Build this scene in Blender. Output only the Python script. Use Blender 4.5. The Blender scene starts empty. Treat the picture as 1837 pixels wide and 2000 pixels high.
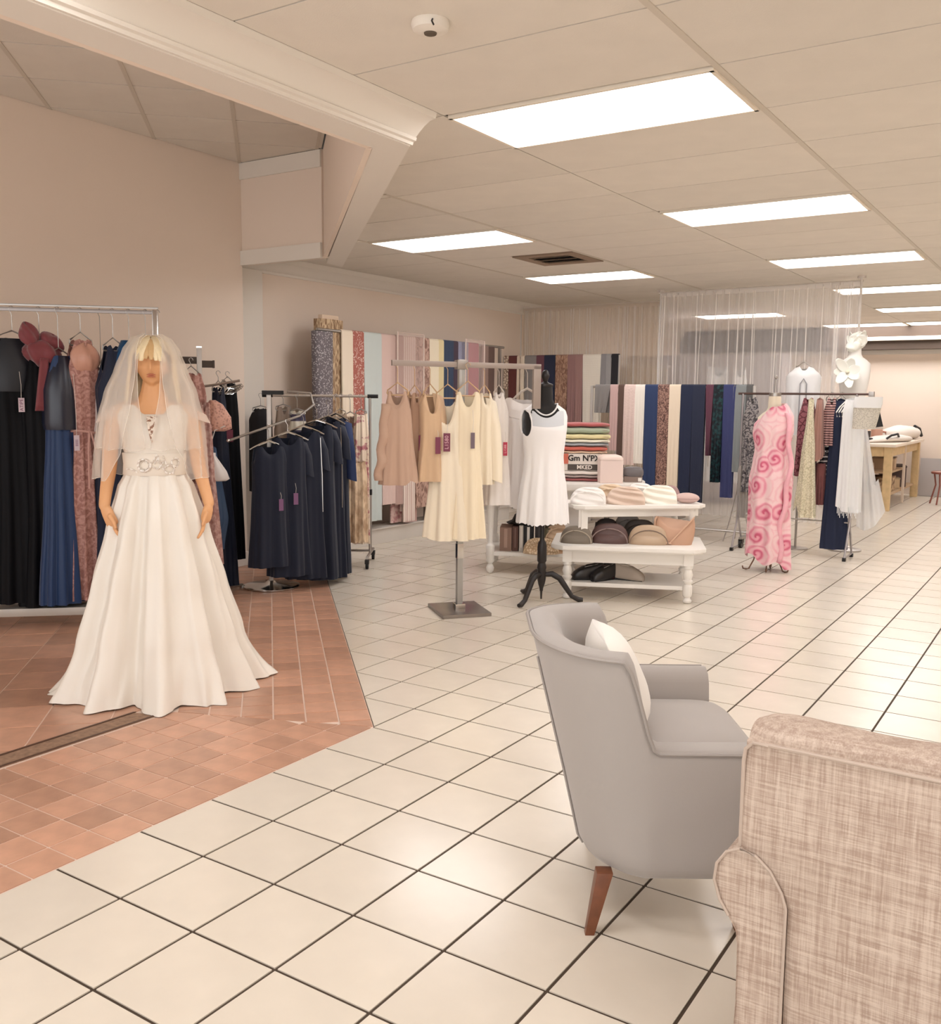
import bpy, bmesh, math, random
from mathutils import Vector, Matrix
random.seed(7)
C = bpy.context.scene.collection
S = bpy.context.scene
PI = math.pi
sin, cos = math.sin, math.cos

# ------------------------------------------------------------------ camera, world, exposure
EYE = 1.445
cam_d = bpy.data.cameras.new('camera')
cam_d.sensor_fit = 'VERTICAL'; cam_d.sensor_height = 36.0; cam_d.lens = 36.0 * 1848.5 / 2000.0
cam_d.clip_start = 0.05; cam_d.clip_end = 100
cam = bpy.data.objects.new('camera', cam_d); C.objects.link(cam)
_y, _p, _r = 0.576137767, 0.118229725, 0.0102122214
_f = Vector((-sin(_y) * cos(_p), cos(_y) * cos(_p), -sin(_p)))
_rt = Vector((cos(_y), sin(_y), 0)); _up = _rt.cross(_f)
_r2 = _rt * cos(_r) + _up * sin(_r); _u2 = -_rt * sin(_r) + _up * cos(_r)
cam.matrix_world = Matrix(((_r2.x, _u2.x, -_f.x, 0), (_r2.y, _u2.y, -_f.y, 0), (_r2.z, _u2.z, -_f.z, EYE), (0, 0, 0, 1)))
S.camera = cam

w = bpy.data.worlds.new('daylight'); S.world = w; w.use_nodes = True
w.node_tree.nodes['Background'].inputs[0].default_value = (0.99, 0.98, 0.98, 1)
w.node_tree.nodes['Background'].inputs[1].default_value = 2.0
LAMP = 9.0
vs = S.view_settings
vs.view_transform = 'Standard'; vs.look = 'None'; vs.gamma = 1.0; vs.use_curve_mapping = False
vs.exposure = 0.24

# ------------------------------------------------------------------ materials
def lin(c):
    return tuple(((v / 255) / 12.92 if v / 255 <= 0.04045 else ((v / 255 + 0.055) / 1.055) ** 2.4) for v in c) + (1,)
MATS = {}
def mat(name, rgb, rough=0.75, metal=0.0, bump=0.0, bscale=200.0, var=0.0, vscale=3.0, sheen=0.0, rand=0.0, alpha=1.0, spec=0.4, trans=0.0, wave=None):
    if name in MATS: return MATS[name]
    m = bpy.data.materials.new(name); m.use_nodes = True
    nt = m.node_tree; N = nt.nodes; L = nt.links
    b = N['Principled BSDF']
    col = lin(rgb)
    b.inputs['Base Color'].default_value = col
    b.inputs['Roughness'].default_value = rough; b.inputs['Metallic'].default_value = metal
    b.inputs['Specular IOR Level'].default_value = spec
    if sheen: b.inputs['Sheen Weight'].default_value = sheen
    tc = N.new('ShaderNodeTexCoord')
    src = None
    if var or rand:
        mx = N.new('ShaderNodeHueSaturation'); mx.inputs['Color'].default_value = col
        src = mx
        val = None
        if var:
            nz = N.new('ShaderNodeTexNoise'); nz.inputs['Scale'].default_value = vscale; nz.inputs['Detail'].default_value = 4
            L.new(tc.outputs['Object'], nz.inputs['Vector'])
            mr = N.new('ShaderNodeMapRange'); mr.inputs[1].default_value = 0.25; mr.inputs[2].default_value = 0.75
            mr.inputs[3].default_value = 1 - var; mr.inputs[4].default_value = 1 + var
            L.new(nz.outputs['Fac'], mr.inputs[0]); val = mr.outputs[0]
        if rand:
            oi = N.new('ShaderNodeObjectInfo'); mr2 = N.new('ShaderNodeMapRange')
            mr2.inputs[3].default_value = 1 - rand; mr2.inputs[4].default_value = 1 + rand
            L.new(oi.outputs['Random'], mr2.inputs[0])
            if val is not None:
                mu = N.new('ShaderNodeMath'); mu.operation = 'MULTIPLY'
                L.new(val, mu.inputs[0]); L.new(mr2.outputs[0], mu.inputs[1]); val = mu.outputs[0]
            else: val = mr2.outputs[0]
        L.new(val, mx.inputs['Value']); L.new(mx.outputs[0], b.inputs['Base Color'])
    if bump:
        nb = N.new('ShaderNodeTexNoise'); nb.inputs['Scale'].default_value = bscale; nb.inputs['Detail'].default_value = 3
        L.new(tc.outputs['Object'], nb.inputs['Vector'])
        bp = N.new('ShaderNodeBump'); bp.inputs['Strength'].default_value = bump; bp.inputs['Distance'].default_value = 0.01
        L.new(nb.outputs['Fac'], bp.inputs['Height']); L.new(bp.outputs[0], b.inputs['Normal'])
    if alpha < 1 or trans:
        out = N['Material Output']; tr = N.new('ShaderNodeBsdfTransparent'); ms = N.new('ShaderNodeMixShader')
        ms.inputs[0].default_value = alpha
        sh = b.outputs[0]
        if trans:
            tl = N.new('ShaderNodeBsdfTranslucent'); tl.inputs[0].default_value = col
            m2 = N.new('ShaderNodeMixShader'); m2.inputs[0].default_value = trans
            L.new(sh, m2.inputs[1]); L.new(tl.outputs[0], m2.inputs[2]); sh = m2.outputs[0]
        L.new(tr.outputs[0], ms.inputs[1]); L.new(sh, ms.inputs[2]); L.new(ms.outputs[0], out.inputs['Surface'])
    MATS[name] = m
    return m

def pattern(name, c1, c2, kind='noise', scale=40.0, lo=0.45, hi=0.55, rough=0.8, stretch=(1, 1, 1), bump=0.3, c3=None, alpha=1.0, dist=0.0):
    """cloth print: two colours mixed by a procedural pattern"""
    if name in MATS: return MATS[name]
    m = bpy.data.materials.new(name); m.use_nodes = True
    nt = m.node_tree; N = nt.nodes; L = nt.links; b = N['Principled BSDF']
    b.inputs['Roughness'].default_value = rough; b.inputs['Specular IOR Level'].default_value = 0.3
    tc = N.new('ShaderNodeTexCoord'); mp = N.new('ShaderNodeMapping'); mp.inputs['Scale'].default_value = stretch
    L.new(tc.outputs['Object'], mp.inputs['Vector'])
    if kind == 'noise':
        t = N.new('ShaderNodeTexNoise'); t.inputs['Scale'].default_value = scale; t.inputs['Detail'].default_value = 3
        t.inputs['Distortion'].default_value = dist; o = t.outputs['Fac']
    elif kind == 'voronoi':
        t = N.new('ShaderNodeTexVoronoi'); t.inputs['Scale'].default_value = scale; o = t.outputs['Distance']
    elif kind == 'cells':
        t = N.new('ShaderNodeTexVoronoi'); t.feature = 'DISTANCE_TO_EDGE'; t.inputs['Scale'].default_value = scale; o = t.outputs['Distance']
    elif kind == 'wave':
        t = N.new('ShaderNodeTexWave'); t.inputs['Scale'].default_value = scale; t.inputs['Distortion'].default_value = dist
        t.bands_direction = 'X'; o = t.outputs['Fac']
    elif kind == 'bandsz':
        t = N.new('ShaderNodeTexWave'); t.inputs['Scale'].default_value = scale; t.inputs['Distortion'].default_value = dist
        t.bands_direction = 'Z'; o = t.outputs['Fac']
    elif kind == 'checker':
        t = N.new('ShaderNodeTexBrick'); t.inputs['Scale'].default_value = scale
        t.inputs['Color1'].default_value = (1, 1, 1, 1); t.inputs['Color2'].default_value = (.85, .85, .85, 1); t.inputs['Mortar'].default_value = (0, 0, 0, 1)
        t.inputs['Mortar Size'].default_value = 0.03; o = t.outputs['Color']
        mp.inputs['Rotation'].default_value = (PI / 2, 0, 0)
    elif kind == 'rose':
        t0 = N.new('ShaderNodeTexVoronoi'); t0.inputs['Scale'].default_value = scale
        nz = N.new('ShaderNodeTexNoise'); nz.inputs['Scale'].default_value = scale * 2.2
        ma = N.new('ShaderNodeMath'); ma.operation = 'MULTIPLY_ADD'; ma.inputs[1].default_value = 0.6
        L.new(mp.outputs[0], t0.inputs['Vector']); L.new(mp.outputs[0], nz.inputs['Vector'])
        L.new(nz.outputs['Fac'], ma.inputs[0]); L.new(t0.outputs['Distance'], ma.inputs[2])
        m3 = N.new('ShaderNodeMath'); m3.operation = 'MULTIPLY'; m3.inputs[1].default_value = 21.0
        L.new(ma.outputs[0], m3.inputs[0])
        t = N.new('ShaderNodeMath'); t.operation = 'SINE'; L.new(m3.outputs[0], t.inputs[0]); o = t.outputs[0]
        md = N.new('ShaderNodeMath'); md.operation = 'MULTIPLY_ADD'; md.inputs[1].default_value = 0.3
        m5 = N.new('ShaderNodeMath'); m5.operation = 'SUBTRACT'; m5.inputs[0].default_value = 0.75
        L.new(t0.outputs['Distance'], m5.inputs[1]); L.new(o, md.inputs[0]); L.new(m5.outputs[0], md.inputs[2]); o = md.outputs[0]
    if kind != 'rose': L.new(mp.outputs[0], t.inputs['Vector'])
    cr = N.new('ShaderNodeValToRGB'); e = cr.color_ramp.elements
    e[0].position = lo; e[0].color = lin(c1); e[1].position = hi; e[1].color = lin(c2)
    if c3: x = cr.color_ramp.elements.new((lo + hi) / 2); x.color = lin(c3)
    L.new(o, cr.inputs[0]); L.new(cr.outputs[0], b.inputs['Base Color'])
    if bump:
        bp = N.new('ShaderNodeBump'); bp.inputs['Strength'].default_value = bump; bp.inputs['Distance'].default_value = 0.004
        L.new(o, bp.inputs['Height']); L.new(bp.outputs[0], b.inputs['Normal'])
    if alpha < 1:
        out = N['Material Output']; tr = N.new('ShaderNodeBsdfTransparent'); ms = N.new('ShaderNodeMixShader'); ms.inputs[0].default_value = alpha
        L.new(tr.outputs[0], ms.inputs[1]); L.new(b.outputs[0], ms.inputs[2]); L.new(ms.outputs[0], out.inputs['Surface'])
    MATS[name] = m
    return m

def emit(name, rgb, strength):
    m = bpy.data.materials.new(name); m.use_nodes = True
    b = m.node_tree.nodes['Principled BSDF']
    b.inputs['Base Color'].default_value = lin(rgb); b.inputs['Emission Color'].default_value = lin(rgb); b.inputs['Emission Strength'].default_value = strength
    MATS[name] = m
    return m

def linen_mat(name, rgb, rgb2):
    m = bpy.data.materials.new(name); m.use_nodes = True
    nt = m.node_tree; N = nt.nodes; L = nt.links; b = N['Principled BSDF']; b.inputs['Roughness'].default_value = 0.85
    b.inputs['Specular IOR Level'].default_value = 0.2
    tc = N.new('ShaderNodeTexCoord'); outs = []
    for sc in ((300, 300, 14), (14, 14, 300), (90, 90, 4), (5, 5, 90)):
        mp = N.new('ShaderNodeMapping'); mp.inputs['Scale'].default_value = sc
        nz = N.new('ShaderNodeTexNoise'); nz.inputs['Scale'].default_value = 1.0; nz.inputs['Detail'].default_value = 2
        L.new(tc.outputs['Object'], mp.inputs['Vector']); L.new(mp.outputs[0], nz.inputs['Vector']); outs.append(nz.outputs['Fac'])
    mx = None
    for o in outs:
        if mx is None: mx = o; continue
        ma = N.new('ShaderNodeMath'); ma.operation = 'ADD'; L.new(mx, ma.inputs[0]); L.new(o, ma.inputs[1]); mx = ma.outputs[0]
    cr = N.new('ShaderNodeMapRange'); cr.inputs[1].default_value = 1.68; cr.inputs[2].default_value = 2.35; L.new(mx, cr.inputs[0])
    mc = N.new('ShaderNodeMix'); mc.data_type = 'RGBA'; mc.inputs[6].default_value = lin(rgb); mc.inputs[7].default_value = lin(rgb2)
    L.new(cr.outputs[0], mc.inputs[0]); L.new(mc.outputs[2], b.inputs['Base Color'])
    bp = N.new('ShaderNodeBump'); bp.inputs['Strength'].default_value = 0.25; bp.inputs['Distance'].default_value = 0.004
    L.new(cr.outputs[0], bp.inputs['Height']); L.new(bp.outputs[0], b.inputs['Normal'])
    MATS[name] = m
    return m

# ------------------------------------------------------------------ mesh tools
class MB:
    def __init__(s): s.v = []; s.f = []
    def add(s, vs, fs):
        n = len(s.v); s.v += [tuple(p) for p in vs]; s.f += [tuple(i + n for i in f) for f in fs]; return s
    def box(s, c, size, rz=0.0, rot=None):
        hx, hy, hz = size[0] / 2, size[1] / 2, size[2] / 2
        M = rot if rot is not None else Matrix.Rotation(rz, 3, 'Z')
        P = [Vector(c) + M @ Vector((x * hx, y * hy, z * hz)) for z in (-1, 1) for y in (-1, 1) for x in (-1, 1)]
        return s.add(P, [(0, 2, 3, 1), (4, 5, 7, 6), (0, 1, 5, 4), (2, 6, 7, 3), (0, 4, 6, 2), (1, 3, 7, 5)])
    def prism(s, poly, z0, z1, bottom=True):
        n = len(poly)
        P = [(p[0], p[1], z0) for p in poly] + [(p[0], p[1], z1) for p in poly]
        F = [tuple(range(n, 2 * n))] + [(i, (i + 1) % n, n + (i + 1) % n, n + i) for i in range(n)]
        if bottom: F.append(tuple(range(n - 1, -1, -1)))
        return s.add(P, F)
    def loft(s, rings, closed=True, cap0=False, cap1=False):
        n = len(rings[0]); P = [p for r in rings for p in r]; F = []
        for i in range(len(rings) - 1):
            for j in range(n if closed else n - 1):
                k = (j + 1) % n
                F.append((i * n + j, i * n + k, (i + 1) * n + k, (i + 1) * n + j))
        if cap0: F.append(tuple(range(n - 1, -1, -1)))
        if cap1: F.append(tuple(range((len(rings) - 1) * n, len(rings) * n)))
        return s.add(P, F)
    def tube(s, pts, r, n=8, caps=True, closed=False):
        pts = [Vector(p) for p in pts]; rs = r if isinstance(r, (list, tuple)) else [r] * len(pts)
        rings = []; ref = None
        m = len(pts)
        for i, p in enumerate(pts):
            if closed: t = pts[(i + 1) % m] - pts[i - 1]
            else: t = pts[min(i + 1, m - 1)] - pts[max(i - 1, 0)]
            if t.length < 1e-9: t = Vector((0, 0, 1))
            t.normalize()
            if ref is None: ref = Vector((0, 0, 1)) if abs(t.z) < 0.9 else Vector((1, 0, 0))
            a = t.cross(ref)
            if a.length < 1e-4: ref = Vector((0, 1, 0)); a = t.cross(ref)
            a.normalize(); b = t.cross(a)
            ref = b if False else ref
            rings.append([p + (a * cos(2 * PI * k / n) + b * sin(2 * PI * k / n)) * rs[i] for k in range(n)])
        if closed: rings.append(rings[0]); caps = False
        return s.loft(rings, True, caps, caps)
    def lathe(s, prof, n=20, c=(0, 0, 0), cap=True):
        rings = [[(c[0] + r * cos(2 * PI * k / n), c[1] + r * sin(2 * PI * k / n), c[2] + z) for k in range(n)] for r, z in prof]
        return s.loft(rings, True, cap, cap)
    def ell(s, c, r, n=16, m=10, rot=None):
        rings = []
        for i in range(m + 1):
            a = -PI / 2 + PI * i / m; rr = max(cos(a), 0.02)
            rings.append([(Vector(c) + (rot @ Vector((r[0] * rr * cos(2 * PI * k / n), r[1] * rr * sin(2 * PI * k / n), r[2] * sin(a))) if rot else
                          Vector((r[0] * rr * cos(2 * PI * k / n), r[1] * rr * sin(2 * PI * k / n), r[2] * sin(a))))) for k in range(n)])
        return s.loft(rings, True, True, True)
    def build(s, name, m, parent=None, smooth=True, angle=40, bevel=0.0, sub=0, loc=None):
        me = bpy.data.meshes.new(name); me.from_pydata(s.v, [], s.f); me.update()
        bm = bmesh.new(); bm.from_mesh(me); bmesh.ops.recalc_face_normals(bm, faces=bm.faces)
        if bevel:
            ed = [e for e in bm.edges if len(e.link_faces) == 2 and e.calc_face_angle(0) > 0.5]
            bmesh.ops.bevel(bm, geom=ed, offset=bevel, segments=2, affect='EDGES', profile=0.7, clamp_overlap=True)
        if sub:
            pass
        bm.to_mesh(me); bm.free()
        if smooth:
            me.polygons.foreach_set('use_smooth', [True] * len(me.polygons))
            if angle < 180: me.set_sharp_from_angle(angle=math.radians(angle))
        if m is not None: me.materials.append(m)
        o = bpy.data.objects.new(name, me); C.objects.link(o)
        if parent is not None: o.parent = parent
        if loc is not None: o.location = loc
        if sub:
            md = o.modifiers.new('sub', 'SUBSURF'); md.levels = sub; md.render_levels = sub
        return o
def tag(o, label, cat, group=None):
    o['label'] = label; o['category'] = cat
    if group: o['group'] = group
    return o
def thing(name, label, cat, loc=(0, 0, 0), rz=0.0, group=None):
    o = bpy.data.objects.new(name, None); o.empty_display_size = 0.1; C.objects.link(o)
    o.location = loc; o.rotation_euler = (0, 0, rz)
    return tag(o, label, cat, group)
def struct(o): o['kind'] = 'structure'; return o
def stuff(o): o['kind'] = 'stuff'; return o
def face(x, y): return math.atan2(-x, y)          # yaw that turns a thing's front (-y) towards the shop entrance
def lerp(a, b, t): return a + (b - a) * t
def ramp(tab, t):
    """smooth lookup in [(t, v...)]"""
    if t <= tab[0][0]: return tab[0][1:]
    for a, b in zip(tab, tab[1:]):
        if t <= b[0]:
            u = (t - a[0]) / (b[0] - a[0]); u = u * u * (3 - 2 * u) * 0.5 + u * 0.5
            return tuple(lerp(x, y, u) for x, y in zip(a[1:], b[1:]))
    return tab[-1][1:]
def clip(poly, a, b, c):                            # keep a*x+b*y<=c
    out = []
    for i in range(len(poly)):
        p, q = poly[i], poly[(i + 1) % len(poly)]
        dp, dq = a * p[0] + b * p[1] - c, a * q[0] + b * q[1] - c
        if dp <= 0: out.append(p)
        if (dp < 0 < dq) or (dq < 0 < dp):
            t = dp / (dp - dq); out.append((lerp(p[0], q[0], t), lerp(p[1], q[1], t)))
    return out if len(out) >= 3 else []
def area(poly): return 0.5 * abs(sum(p[0] * q[1] - q[0] * p[1] for p, q in zip(poly, poly[1:] + poly[:1])))
def shrink(poly, d):
    n = len(poly); cx = sum(p[0] for p in poly) / n; cy = sum(p[1] for p in poly) / n
    s_ = sum((poly[i][0] * poly[(i + 1) % n][1] - poly[(i + 1) % n][0] * poly[i][1]) for i in range(n))
    if s_ < 0: poly = poly[::-1]
    out = poly
    for i in range(n):
        p, q = poly[i], poly[(i + 1) % n]; ex, ey = q[0] - p[0], q[1] - p[1]; l = math.hypot(ex, ey)
        if l < 1e-6: continue
        nx, ny = ey / l, -ex / l
        out = clip(out, nx, ny, nx * p[0] + ny * p[1] - d)
        if not out: return []
    return out
def seen(x, y, z, m=0.15):
    v = Vector((x, y, z - EYE)); d = v.dot(_f)
    if d < 0.2: return 0
    return 1.0 / d if abs(v.dot(_r2)) / d < 0.497 + m and abs(v.dot(_u2)) / d < 0.541 + m else 0

# ------------------------------------------------------------------ setting: materials
M_wall = mat('peach_paint', (236, 219, 203), 0.85, bump=0.04, bscale=60)
M_trim = mat('cream_trim', (232, 224, 213), 0.55)
M_ceil = mat('ceiling_board', (226, 217, 205), 0.95, bump=0.12, bscale=170, var=0.03, vscale=5, rand=0.025)
M_gap = mat('ceiling_gap', (96, 84, 72), 0.9)
M_rail = mat('ceiling_rail', (208, 197, 182), 0.6)
M_tile = mat('cream_tile', (227, 216, 200), 0.22, var=0.045, vscale=5.0, rand=0.035, spec=0.5)
M_grout = mat('dark_grout', (78, 64, 52), 0.9)
M_terra = mat('terracotta_tile', (200, 154, 128), 0.34, var=0.16, vscale=9.0, rand=0.16, spec=0.45, bump=0.05, bscale=30)
M_tgrout = mat('pale_grout', (228, 204, 188), 0.9)
M_steel = mat('brushed_steel', (176, 170, 164), 0.32, 0.85)
M_chrome = mat('chrome', (205, 203, 200), 0.14, 1.0)
M_black = mat('black_plastic', (28, 26, 26), 0.45)
M_white = mat('white_paint_furniture', (236, 230, 222), 0.45)
BX, BS = -2.561, 0.61        # terracotta edge: x = BX, x + y = BS

# ------------------------------------------------------------------ floor
fl = MB().box((-0.6, 7.5, -0.0535), (13.0, 20.5, 0.1)).build('floor', M_grout, smooth=False); struct(fl)
px, py = 0.3085, 0.3078
cand = []
for i in range(-14, 26):
    for j in range(-14, 52):
        x0, y0 = -2.2525 + i * px, 1.9335 + j * py
        if x0 < -6.3 or x0 > 5.4 or y0 < -2.3 or y0 > 16.7: continue
        g = 0.0050
        poly = [(x0 + g, y0 + g), (x0 + px - g, y0 + g), (x0 + px - g, y0 + py - g), (x0 + g, y0 + py - g)]
        if x0 + px / 2 < BX:
            poly = clip(poly, -1, -1, -(BS + 0.005))
            if not poly or area(poly) < 0.0008: continue
        cx, cy = x0 + px / 2, y0 + py / 2
        cand.append((seen(cx, cy, 0) ** 2 * area(poly), x0, y0, poly))
cand.sort(key=lambda t: -t[0])
full = MB().prism([(0.0050, 0.0050), (px - 0.0050, 0.0050), (px - 0.0050, py - 0.0050), (0.0050, py - 0.0050)], -0.004, 0).build('tile', M_tile, fl, smooth=False)
full.location = cand[0][1], cand[0][2], 0
rest = MB(); k = 0; first = True
for sc, x0, y0, poly in cand:
    whole = len(poly) == 4 and area(poly) > 0.0895
    if k < 296 and sc > 0 and not (x0 < -2.6 and y0 > 6.6):
        k += 1
        if whole:
            if first: first = False; full.location = (x0, y0, 0); continue
            o = full.copy(); C.objects.link(o); o.location = (x0, y0, 0)
        else:
            b = MB().prism([(p[0] - x0, p[1] - y0) for p in poly], -0.004, 0).build('tile', M_tile, fl, smooth=False); b.location = (x0, y0, 0)
    else: rest.prism(poly, -0.004, 0, False)
stuff(rest.build('tile_field', mat('cream_tile_field', (227, 216, 200), 0.22, var=0.05, vscale=1.7, spec=0.5), fl, smooth=False))

# entrance floor of terracotta
ent = [(-6.05, -2.2), (BX, -2.2), (BX, BS - BX), (-5.16, BS + 5.16), (-6.05, BS + 6.05)]
tf = MB().prism(ent, -0.0055, -0.0025).build('floor_terracotta', M_tgrout, smooth=False); struct(tf)
def ttile(poly):
    poly = shrink(poly, 0.0038)
    if not poly or area(poly) < 0.0009: return
    c = (sum(p[0] for p in poly) / len(poly), sum(p[1] for p in poly) / len(poly))
    if not seen(c[0], c[1], 0, 0.05): return
    o = MB().prism([(p[0] - c[0], p[1] - c[1]) for p in poly], -0.004, random.uniform(0, 0.0006)).build('tile', M_terra, tf, smooth=False)
    o.location = (c[0], c[1], 0)
T6 = 0.1465
mx, my = BX, BS - BX                                   # outer corner; the strips meet on a mitre of slope 0.414
for i in range(6):
    x1 = BX - i * 0.1475; x0 = x1 - 0.1475
    for j in range(-1, 19):
        y0 = 1.549 + (j - 6) * T6
        p = [(x0, y0), (x1, y0), (x1, y0 + T6), (x0, y0 + T6)]
        p = clip(p, -0.41421, 1, my - 0.41421 * mx)
        if p: ttile(p)
R2 = 2 ** 0.5
def ed(s_, d_): return ((s_ - d_) / 2, (s_ + d_) / 2)
for i in range(6):
    s1 = BS - i * 0.2045; s0 = s1 - 0.2045
    for j in range(34):
        d0 = 5.05 + j * 0.2045
        p = [ed(s0, d0), ed(s1, d0), ed(s1, d0 + 0.2045), ed(s0, d0 + 0.2045)]
        p = clip(p, 0.41421, -1, -(my - 0.41421 * mx)); 
        if p: p = clip(p, -1, 0, 6.05)
        if p: ttile(p)
for i in range(12):
    s1 = -1.017 - 0.0 - (i - 1) * 0.4142; s0 = s1 - 0.4142
    for j in range(26):
        d0 = 3.66 + j * 0.409
        p = [ed(s0, d0), ed(s1, d0), ed(s1, d0 + 0.409), ed(s0, d0 + 0.409)]
        p = clip(p, 1, 0, -3.585)
        if p: p = clip(p, 1, 1, -0.62)
        if p: p = clip(p, -1, 0, 6.05)
        if p: ttile(p)
MB().prism([(-3.58, -1.0), (-3.462, -1.0), (-3.462, 2.735), (-3.58, 2.69)], -0.0035, 0.001).build('threshold', mat('worn_metal_strip', (150, 120, 98), 0.7, var=0.3, vscale=40), tf, smooth=False)
MB().prism([(-3.472, -1.0), (-3.462, -1.0), (-3.462, 2.74), (-3.472, 2.735)], 0.001, 0.005).prism([(-3.585, -1.0), (-3.575, -1.0), (-3.575, 2.70), (-3.585, 2.69)], 0.001, 0.005).build('threshold_lip', mat('dark_lip', (92, 66, 52), 0.5), tf, smooth=False)

# ------------------------------------------------------------------ walls
H = 2.68; HB = 3.37
def wall(name, c, size): return struct(MB().box(c, size).build(name, M_wall, smooth=False))
wall('wall_left', (-6.17, 1.63, 1.72), (0.24, 8.26, 3.46))
wall('wall_left_rear', (-6.34, 11.3, 1.40), (0.24, 11.1, 2.84))
wall('wall_far', (-0.6, 16.75, 1.4), (12.0, 0.24, 2.84))
wall('wall_right', (5.5, 7.2, 1.4), (0.2, 19.2, 2.84))  # unseen side wall, put in to bounce light
# upper wall of the raised entrance bay
bay = MB()
bay.box((-5.605, 5.80, 2.96), (0.89, 0.08, 0.82))
def strip(mb, a, b, t, z0, z1):                       # a vertical slab from plan point a to b, thickness t to its left
    d = Vector((b[0] - a[0], b[1] - a[1])).normalized(); n = Vector((-d.y, d.x)) * t
    mb.prism([a, b, (b[0] + n.x, b[1] + n.y), (a[0] + n.x, a[1] + n.y)], z0, z1)
strip(bay, (-2.80, 3.42), (-5.18, 5.80), -0.03, 2.556, 3.37)
strip(bay, (-2.80, -2.2), (-2.80, 3.42), -0.03, 2.556, 3.37)
bay.build('wall_bay', M_wall, smooth=False)['kind'] = 'structure'
tr = MB(); tr.box((-5.605, 5.752, 2.60), (0.89, 0.03, 0.12)); tr.box((-5.605, 5.752, 3.30), (0.89, 0.02, 0.13))
tr.build('trim_1', M_trim, smooth=False, bevel=0.004)['kind'] = 'structure'
# header beam around the bay and its crown moulding
beam = MB()
z0, z1 = 2.556, 2.70
beam.prism([(-2.77, -2.2), (-2.61, -2.2), (-2.61, 3.495), (-2.77, 3.43)], z0, z1)
beam.prism([(-2.77, 3.43), (-2.61, 3.495), (-5.44, 6.325), (-5.40, 6.08)], z0, z1)
struct(beam.build('header_beam', M_trim, smooth=False))
def crown(name, path, prof, m):
    """prof: (outward, z) swept along a plan path; outward is to the right of travel"""
    mb = MB(); rings = []
    n = len(path)
    for i, p in enumerate(path):
        dirs = []
        if i > 0: dirs.append(Vector((p[0] - path[i - 1][0], p[1] - path[i - 1][1])).normalized())
        if i < n - 1: dirs.append(Vector((path[i + 1][0] - p[0], path[i + 1][1] - p[1])).normalized())
        nn = [Vector((d.y, -d.x)) for d in dirs]
        v = nn[0] if len(nn) == 1 else (nn[0] + nn[1]) / (1 + nn[0].dot(nn[1]))
        rings.append([(p[0] + v.x * o, p[1] + v.y * o, z) for o, z in prof])
    mb.loft(rings, True, True, True)
    return struct(mb.build(name, m, angle=35))
cprof = [(0.0, 2.56), (0.012, 2.56), (0.016, 2.572), (0.03, 2.576), (0.034, 2.588), (0.03, 2.592), (0.05, 2.612), (0.075, 2.632), (0.105, 2.650), (0.135, 2.655), (0.142, 2.679), (0.0, 2.679)]
crown('trim_2', [(-2.61, -2.2), (-2.61, 3.50)], cprof, M_trim)
wprof = [(0.0, 2.535), (0.012, 2.535), (0.02, 2.555), (0.035, 2.562), (0.06, 2.59), (0.085, 2.625), (0.10, 2.635), (0.104, 2.679), (0.0, 2.679)]
crown('trim_3', [(-6.22, 5.78), (-6.22, 16.62)], wprof, M_trim)
struct(MB().box((-6.205, 5.96, 1.3), (0.03, 0.34, 2.5)).build('trim_4', M_trim, smooth=False, bevel=0.004))
struct(MB().box((-6.035, 2.8, 0.06), (0.025, 5.9, 0.12)).build('baseboard_left', M_trim, smooth=False, bevel=0.004))
struct(MB().box((-6.205, 11.2, 0.06), (0.025, 10.8, 0.12)).build('baseboard_left_rear', M_trim, smooth=False, bevel=0.004))
struct(MB().box((-0.6, 16.61, 2.27), (12, 0.04, 0.07)).build('trim_5', M_trim, smooth=False))
# dark recess strip over the far wall
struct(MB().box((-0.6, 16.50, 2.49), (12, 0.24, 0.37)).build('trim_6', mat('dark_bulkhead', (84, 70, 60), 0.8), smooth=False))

# ------------------------------------------------------------------ ceiling
ce = MB()
for poly in ([(-2.485, -2.3), (5.5, -2.3), (5.5, 16.7), (-2.485, 16.7)], [(-6.3, 7.2), (-2.485, 3.38), (-2.485, 16.7), (-6.3, 16.7)]):
    ce.prism(poly, H + 0.045, H + 0.07)
ce.box((-0.4, 7.2, 3.52), (12.2, 19.6, 0.1))  # unseen roof slab added to stop daylight leaking in above the ceiling
ce.build('ceiling', M_gap, smooth=False); ceil = bpy.data.objects['ceiling']; struct(ceil)
GX, GY, cX, cY = -1.251, 3.556, 1.2205, 0.6118
lights = {}
LIT = [(-1, 0), (-1, 4), (-3, 4), (-1, 8), (-3, 8), (-1, 12), (-1, 16), (-3, 16), (-2, 20), (-1, 20), (1, 2), (1, 6), (1, 10), (1, 14), (1, 18), (3, 2), (3, 8), (3, 14), (-1, -4), (1, -4), (3, -4)]  # rows to the right and behind are mostly unseen, added to light the shop
VENT = (-3, 6)
rest = MB(); ncount = 0
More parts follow.
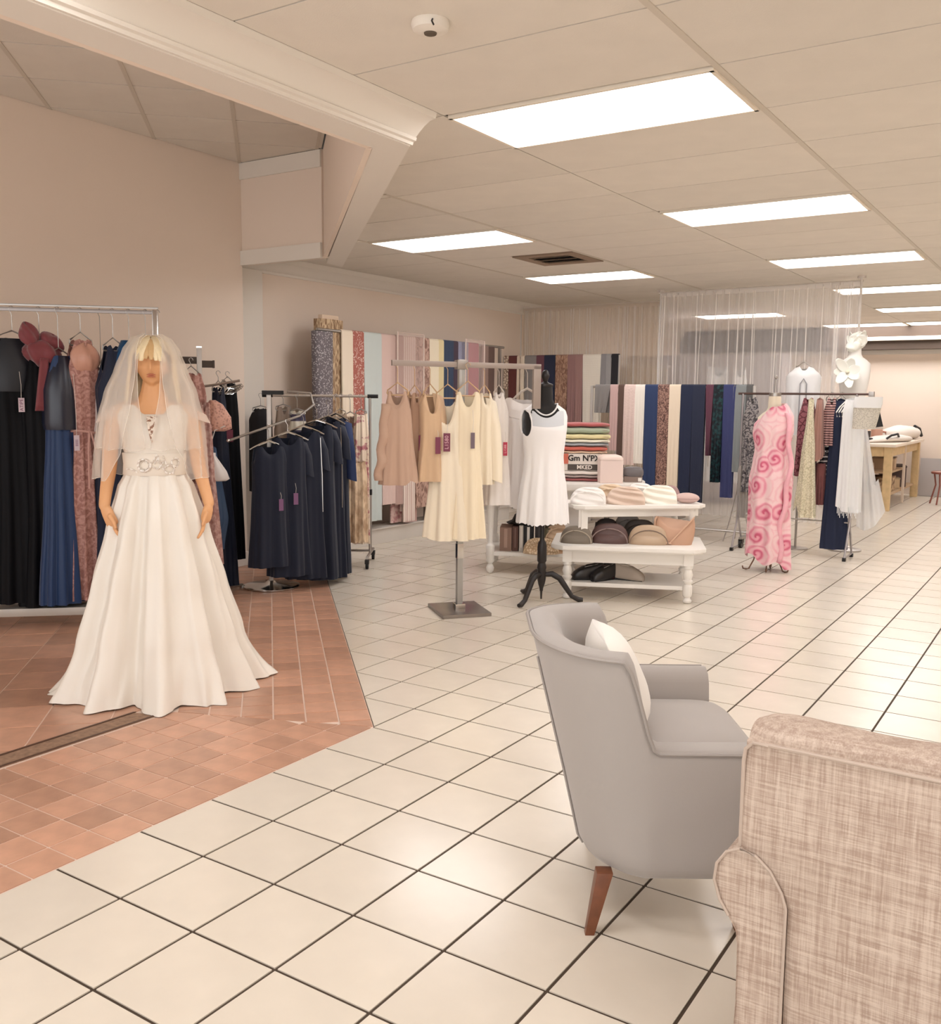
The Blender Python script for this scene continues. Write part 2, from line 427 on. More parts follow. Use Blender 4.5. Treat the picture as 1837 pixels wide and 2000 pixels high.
for i in range(-5, 6):
    for j in range(-10, 22):
        x0, y0 = GX + i * cX, GY + j * cY
        x1, y1 = min(x0 + cX, 5.45), min(y0 + cY, 16.6)
        if x0 >= 5.4 or y0 > 16.4: continue
        if (i, j) in LIT: continue
        g = 0.004
        poly = [(max(x0, -6.2) + g, y0 + g), (x1 - g, y0 + g), (x1 - g, y1 - g), (max(x0, -6.2) + g, y1 - g)]
        if x0 + cX / 2 < -2.47: poly = clip(poly, -1, -1, -0.885)
        if not poly or area(poly) < 0.003: continue
        if (i, j) == VENT: poly = [(x0 + g, y0 + g), (x0 + 0.60, y0 + g), (x0 + 0.60, y1 - g), (x0 + g, y1 - g)]
        c = (sum(p[0] for p in poly) / len(poly), sum(p[1] for p in poly) / len(poly))
        if seen(c[0], c[1], H, 0.2) and y0 < 16:
            o = MB().prism([(p[0] - c[0], p[1] - c[1]) for p in poly], 0, 0.008).build('ceiling_tile', M_ceil, ceil, smooth=False)
            o.location = (c[0], c[1], H)
        else: rest.prism(poly, H, H + 0.008)
MB().prism([(-6.2, 5.845), (-4.96, 5.845), (-6.2, 7.085)], H, H + 0.008).build('ceiling_tile', M_ceil, ceil, smooth=False)
stuff(rest.build('ceiling_tile_field', M_ceil, ceil, smooth=False))
for i in range(-4, 6):
    x = GX + i * cX
    ya = max(-2.3, 0.98 - x + 0.02) if x < -2.6 else -2.3
    if x > -2.6 and x < -2.4: continue
    MB().box((x, (ya + 16.5) / 2, H - 0.001), (0.026, 16.5 - ya, 0.006)).build('grid_rail', M_rail, ceil, smooth=False)
# raised ceiling of the entrance bay, its grid turned by 45 degrees
cb = MB().prism([(-6.05, -2.2), (-2.8, -2.2), (-2.8, 3.41), (-5.16, 5.77), (-6.05, 5.77)], HB + 0.012, HB + 0.06).build('ceiling_bay', M_gap, smooth=False); struct(cb)
for i in range(-14, 3):
    for j in range(-4, 14):
        s0 = -0.302 + (i - 1) * 0.8556; d0 = 10.04 + (j - 8) * 0.8627
        p = [ed(s0, d0), ed(s0 + 0.8556, d0), ed(s0 + 0.8556, d0 + 0.8627), ed(s0, d0 + 0.8627)]
        for a, b, c_ in ((-1, 0, 6.05), (1, 0, -2.8), (1, 1, 0.61), (0, 1, 5.76), (0, -1, 2.2)):
            if p: p = clip(p, a, b, c_)
        if p: p = shrink(p, 0.006)
        if not p or area(p) < 0.003: continue
        c = (sum(q[0] for q in p) / len(p), sum(q[1] for q in p) / len(p))
        if not seen(c[0], c[1], HB, 0.25): continue
        o = MB().prism([(q[0] - c[0], q[1] - c[1]) for q in p], 0, 0.008).build('ceiling_tile', M_ceil, cb, smooth=False); o.location = (c[0], c[1], HB)
for i in range(-5, 2):
    s0 = -0.302 + i * 0.8556
    p = [ed(s0 - 0.018, 2), ed(s0 + 0.018, 2), ed(s0 + 0.018, 13), ed(s0 - 0.018, 13)]
    for a, b, c_ in ((-1, 0, 6.05), (1, 0, -2.8), (0, 1, 5.76), (0, -1, 2.2)):
        if p: p = clip(p, a, b, c_)
    if p: MB().prism(p, HB - 0.004, HB + 0.002).build('grid_rail', M_rail, cb, smooth=False)

# ceiling lights (recessed troffers), each a lamp of its own
M_lamp = emit('lamp_diffuser', (252, 252, 255), LAMP)
M_lampside = mat('troffer_side', (238, 226, 208), 0.5)
LABELS = {(-1, 0): 'large recessed fluorescent ceiling panel nearest the entrance, above the armchairs', (-1, 4): 'lit fluorescent panel in the ceiling behind the nearest large panel',
          (-3, 4): 'lit fluorescent panel beside the angled header beam corner', (-3, 8): 'lit fluorescent panel just beyond the dark air vent',
          (-1, 8): 'third lit panel back along the same row as the nearest large panel', (-1, 12): 'lit panel right above the end of the sheer curtains',
          (-1, 16): 'second lit panel beyond the curtain end, near the long ceiling rail', (-3, 16): 'lit panel seen through the sheer curtain',
          (-2, 20): 'lit panel by the far wall, half behind the sheer curtain edge', (-1, 20): 'lit panel by the far wall cut by the photo edge'}
for (i, j) in LIT:
    x0, y0 = GX + i * cX, GY + j * cY
    if y0 > 16.0: continue
    cx, cy = x0 + cX / 2, y0 + cY / 2
    t = thing('ceiling_light', LABELS.get((i, j), 'added fluorescent ceiling panel over the unseen side of the shop'), 'light', (cx, cy, H), 0, 'fluorescent ceiling panels')
    hx, hy = cX / 2 - 0.014, cY / 2 - 0.014
    fr = MB()
    for sx in (-1, 1): fr.box((sx * (hx - 0.008), 0, 0.012), (0.018, 2 * hy, 0.05))
    for sy in (-1, 1): fr.box((0, sy * (hy - 0.008), 0.012), (2 * hx, 0.018, 0.05))
    fr.build('frame', M_lampside, t, smooth=False)
    MB().box((0, 0, 0.028), (2 * hx - 0.03, 2 * hy - 0.03, 0.008)).build('diffuser', M_lamp, t, smooth=False)
t = thing('ceiling_light', 'narrow lit strip against the dark recess above the far wall', 'light', (-2.62, 16.34, 2.47), 0, 'fluorescent ceiling panels')
MB().box((0, 0, 0), (1.3, 0.05, 0.06)).build('frame', M_lampside, t, smooth=False)
MB().box((0, -0.028, 0), (1.26, 0.01, 0.045)).build('diffuser', emit('strip_diffuser', (255, 246, 236), 2.2), t, smooth=False)
# air vent
x0, y0 = GX + VENT[0] * cX + 0.61, GY + VENT[1] * cY
t = thing('ceiling_vent', 'dark square air vent with curved louvres in the ceiling', 'vent', (x0 + 0.30, y0 + 0.305, H), 0)
M_vent = mat('vent_metal', (150, 128, 108), 0.6); M_vd = mat('vent_dark', (40, 33, 28), 0.9)
fr = MB()
for sx in (-1, 1): fr.box((sx * 0.245, 0, -0.004), (0.1, 0.585, 0.014))
for sy in (-1, 1): fr.box((0, sy * 0.245, -0.004), (0.39, 0.1, 0.014))
fr.build('frame', M_vent, t, smooth=False); MB().box((0, 0, 0.006), (0.40, 0.40, 0.008)).build('backing', M_vd, t, smooth=False)
for q in range(5):
    y = -0.15 + q * 0.075
    MB().loft([[(-0.19, y - 0.025, -0.012), (-0.19, y + 0.02, 0.0), (-0.19, y + 0.023, -0.003), (-0.19, y - 0.022, -0.015)],
               [(0.19, y - 0.025, -0.012), (0.19, y + 0.02, 0.0), (0.19, y + 0.023, -0.003), (0.19, y - 0.022, -0.015)]], True, True, True).build('louvre', M_vd if q % 2 else M_vent, t, smooth=False)
# smoke detector
t = thing('smoke_detector', 'small round white smoke detector on the ceiling above the header beam', 'detector', (-1.914, 2.674, H), 0.4)
MB().lathe([(0.062, 0.0), (0.065, -0.012), (0.058, -0.028), (0.03, -0.036), (0.001, -0.037)], 24).build('body', M_trim, t)
MB().lathe([(0.022, -0.036), (0.02, -0.041), (0.001, -0.042)], 16).build('sensor', M_gap, t)
MB().tube([(0.02, -0.055, -0.012), (0.02, -0.07, -0.025), (0.028, -0.078, -0.04)], 0.003, 6).build('clip', M_black, t)

# ------------------------------------------------------------------ garment tools
def garment_mesh(L, prof, N=72, R=26, edge=None, folds=(9, 0.0, 0.02, 0.0), hem=(0.0, 0.0), sway=0.0, seed=0, fsharp=0.0, front_open=0.0):
    """open tube of cloth from shoulder edge (z=L) to hem (z=0); prof [(t, half width, half depth)]"""
    rnd = random.Random(seed); ph = [rnd.uniform(0, 6.28) for _ in range(6)]
    e = dict(un=0.35, nf=0.08, nb=0.03, us=0.62, arm=0.14, slope=0.03); e.update(edge or {})
    k, a0, a1, p0 = folds
    rings = []
    for i in range(R + 1):
        t = i / R; hw, hd = ramp(prof, t)
        amp = lerp(a0, a1, max(0, (t - 0.25) / 0.75) ** 1.2)
        wgt = max(0.0, 1 - t / 0.30) ** 1.2
        ring = []
        for j in range(N):
            th = 2 * PI * j / N; c, s_ = cos(th), sin(th)
            u = abs(c)
            front = s_ < 0
            dz = -e['slope'] * u
            nd = e['nf'] if front else e['nb']
            if u < e['un']: dz -= nd * (1 - (u / e['un']) ** 2)
            if u > e['us']: dz -= e['arm'] * ((u - e['us']) / (1 - e['us'])) ** 1.6
            f = sin(k * th + ph[0] + p0 + t * 0.8 * sin(ph[1])) + 0.5 * sin((2 * k + 1) * th + ph[2]) + 0.35 * sin(3 * th + ph[3] + 2 * t)
            if fsharp: f = math.copysign(abs(f) ** (1 - fsharp), f)
            r = amp * f
            sgn = abs(s_) ** 0.8 * (1 if s_ > 0 else -1)
            x = (hw + r * 0.7) * c; y = (hd + r) * sgn
            z = L * (1 - t) + dz * wgt + (hem[0] * c + hem[1] * sin(5 * th + ph[4]) * 0.5 + hem[1] * s_ * 0.5) * t ** 3
            ring.append((x + sway * t * L, y, max(z, 0.0)))
        rings.append(ring)
    return MB().loft(rings, True)
def sleeve_mb(pts, r0, r1, flat=0.6, n=20, folds=0.004):
    rings = []; m = len(pts)
    for i, p in enumerate(pts):
        t = i / (m - 1); r = lerp(r0, r1, t)
        rings.append([(p[0] + (r + folds * sin(4 * 2 * PI * q / n + i)) * cos(2 * PI * q / n), p[1] + (r * flat + folds * sin(3 * 2 * PI * q / n)) * sin(2 * PI * q / n), p[2] + 0.35 * r * cos(2 * PI * q / n) * (1 if p[0] < 0 else -1)) for q in range(n)])
    return MB().loft(rings, True, True, False)
def hanger_mb(hw, zs, zr, r=0.005, style='plastic', drop=0.09):
    """hanger with its hook over a rail at height zr; arms end at height zs"""
    mb = MB(); top = zs + drop
    if style == 'wide':
        mb.tube([(-hw, 0, zs), (-hw * .75, 0, zs + drop * .35), (-hw * .35, 0, zs + drop * .85), (0, 0, top + .01), (hw * .35, 0, zs + drop * .85), (hw * .75, 0, zs + drop * .35), (hw, 0, zs)], [r, r * 1.5, r * 1.7, r * 1.8, r * 1.7, r * 1.5, r], 8)
    else:
        mb.tube([(-hw, 0, zs), (-hw * .96, 0, zs + .02), (0, 0, top), (hw * .96, 0, zs + .02), (hw, 0, zs), (hw * .9, 0, zs - .012), (-hw * .9, 0, zs - .012)], r, 6, closed=True)
    h = [(0, 0, top)]; 
    for q in range(8):
        a = -0.6 + q * 0.55
        h.append((0, 0.017 * sin(a - 1.0) , zr - 0.0 + 0.017 * cos(a - 1.0) - 0.002) if False else (0.017 * cos(PI - q * 0.5) * -1 if q else 0, 0, zr + 0.014 * sin(q * 0.5)))
    mb.tube([(0, 0, top), (0, 0, zr - 0.03), (-0.016, 0, zr), (-0.011, 0, zr + 0.013), (0, 0, zr + 0.018), (0.012, 0, zr + 0.012), (0.016, 0, zr)], 0.0025, 6)
    return mb
M_tagp = mat('plum_card', (126, 62, 82), 0.6); M_tagw = mat('white_card', (214, 196, 204), 0.6); M_string = mat('tag_string', (216, 208, 200), 0.6)
M_ink = mat('tag_ink', (116, 58, 92), 0.7); M_inkp = mat('tag_pale_print', (232, 190, 196), 0.6)
def text_part(s_, size, m, parent, loc, rot, name='lettering', ext=0.0008, bold=0.0):
    cu = bpy.data.curves.new(name, 'FONT'); cu.body = s_; cu.size = size; cu.extrude = ext; cu.offset = bold
    cu.align_x = 'CENTER'; cu.align_y = 'CENTER'; cu.materials.append(m); cu.resolution_u = 2
    o = bpy.data.objects.new(name, cu); C.objects.link(o)
    dg = bpy.context.evaluated_depsgraph_get(); dg.update(); me = bpy.data.meshes.new_from_object(o.evaluated_get(dg)); bpy.data.objects.remove(o)
    o = bpy.data.objects.new(name, me); C.objects.link(o); o.parent = parent; o.location = loc; o.rotation_euler = rot
    return o
def price_tag(parent, x, y, ztop, zc, m=None, wd=0.026, ht=0.075, txt=None, ink=None):
    o = MB().box((x, y, zc), (wd, 0.003, ht)).build('price_tag', m or M_tagp, parent, smooth=False)
    MB().tube([(x, y, zc + ht / 2), (x + 0.004, y + 0.004, (zc + ht / 2 + ztop) / 2), (x, y + 0.012, ztop)], 0.0014, 5).build('tag_string', M_string, o)
    if txt: text_part(txt, wd * 0.8, ink or M_inkp, o, (x, y - 0.0017, zc), (PI / 2, -PI / 2 * 1, 0), 'lettering', 0.0003)
    return o
def garment(name, label, cat, at_, zs, zh, m, prof, rz, group=None, zr=None, hang=None, hm=None, sleeves=None, tagd=None, hstyle='plastic', hw_h=None, drop=0.07, yoff=0, **kw):
    """at_ (x, y, ..): the plan spot below the hook; zs shoulder, zh hem height, zr rail height"""
    L = zs - zh
    t = thing(name, label, cat, (at_[0], at_[1], zh), rz, group)
    body = garment_mesh(L, prof, **kw).build('body' if cat != 'skirt' else 'skirt', m, t, angle=180)
    if zr is not None:
        hanger_mb(hw_h or prof[0][1] * 0.92, L - 0.035, zr - zh, 0.005, hstyle, drop).build('hanger', hm or M_steel, t)
    for sd in (sleeves or []):
        sleeve_mb(sd['p'], sd.get('r0', 0.06), sd.get('r1', 0.045), sd.get('flat', 0.55)).build('sleeve', sd.get('m', m), t, angle=180)
    if tagd:
        for d in (tagd if isinstance(tagd, list) else [tagd]): price_tag(t, **d)
    return t
def drape(name, label, cat, m, c, u, wd, ztop, zf, zb, group=None, th=0.016, rad=0.022, taper=0.92, fold=0.006, nf=3, seed=0, skew=0.0, nx=12, wb=None):
    """length of cloth over a rail: c plan centre, u unit direction of the rail, the front lies to the right of u turned back"""
    rnd = random.Random(seed); ph = rnd.uniform(0, 6)
    ux, uy = u; vx, vy = uy, -ux                      # front direction
    t = thing(name, label, cat, (c[0], c[1], min(zf, zb)), math.atan2(uy, ux), group)
    zt = ztop - min(zf, zb); f = zf - min(zf, zb); b = zb - min(zf, zb)
    rings = []
    for i in range(nx + 1):
        s_ = -0.5 + i / nx
        outer = []; inner = []
        n = 14
        for q in range(n + 1):
            z = lerp(f, zt - rad, q / n); outer.append((-rad, z, 1 - q / n))
        for q in range(1, 6):
            a = PI * q / 6; outer.append((-rad * cos(a), zt - rad + rad * sin(a), 0))
        for q in range(5):
            z = lerp(zt - rad, b, q / 4); outer.append((rad, z, q / 4 * 0.3))
        ring = []
        for y, z, dn in outer:
            wob = fold * dn * sin(nf * 2 * PI * (s_ + 0.5) + ph + dn) + fold * 0.8 * dn
            sg = -1 if y <= 0 else 1
            ring.append((s_ * wd * lerp(1, taper, dn) + skew * dn * wd, y + sg * abs(wob) if y < 0 else y, z))
        inn = [(p[0], p[1] * 1.0 + (th if p[1] < 0 else -th) * (0.8 if abs(p[1]) > 1e-4 else 0), p[2] - (th if outer[q][2] == 0 and abs(outer[q][0]) < rad * 0.95 else 0)) for q, p in enumerate(ring)]
        rings.append(ring + inn[::-1])
    MB().loft(rings, True, True, True).build('cloth', m, t, angle=60)
    return t
def sheer_mat(name, rgb, a): return mat(name, rgb, 0.8, alpha=a, trans=0.35, spec=0.1)

# ------------------------------------------------------------------ mannequin bride
def skin_eval(verts, edges, radii, root=0, levels=2):
    me = bpy.data.meshes.new('figure'); me.from_pydata(verts, edges, []); me.update()
    o = bpy.data.objects.new('figure', me); C.objects.link(o)
    md = o.modifiers.new('skin', 'SKIN'); md.use_smooth_shade = True
    for i, v in enumerate(me.skin_vertices[0].data):
        r = radii[i]; v.radius = r if isinstance(r, tuple) else (r, r); v.use_root = (i == root)
    s2 = o.modifiers.new('sub', 'SUBSURF'); s2.levels = levels
    dg = bpy.context.evaluated_depsgraph_get(); dg.update()
    m2 = bpy.data.meshes.new_from_object(o.evaluated_get(dg)); bpy.data.objects.remove(o)
    return m2
def head_mesh(n=64, m=56):
    """head centred on the skull, front -y, chin down: analytic displacement of a sphere"""
    vs = []; fs = []
    def g(x, y, sx, sy): return math.exp(-(x / sx) ** 2 - (y / sy) ** 2)
    rings = []
    for i in range(m + 1):
        a = -PI / 2 + PI * i / m; ring = []
        for k in range(n):
            b = 2 * PI * k / n
            dx, dy, dz = cos(a) * cos(b), cos(a) * sin(b), sin(a)
            x, y, z = 0.074 * dx, 0.094 * dy, 0.112 * dz
            if z < 0:                                             # jaw narrows
                q = min(1, -z / 0.112); x *= 1 - 0.36 * q ** 1.5; y *= 1 - (0.16 if y < 0 else 0.42) * q ** 1.6
                if y < 0: y -= 0.010 * q ** 2
            if dy < 0:
                fx = x / 0.074
                y -= 0.027 * g(x, z + 0.024, 0.0125, 0.020)           # nose tip
                y -= 0.012 * g(x, z - 0.004, 0.009, 0.022)            # bridge
                y -= 0.005 * g(x, z - 0.030, 0.05, 0.012)             # brow
                for sx in (-1, 1):
                    y += 0.011 * g(x - sx * 0.030, z - 0.010, 0.018, 0.012)    # eye sockets
                    y -= 0.005 * g(x - sx * 0.030, z - 0.008, 0.010, 0.007)    # lids
                    y -= 0.005 * g(x - sx * 0.042, z + 0.024, 0.018, 0.020)    # cheekbones
                y -= 0.0075 * g(x, z + 0.049, 0.020, 0.005)            # upper lip
                y -= 0.0085 * g(x, z + 0.060, 0.017, 0.0055)           # lower lip
                y += 0.0045 * g(x, z + 0.0545, 0.024, 0.0022)          # mouth line
                y -= 0.008 * g(x, z + 0.088, 0.020, 0.014)             # chin
                y += 0.003 * g(x, z + 0.072, 0.02, 0.006)
            ring.append((x, y, z))
        rings.append(ring)
    mb = MB().loft(rings, True, True, True)
    for sx in (-1, 1): mb.ell((sx * 0.073, 0.012, -0.012), (0.010, 0.02, 0.032), 12, 8)
    return mb
def figure_from(name, m, parts, parent, vox=0.0045, smooth=4):
    """join skinned limbs and head into one closed body"""
    bm = bmesh.new()
    for p in parts: bm.from_mesh(p)
    me = bpy.data.meshes.new(name); bm.to_mesh(me); bm.free()
    o = bpy.data.objects.new(name, me); C.objects.link(o)
    r = o.modifiers.new('r', 'REMESH'); r.mode = 'VOXEL'; r.voxel_size = vox; r.use_smooth_shade = True
    if smooth:
        s_ = o.modifiers.new('s', 'SMOOTH'); s_.factor = 0.5; s_.iterations = smooth
    dg = bpy.context.evaluated_depsgraph_get(); dg.update()
    m2 = bpy.data.meshes.new_from_object(o.evaluated_get(dg)); bpy.data.objects.remove(o)
    m2.polygons.foreach_set('use_smooth', [True] * len(m2.polygons)); m2.materials.clear(); m2.materials.append(m)
    o = bpy.data.objects.new(name, m2); C.objects.link(o); o.parent = parent
    return o
bx, by = (-3.812, 3.033)
BR = thing('bride_mannequin', 'blonde bridal mannequin in a white satin gown and short veil on the terracotta tiles', 'mannequin', (bx, by, 0), math.radians(48))
M_skin = mat('mannequin_skin', (226, 170, 122), 0.42, spec=0.35)
M_satin = mat('ivory_satin', (236, 228, 216), 0.30, spec=0.45)
M_lacew = pattern('white_lace', (214, 200, 186), (248, 242, 234), 'cells', 55, 0.05, 0.2, 0.7, bump=0.8)
zc = 1.598
hm_ = head_mesh(); hme = bpy.data.meshes.new('h'); hme.from_pydata([(v[0], v[1], v[2] + zc) for v in hm_.v], [], hm_.f)
V = [(0, 0, 0.86), (0, 0, 0.98), (0, 0.0, 1.10), (0, -0.005, 1.24), (0, 0.005, 1.35), (0, 0.012, 1.42), (0, 0.005, 1.50), (0, 0.0, 1.56)]
Rr = [(0.16, 0.12), (0.165, 0.12), (0.122, 0.095), (0.135, 0.105), (0.13, 0.085), (0.062, 0.058), (0.05, 0.052), (0.048, 0.05)]
E_ = [(i, i + 1) for i in range(7)]
def limb(pts, rs, start):
    b = len(V)
    for p, r in zip(pts, rs): V.append(p); Rr.append(r)
    E_.append((start, b))
    for i in range(len(pts) - 1): E_.append((b + i, b + i + 1))
    return b + len(pts) - 1
wl = limb([(-0.10, 0.01, 1.385), (-0.172, 0.012, 1.375), (-0.20, 0.02, 1.24), (-0.212, 0.016, 1.09), (-0.226, -0.04, 0.98), (-0.232, -0.085, 0.90)], [0.055, 0.05, 0.043, 0.038, 0.031, (0.026, 0.028)], 4)
wr = limb([(0.10, 0.01, 1.385), (0.168, 0.012, 1.375), (0.188, 0.02, 1.24), (0.204, 0.020, 1.10), (0.236, -0.015, 0.98), (0.256, -0.050, 0.90)], [0.055, 0.05, 0.043, 0.038, 0.031, (0.026, 0.028)], 4)
body = skin_eval(V, E_, Rr, 0, 2)
hands = []
def hand(w, sx, dx):
    # flat palm under the wrist, four unequal fingers drifting inward and a thumb from the side of the palm
    pv = [w, (w[0] + dx * 0.2, w[1] - 0.014, w[2] - 0.05), (w[0] + dx * 0.42, w[1] - 0.024, w[2] - 0.10)]
    hands.append(skin_eval(pv, [(0, 1), (1, 2)], [(0.026, 0.028), (0.018, 0.037), (0.015, 0.040)], 0, 2))
    for q, (oy, ln) in enumerate(((-0.031, 0.070), (-0.010, 0.080), (0.011, 0.075), (0.031, 0.060))):
        b0 = (pv[2][0], pv[2][1] + oy * 0.85, pv[2][2] + 0.012)
        p1 = (b0[0] + dx * 0.14, b0[1] + oy * 0.06 - 0.004, b0[2] - ln * 0.5); p2 = (p1[0] + dx * 0.24, p1[1] - 0.006, p1[2] - ln * 0.38); p3 = (p2[0] + dx * 0.22, p2[1] - 0.006, p2[2] - ln * 0.26)
        hands.append(skin_eval([b0, p1, p2, p3], [(0, 1), (1, 2), (2, 3)], [0.0105, 0.0095, 0.0085, 0.0065], 0, 2))
    t0 = (pv[1][0], pv[1][1] - 0.022, pv[1][2] + 0.012); t1 = (t0[0] + dx * 0.25, t0[1] - 0.026, t0[2] - 0.034); t2 = (t1[0] + dx * 0.12, t1[1] - 0.008, t1[2] - 0.034)
    hands.append(skin_eval([t0, t1, t2], [(0, 1), (1, 2)], [0.014, 0.0105, 0.0075], 0, 2))
hand((-0.229, -0.078, 0.925), -1, 0.10); hand((0.253, -0.044, 0.925), 1, -0.06)
figure_from('body', M_skin, [body, hme] + hands, BR, 0.0042, 3)
for sx in (-1, 1): pass
lip = MB()
for dzz, rr in ((-0.0495, 0.0045), (-0.059, 0.005)):
    lip.tube([(x, -0.0985 - 0.0065 * (1 - (x / 0.022) ** 2) + (0.006 if dzz < -0.055 else 0.004), zc + dzz - abs(x) * 0.10) for x in (-0.021, -0.014, -0.006, 0, 0.006, 0.014, 0.021)], [0.001, rr * 0.7, rr, rr * 0.92, rr, rr * 0.7, 0.001], 8)
lip.build('lips', mat('lip', (186, 112, 84), 0.45), BR)
# hair: cap, long sides and a parted fringe of locks
M_hair = mat('blonde_hair', (238, 218, 178), 0.42, spec=0.4, bump=0.35, bscale=90, var=0.08, vscale=30)
hr = MB(); rings = []
for i in range(15):
    z = zc + 0.128 - 0.42 * (i / 14) ** 1.25
    q = (z - zc)
    if q > 0: s_ = math.sqrt(max(0, 1 - (q / 0.13) ** 2)); hw, hd = 0.094 * s_ + 0.004, 0.112 * s_ + 0.004
    else: hw, hd = 0.098 + 0.03 * min(1, -q / 0.25), 0.112 - 0.05 * min(1, -q / 0.2)
    g0 = PI / 2 * max(0.0, min(1, (zc + 0.098 - z) / 0.05)) * 0.74
    ring = []
    for k in range(41):
        th = -PI / 2 + g0 + (2 * PI - 2 * g0) * k / 40
        rip = 0.004 * sin(17 * th + 3 * sin(z * 12))
        ring.append(((hw + rip) * cos(th), (hd + rip) * sin(th) + (0.012 if q < 0 else 0.008), z))
    rings.append(ring)
hr.loft(rings, False)
ho = hr.build('wig', M_hair, BR, angle=180); sd = ho.modifiers.new('thick', 'SOLIDIFY'); sd.thickness = 0.01; sd.offset = 1
for q, (x0, x1, zt, zb, wd) in enumerate(((-0.012, -0.062, 0.122, 0.020, 0.020), (-0.008, -0.042, 0.124, 0.012, 0.021), (-0.003, -0.020, 0.124, 0.022, 0.019), (0.003, 0.004, 0.124, 0.018, 0.018), (0.006, 0.026, 0.124, 0.014, 0.018), (0.010, 0.045, 0.122, 0.012, 0.018), (0.014, 0.062, 0.118, 0.010, 0.016))):
    rings = []
    for i in range(12):
        t = i / 11; z = lerp(zt, zb, t); x = lerp(x0, x1, t ** 0.85)
        y = -0.122 * math.sqrt(max(0.02, 1 - (min(z, 0.124) / 0.128) ** 2)) * math.sqrt(max(0.1, 1 - (x / 0.105) ** 2)) - 0.004
        ww = wd * (0.45 + 0.75 * sin(PI * min(1, t * 0.85 + 0.1))); 
        rings.append([(x + ww * cos(a) * 0.75, y - 0.007 * sin(a) - 0.002 * (q % 2), zc + z) for a in [2 * PI * k / 10 for k in range(10)]])
    MB().loft(rings, True, True, True).build('fringe_lock', M_hair if q not in (2, 3) else mat('dark_blonde', (206, 168, 118), 0.45, bump=0.35, bscale=90), BR)
# gown
gow = MB(); rings = []
bod = [(1.405, 0.150, 0.062), (1.36, 0.172, 0.098), (1.28, 0.158, 0.128), (1.22, 0.150, 0.125), (1.15, 0.136, 0.112), (1.075, 0.138, 0.110)]
for z, hw, hd in bod:
    ring = []
    for k in range(60):
        th = 2 * PI * k / 60; c, s_ = cos(th), sin(th)
        bust = 0.016 * math.exp(-((z - 1.265) / 0.06) ** 2) * (math.exp(-((c - 0.45) / 0.3) ** 2) + math.exp(-((c + 0.45) / 0.3) ** 2)) if s_ < 0 else 0
        zz = z
        if z > 1.38: zz -= 0.055 * math.exp(-(c / 0.42) ** 4) if s_ < 0 else 0.02
        ring.append((hw * c, (hd + bust) * s_, zz))
    rings.append(ring)
gow.loft(rings, True).build('bodice', M_satin, BR, angle=180)
MB().loft([[(hw * cos(a), -hd * 0.99 - 0.004 - 0.02 * (z < 1.33), z) for a in (PI * 1.0, PI * 0.75, PI * 0.5, PI * 0.25, 0)] for hw, hd, z in ((0.026, 0.100, 1.352), (0.024, 0.112, 1.325), (0.018, 0.126, 1.29), (0.010, 0.135, 1.255), (0.002, 0.136, 1.225))], False).build('lace_inset', pattern('bodice_lace', (150, 112, 92), (236, 222, 206), 'noise', 75, 0.42, 0.5, 0.7, bump=0.5), BR, angle=180)
for sx in (-1, 1):
    sleeve_mb([(sx * 0.120, 0.004, 1.408), (sx * 0.155, 0.006, 1.400), (sx * 0.190, 0.01, 1.375), (sx * 0.208, 0.014, 1.335)], 0.055, 0.058, 0.95, folds=0.001).build('cap_sleeve', sheer_mat('cap_lace', (244, 228, 216), 0.7), BR, angle=180)
belt = [[(hw * cos(2 * PI * k / 60), hd * sin(2 * PI * k / 60), z) for k in range(60)] for z, hw, hd in ((1.175, 0.144, 0.119), (1.172, 0.150, 0.125), (1.12, 0.146, 0.121), (1.07, 0.150, 0.123), (1.066, 0.144, 0.117))]
bo = MB().loft(belt, True).build('belt', mat('ivory_belt', (240, 230, 216), 0.5), BR, angle=180)
def on_belt(a, z, off=0.0): return Vector((0.149 * cos(a) * (1 + off), 0.124 * sin(a) * (1 + off), z))
mo = MB()
def loop(a0, z0, ra, rz_, r=0.0045, n=20): mo.tube([on_belt(a0 + ra * cos(2 * PI * k / n), z0 + rz_ * sin(2 * PI * k / n), 0.02) for k in range(n)], r, 6, closed=True)
loop(-PI / 2 - 0.28, 1.118, 0.20, 0.029, 0.006); loop(-PI / 2 - 0.28, 1.118, 0.13, 0.019, 0.002)
loop(-PI / 2 + 0.50, 1.098, 0.17, 0.02); loop(-PI / 2 + 0.72, 1.13, 0.14, 0.02)
for a, b in (((-0.10, 1.115), (0.12, 1.17)), ((0.12, 1.17), (0.30, 1.10)), ((-0.08, 1.115), (0.14, 1.098)), ((0.14, 1.098), (0.32, 1.135)), ((0.0, 1.14), (0.3, 1.135)), ((0.3, 1.165), (0.42, 1.11)), ((-0.75, 1.10), (-0.5, 1.085)), ((-0.95, 1.098), (-0.75, 1.10)), ((0.45, 1.08), (0.65, 1.078)), ((0.04, 1.125), (0.14, 1.152)), ((0.14, 1.152), (0.22, 1.125))):
    mo.tube([on_belt(-PI / 2 + lerp(a[0], b[0], q / 5), lerp(a[1], b[1], q / 5), 0.02) for q in range(6)], 0.0035, 6)
mo.build('belt_embroidery', M_lacew, bo)
sk = MB(); rings = []; NS = 240
prs = [(0, 0.142, 0.116), (0.06, 0.172, 0.145), (0.25, 0.222, 0.205), (0.5, 0.288, 0.275), (0.75, 0.352, 0.345), (0.93, 0.408, 0.395), (1.0, 0.432, 0.415)]
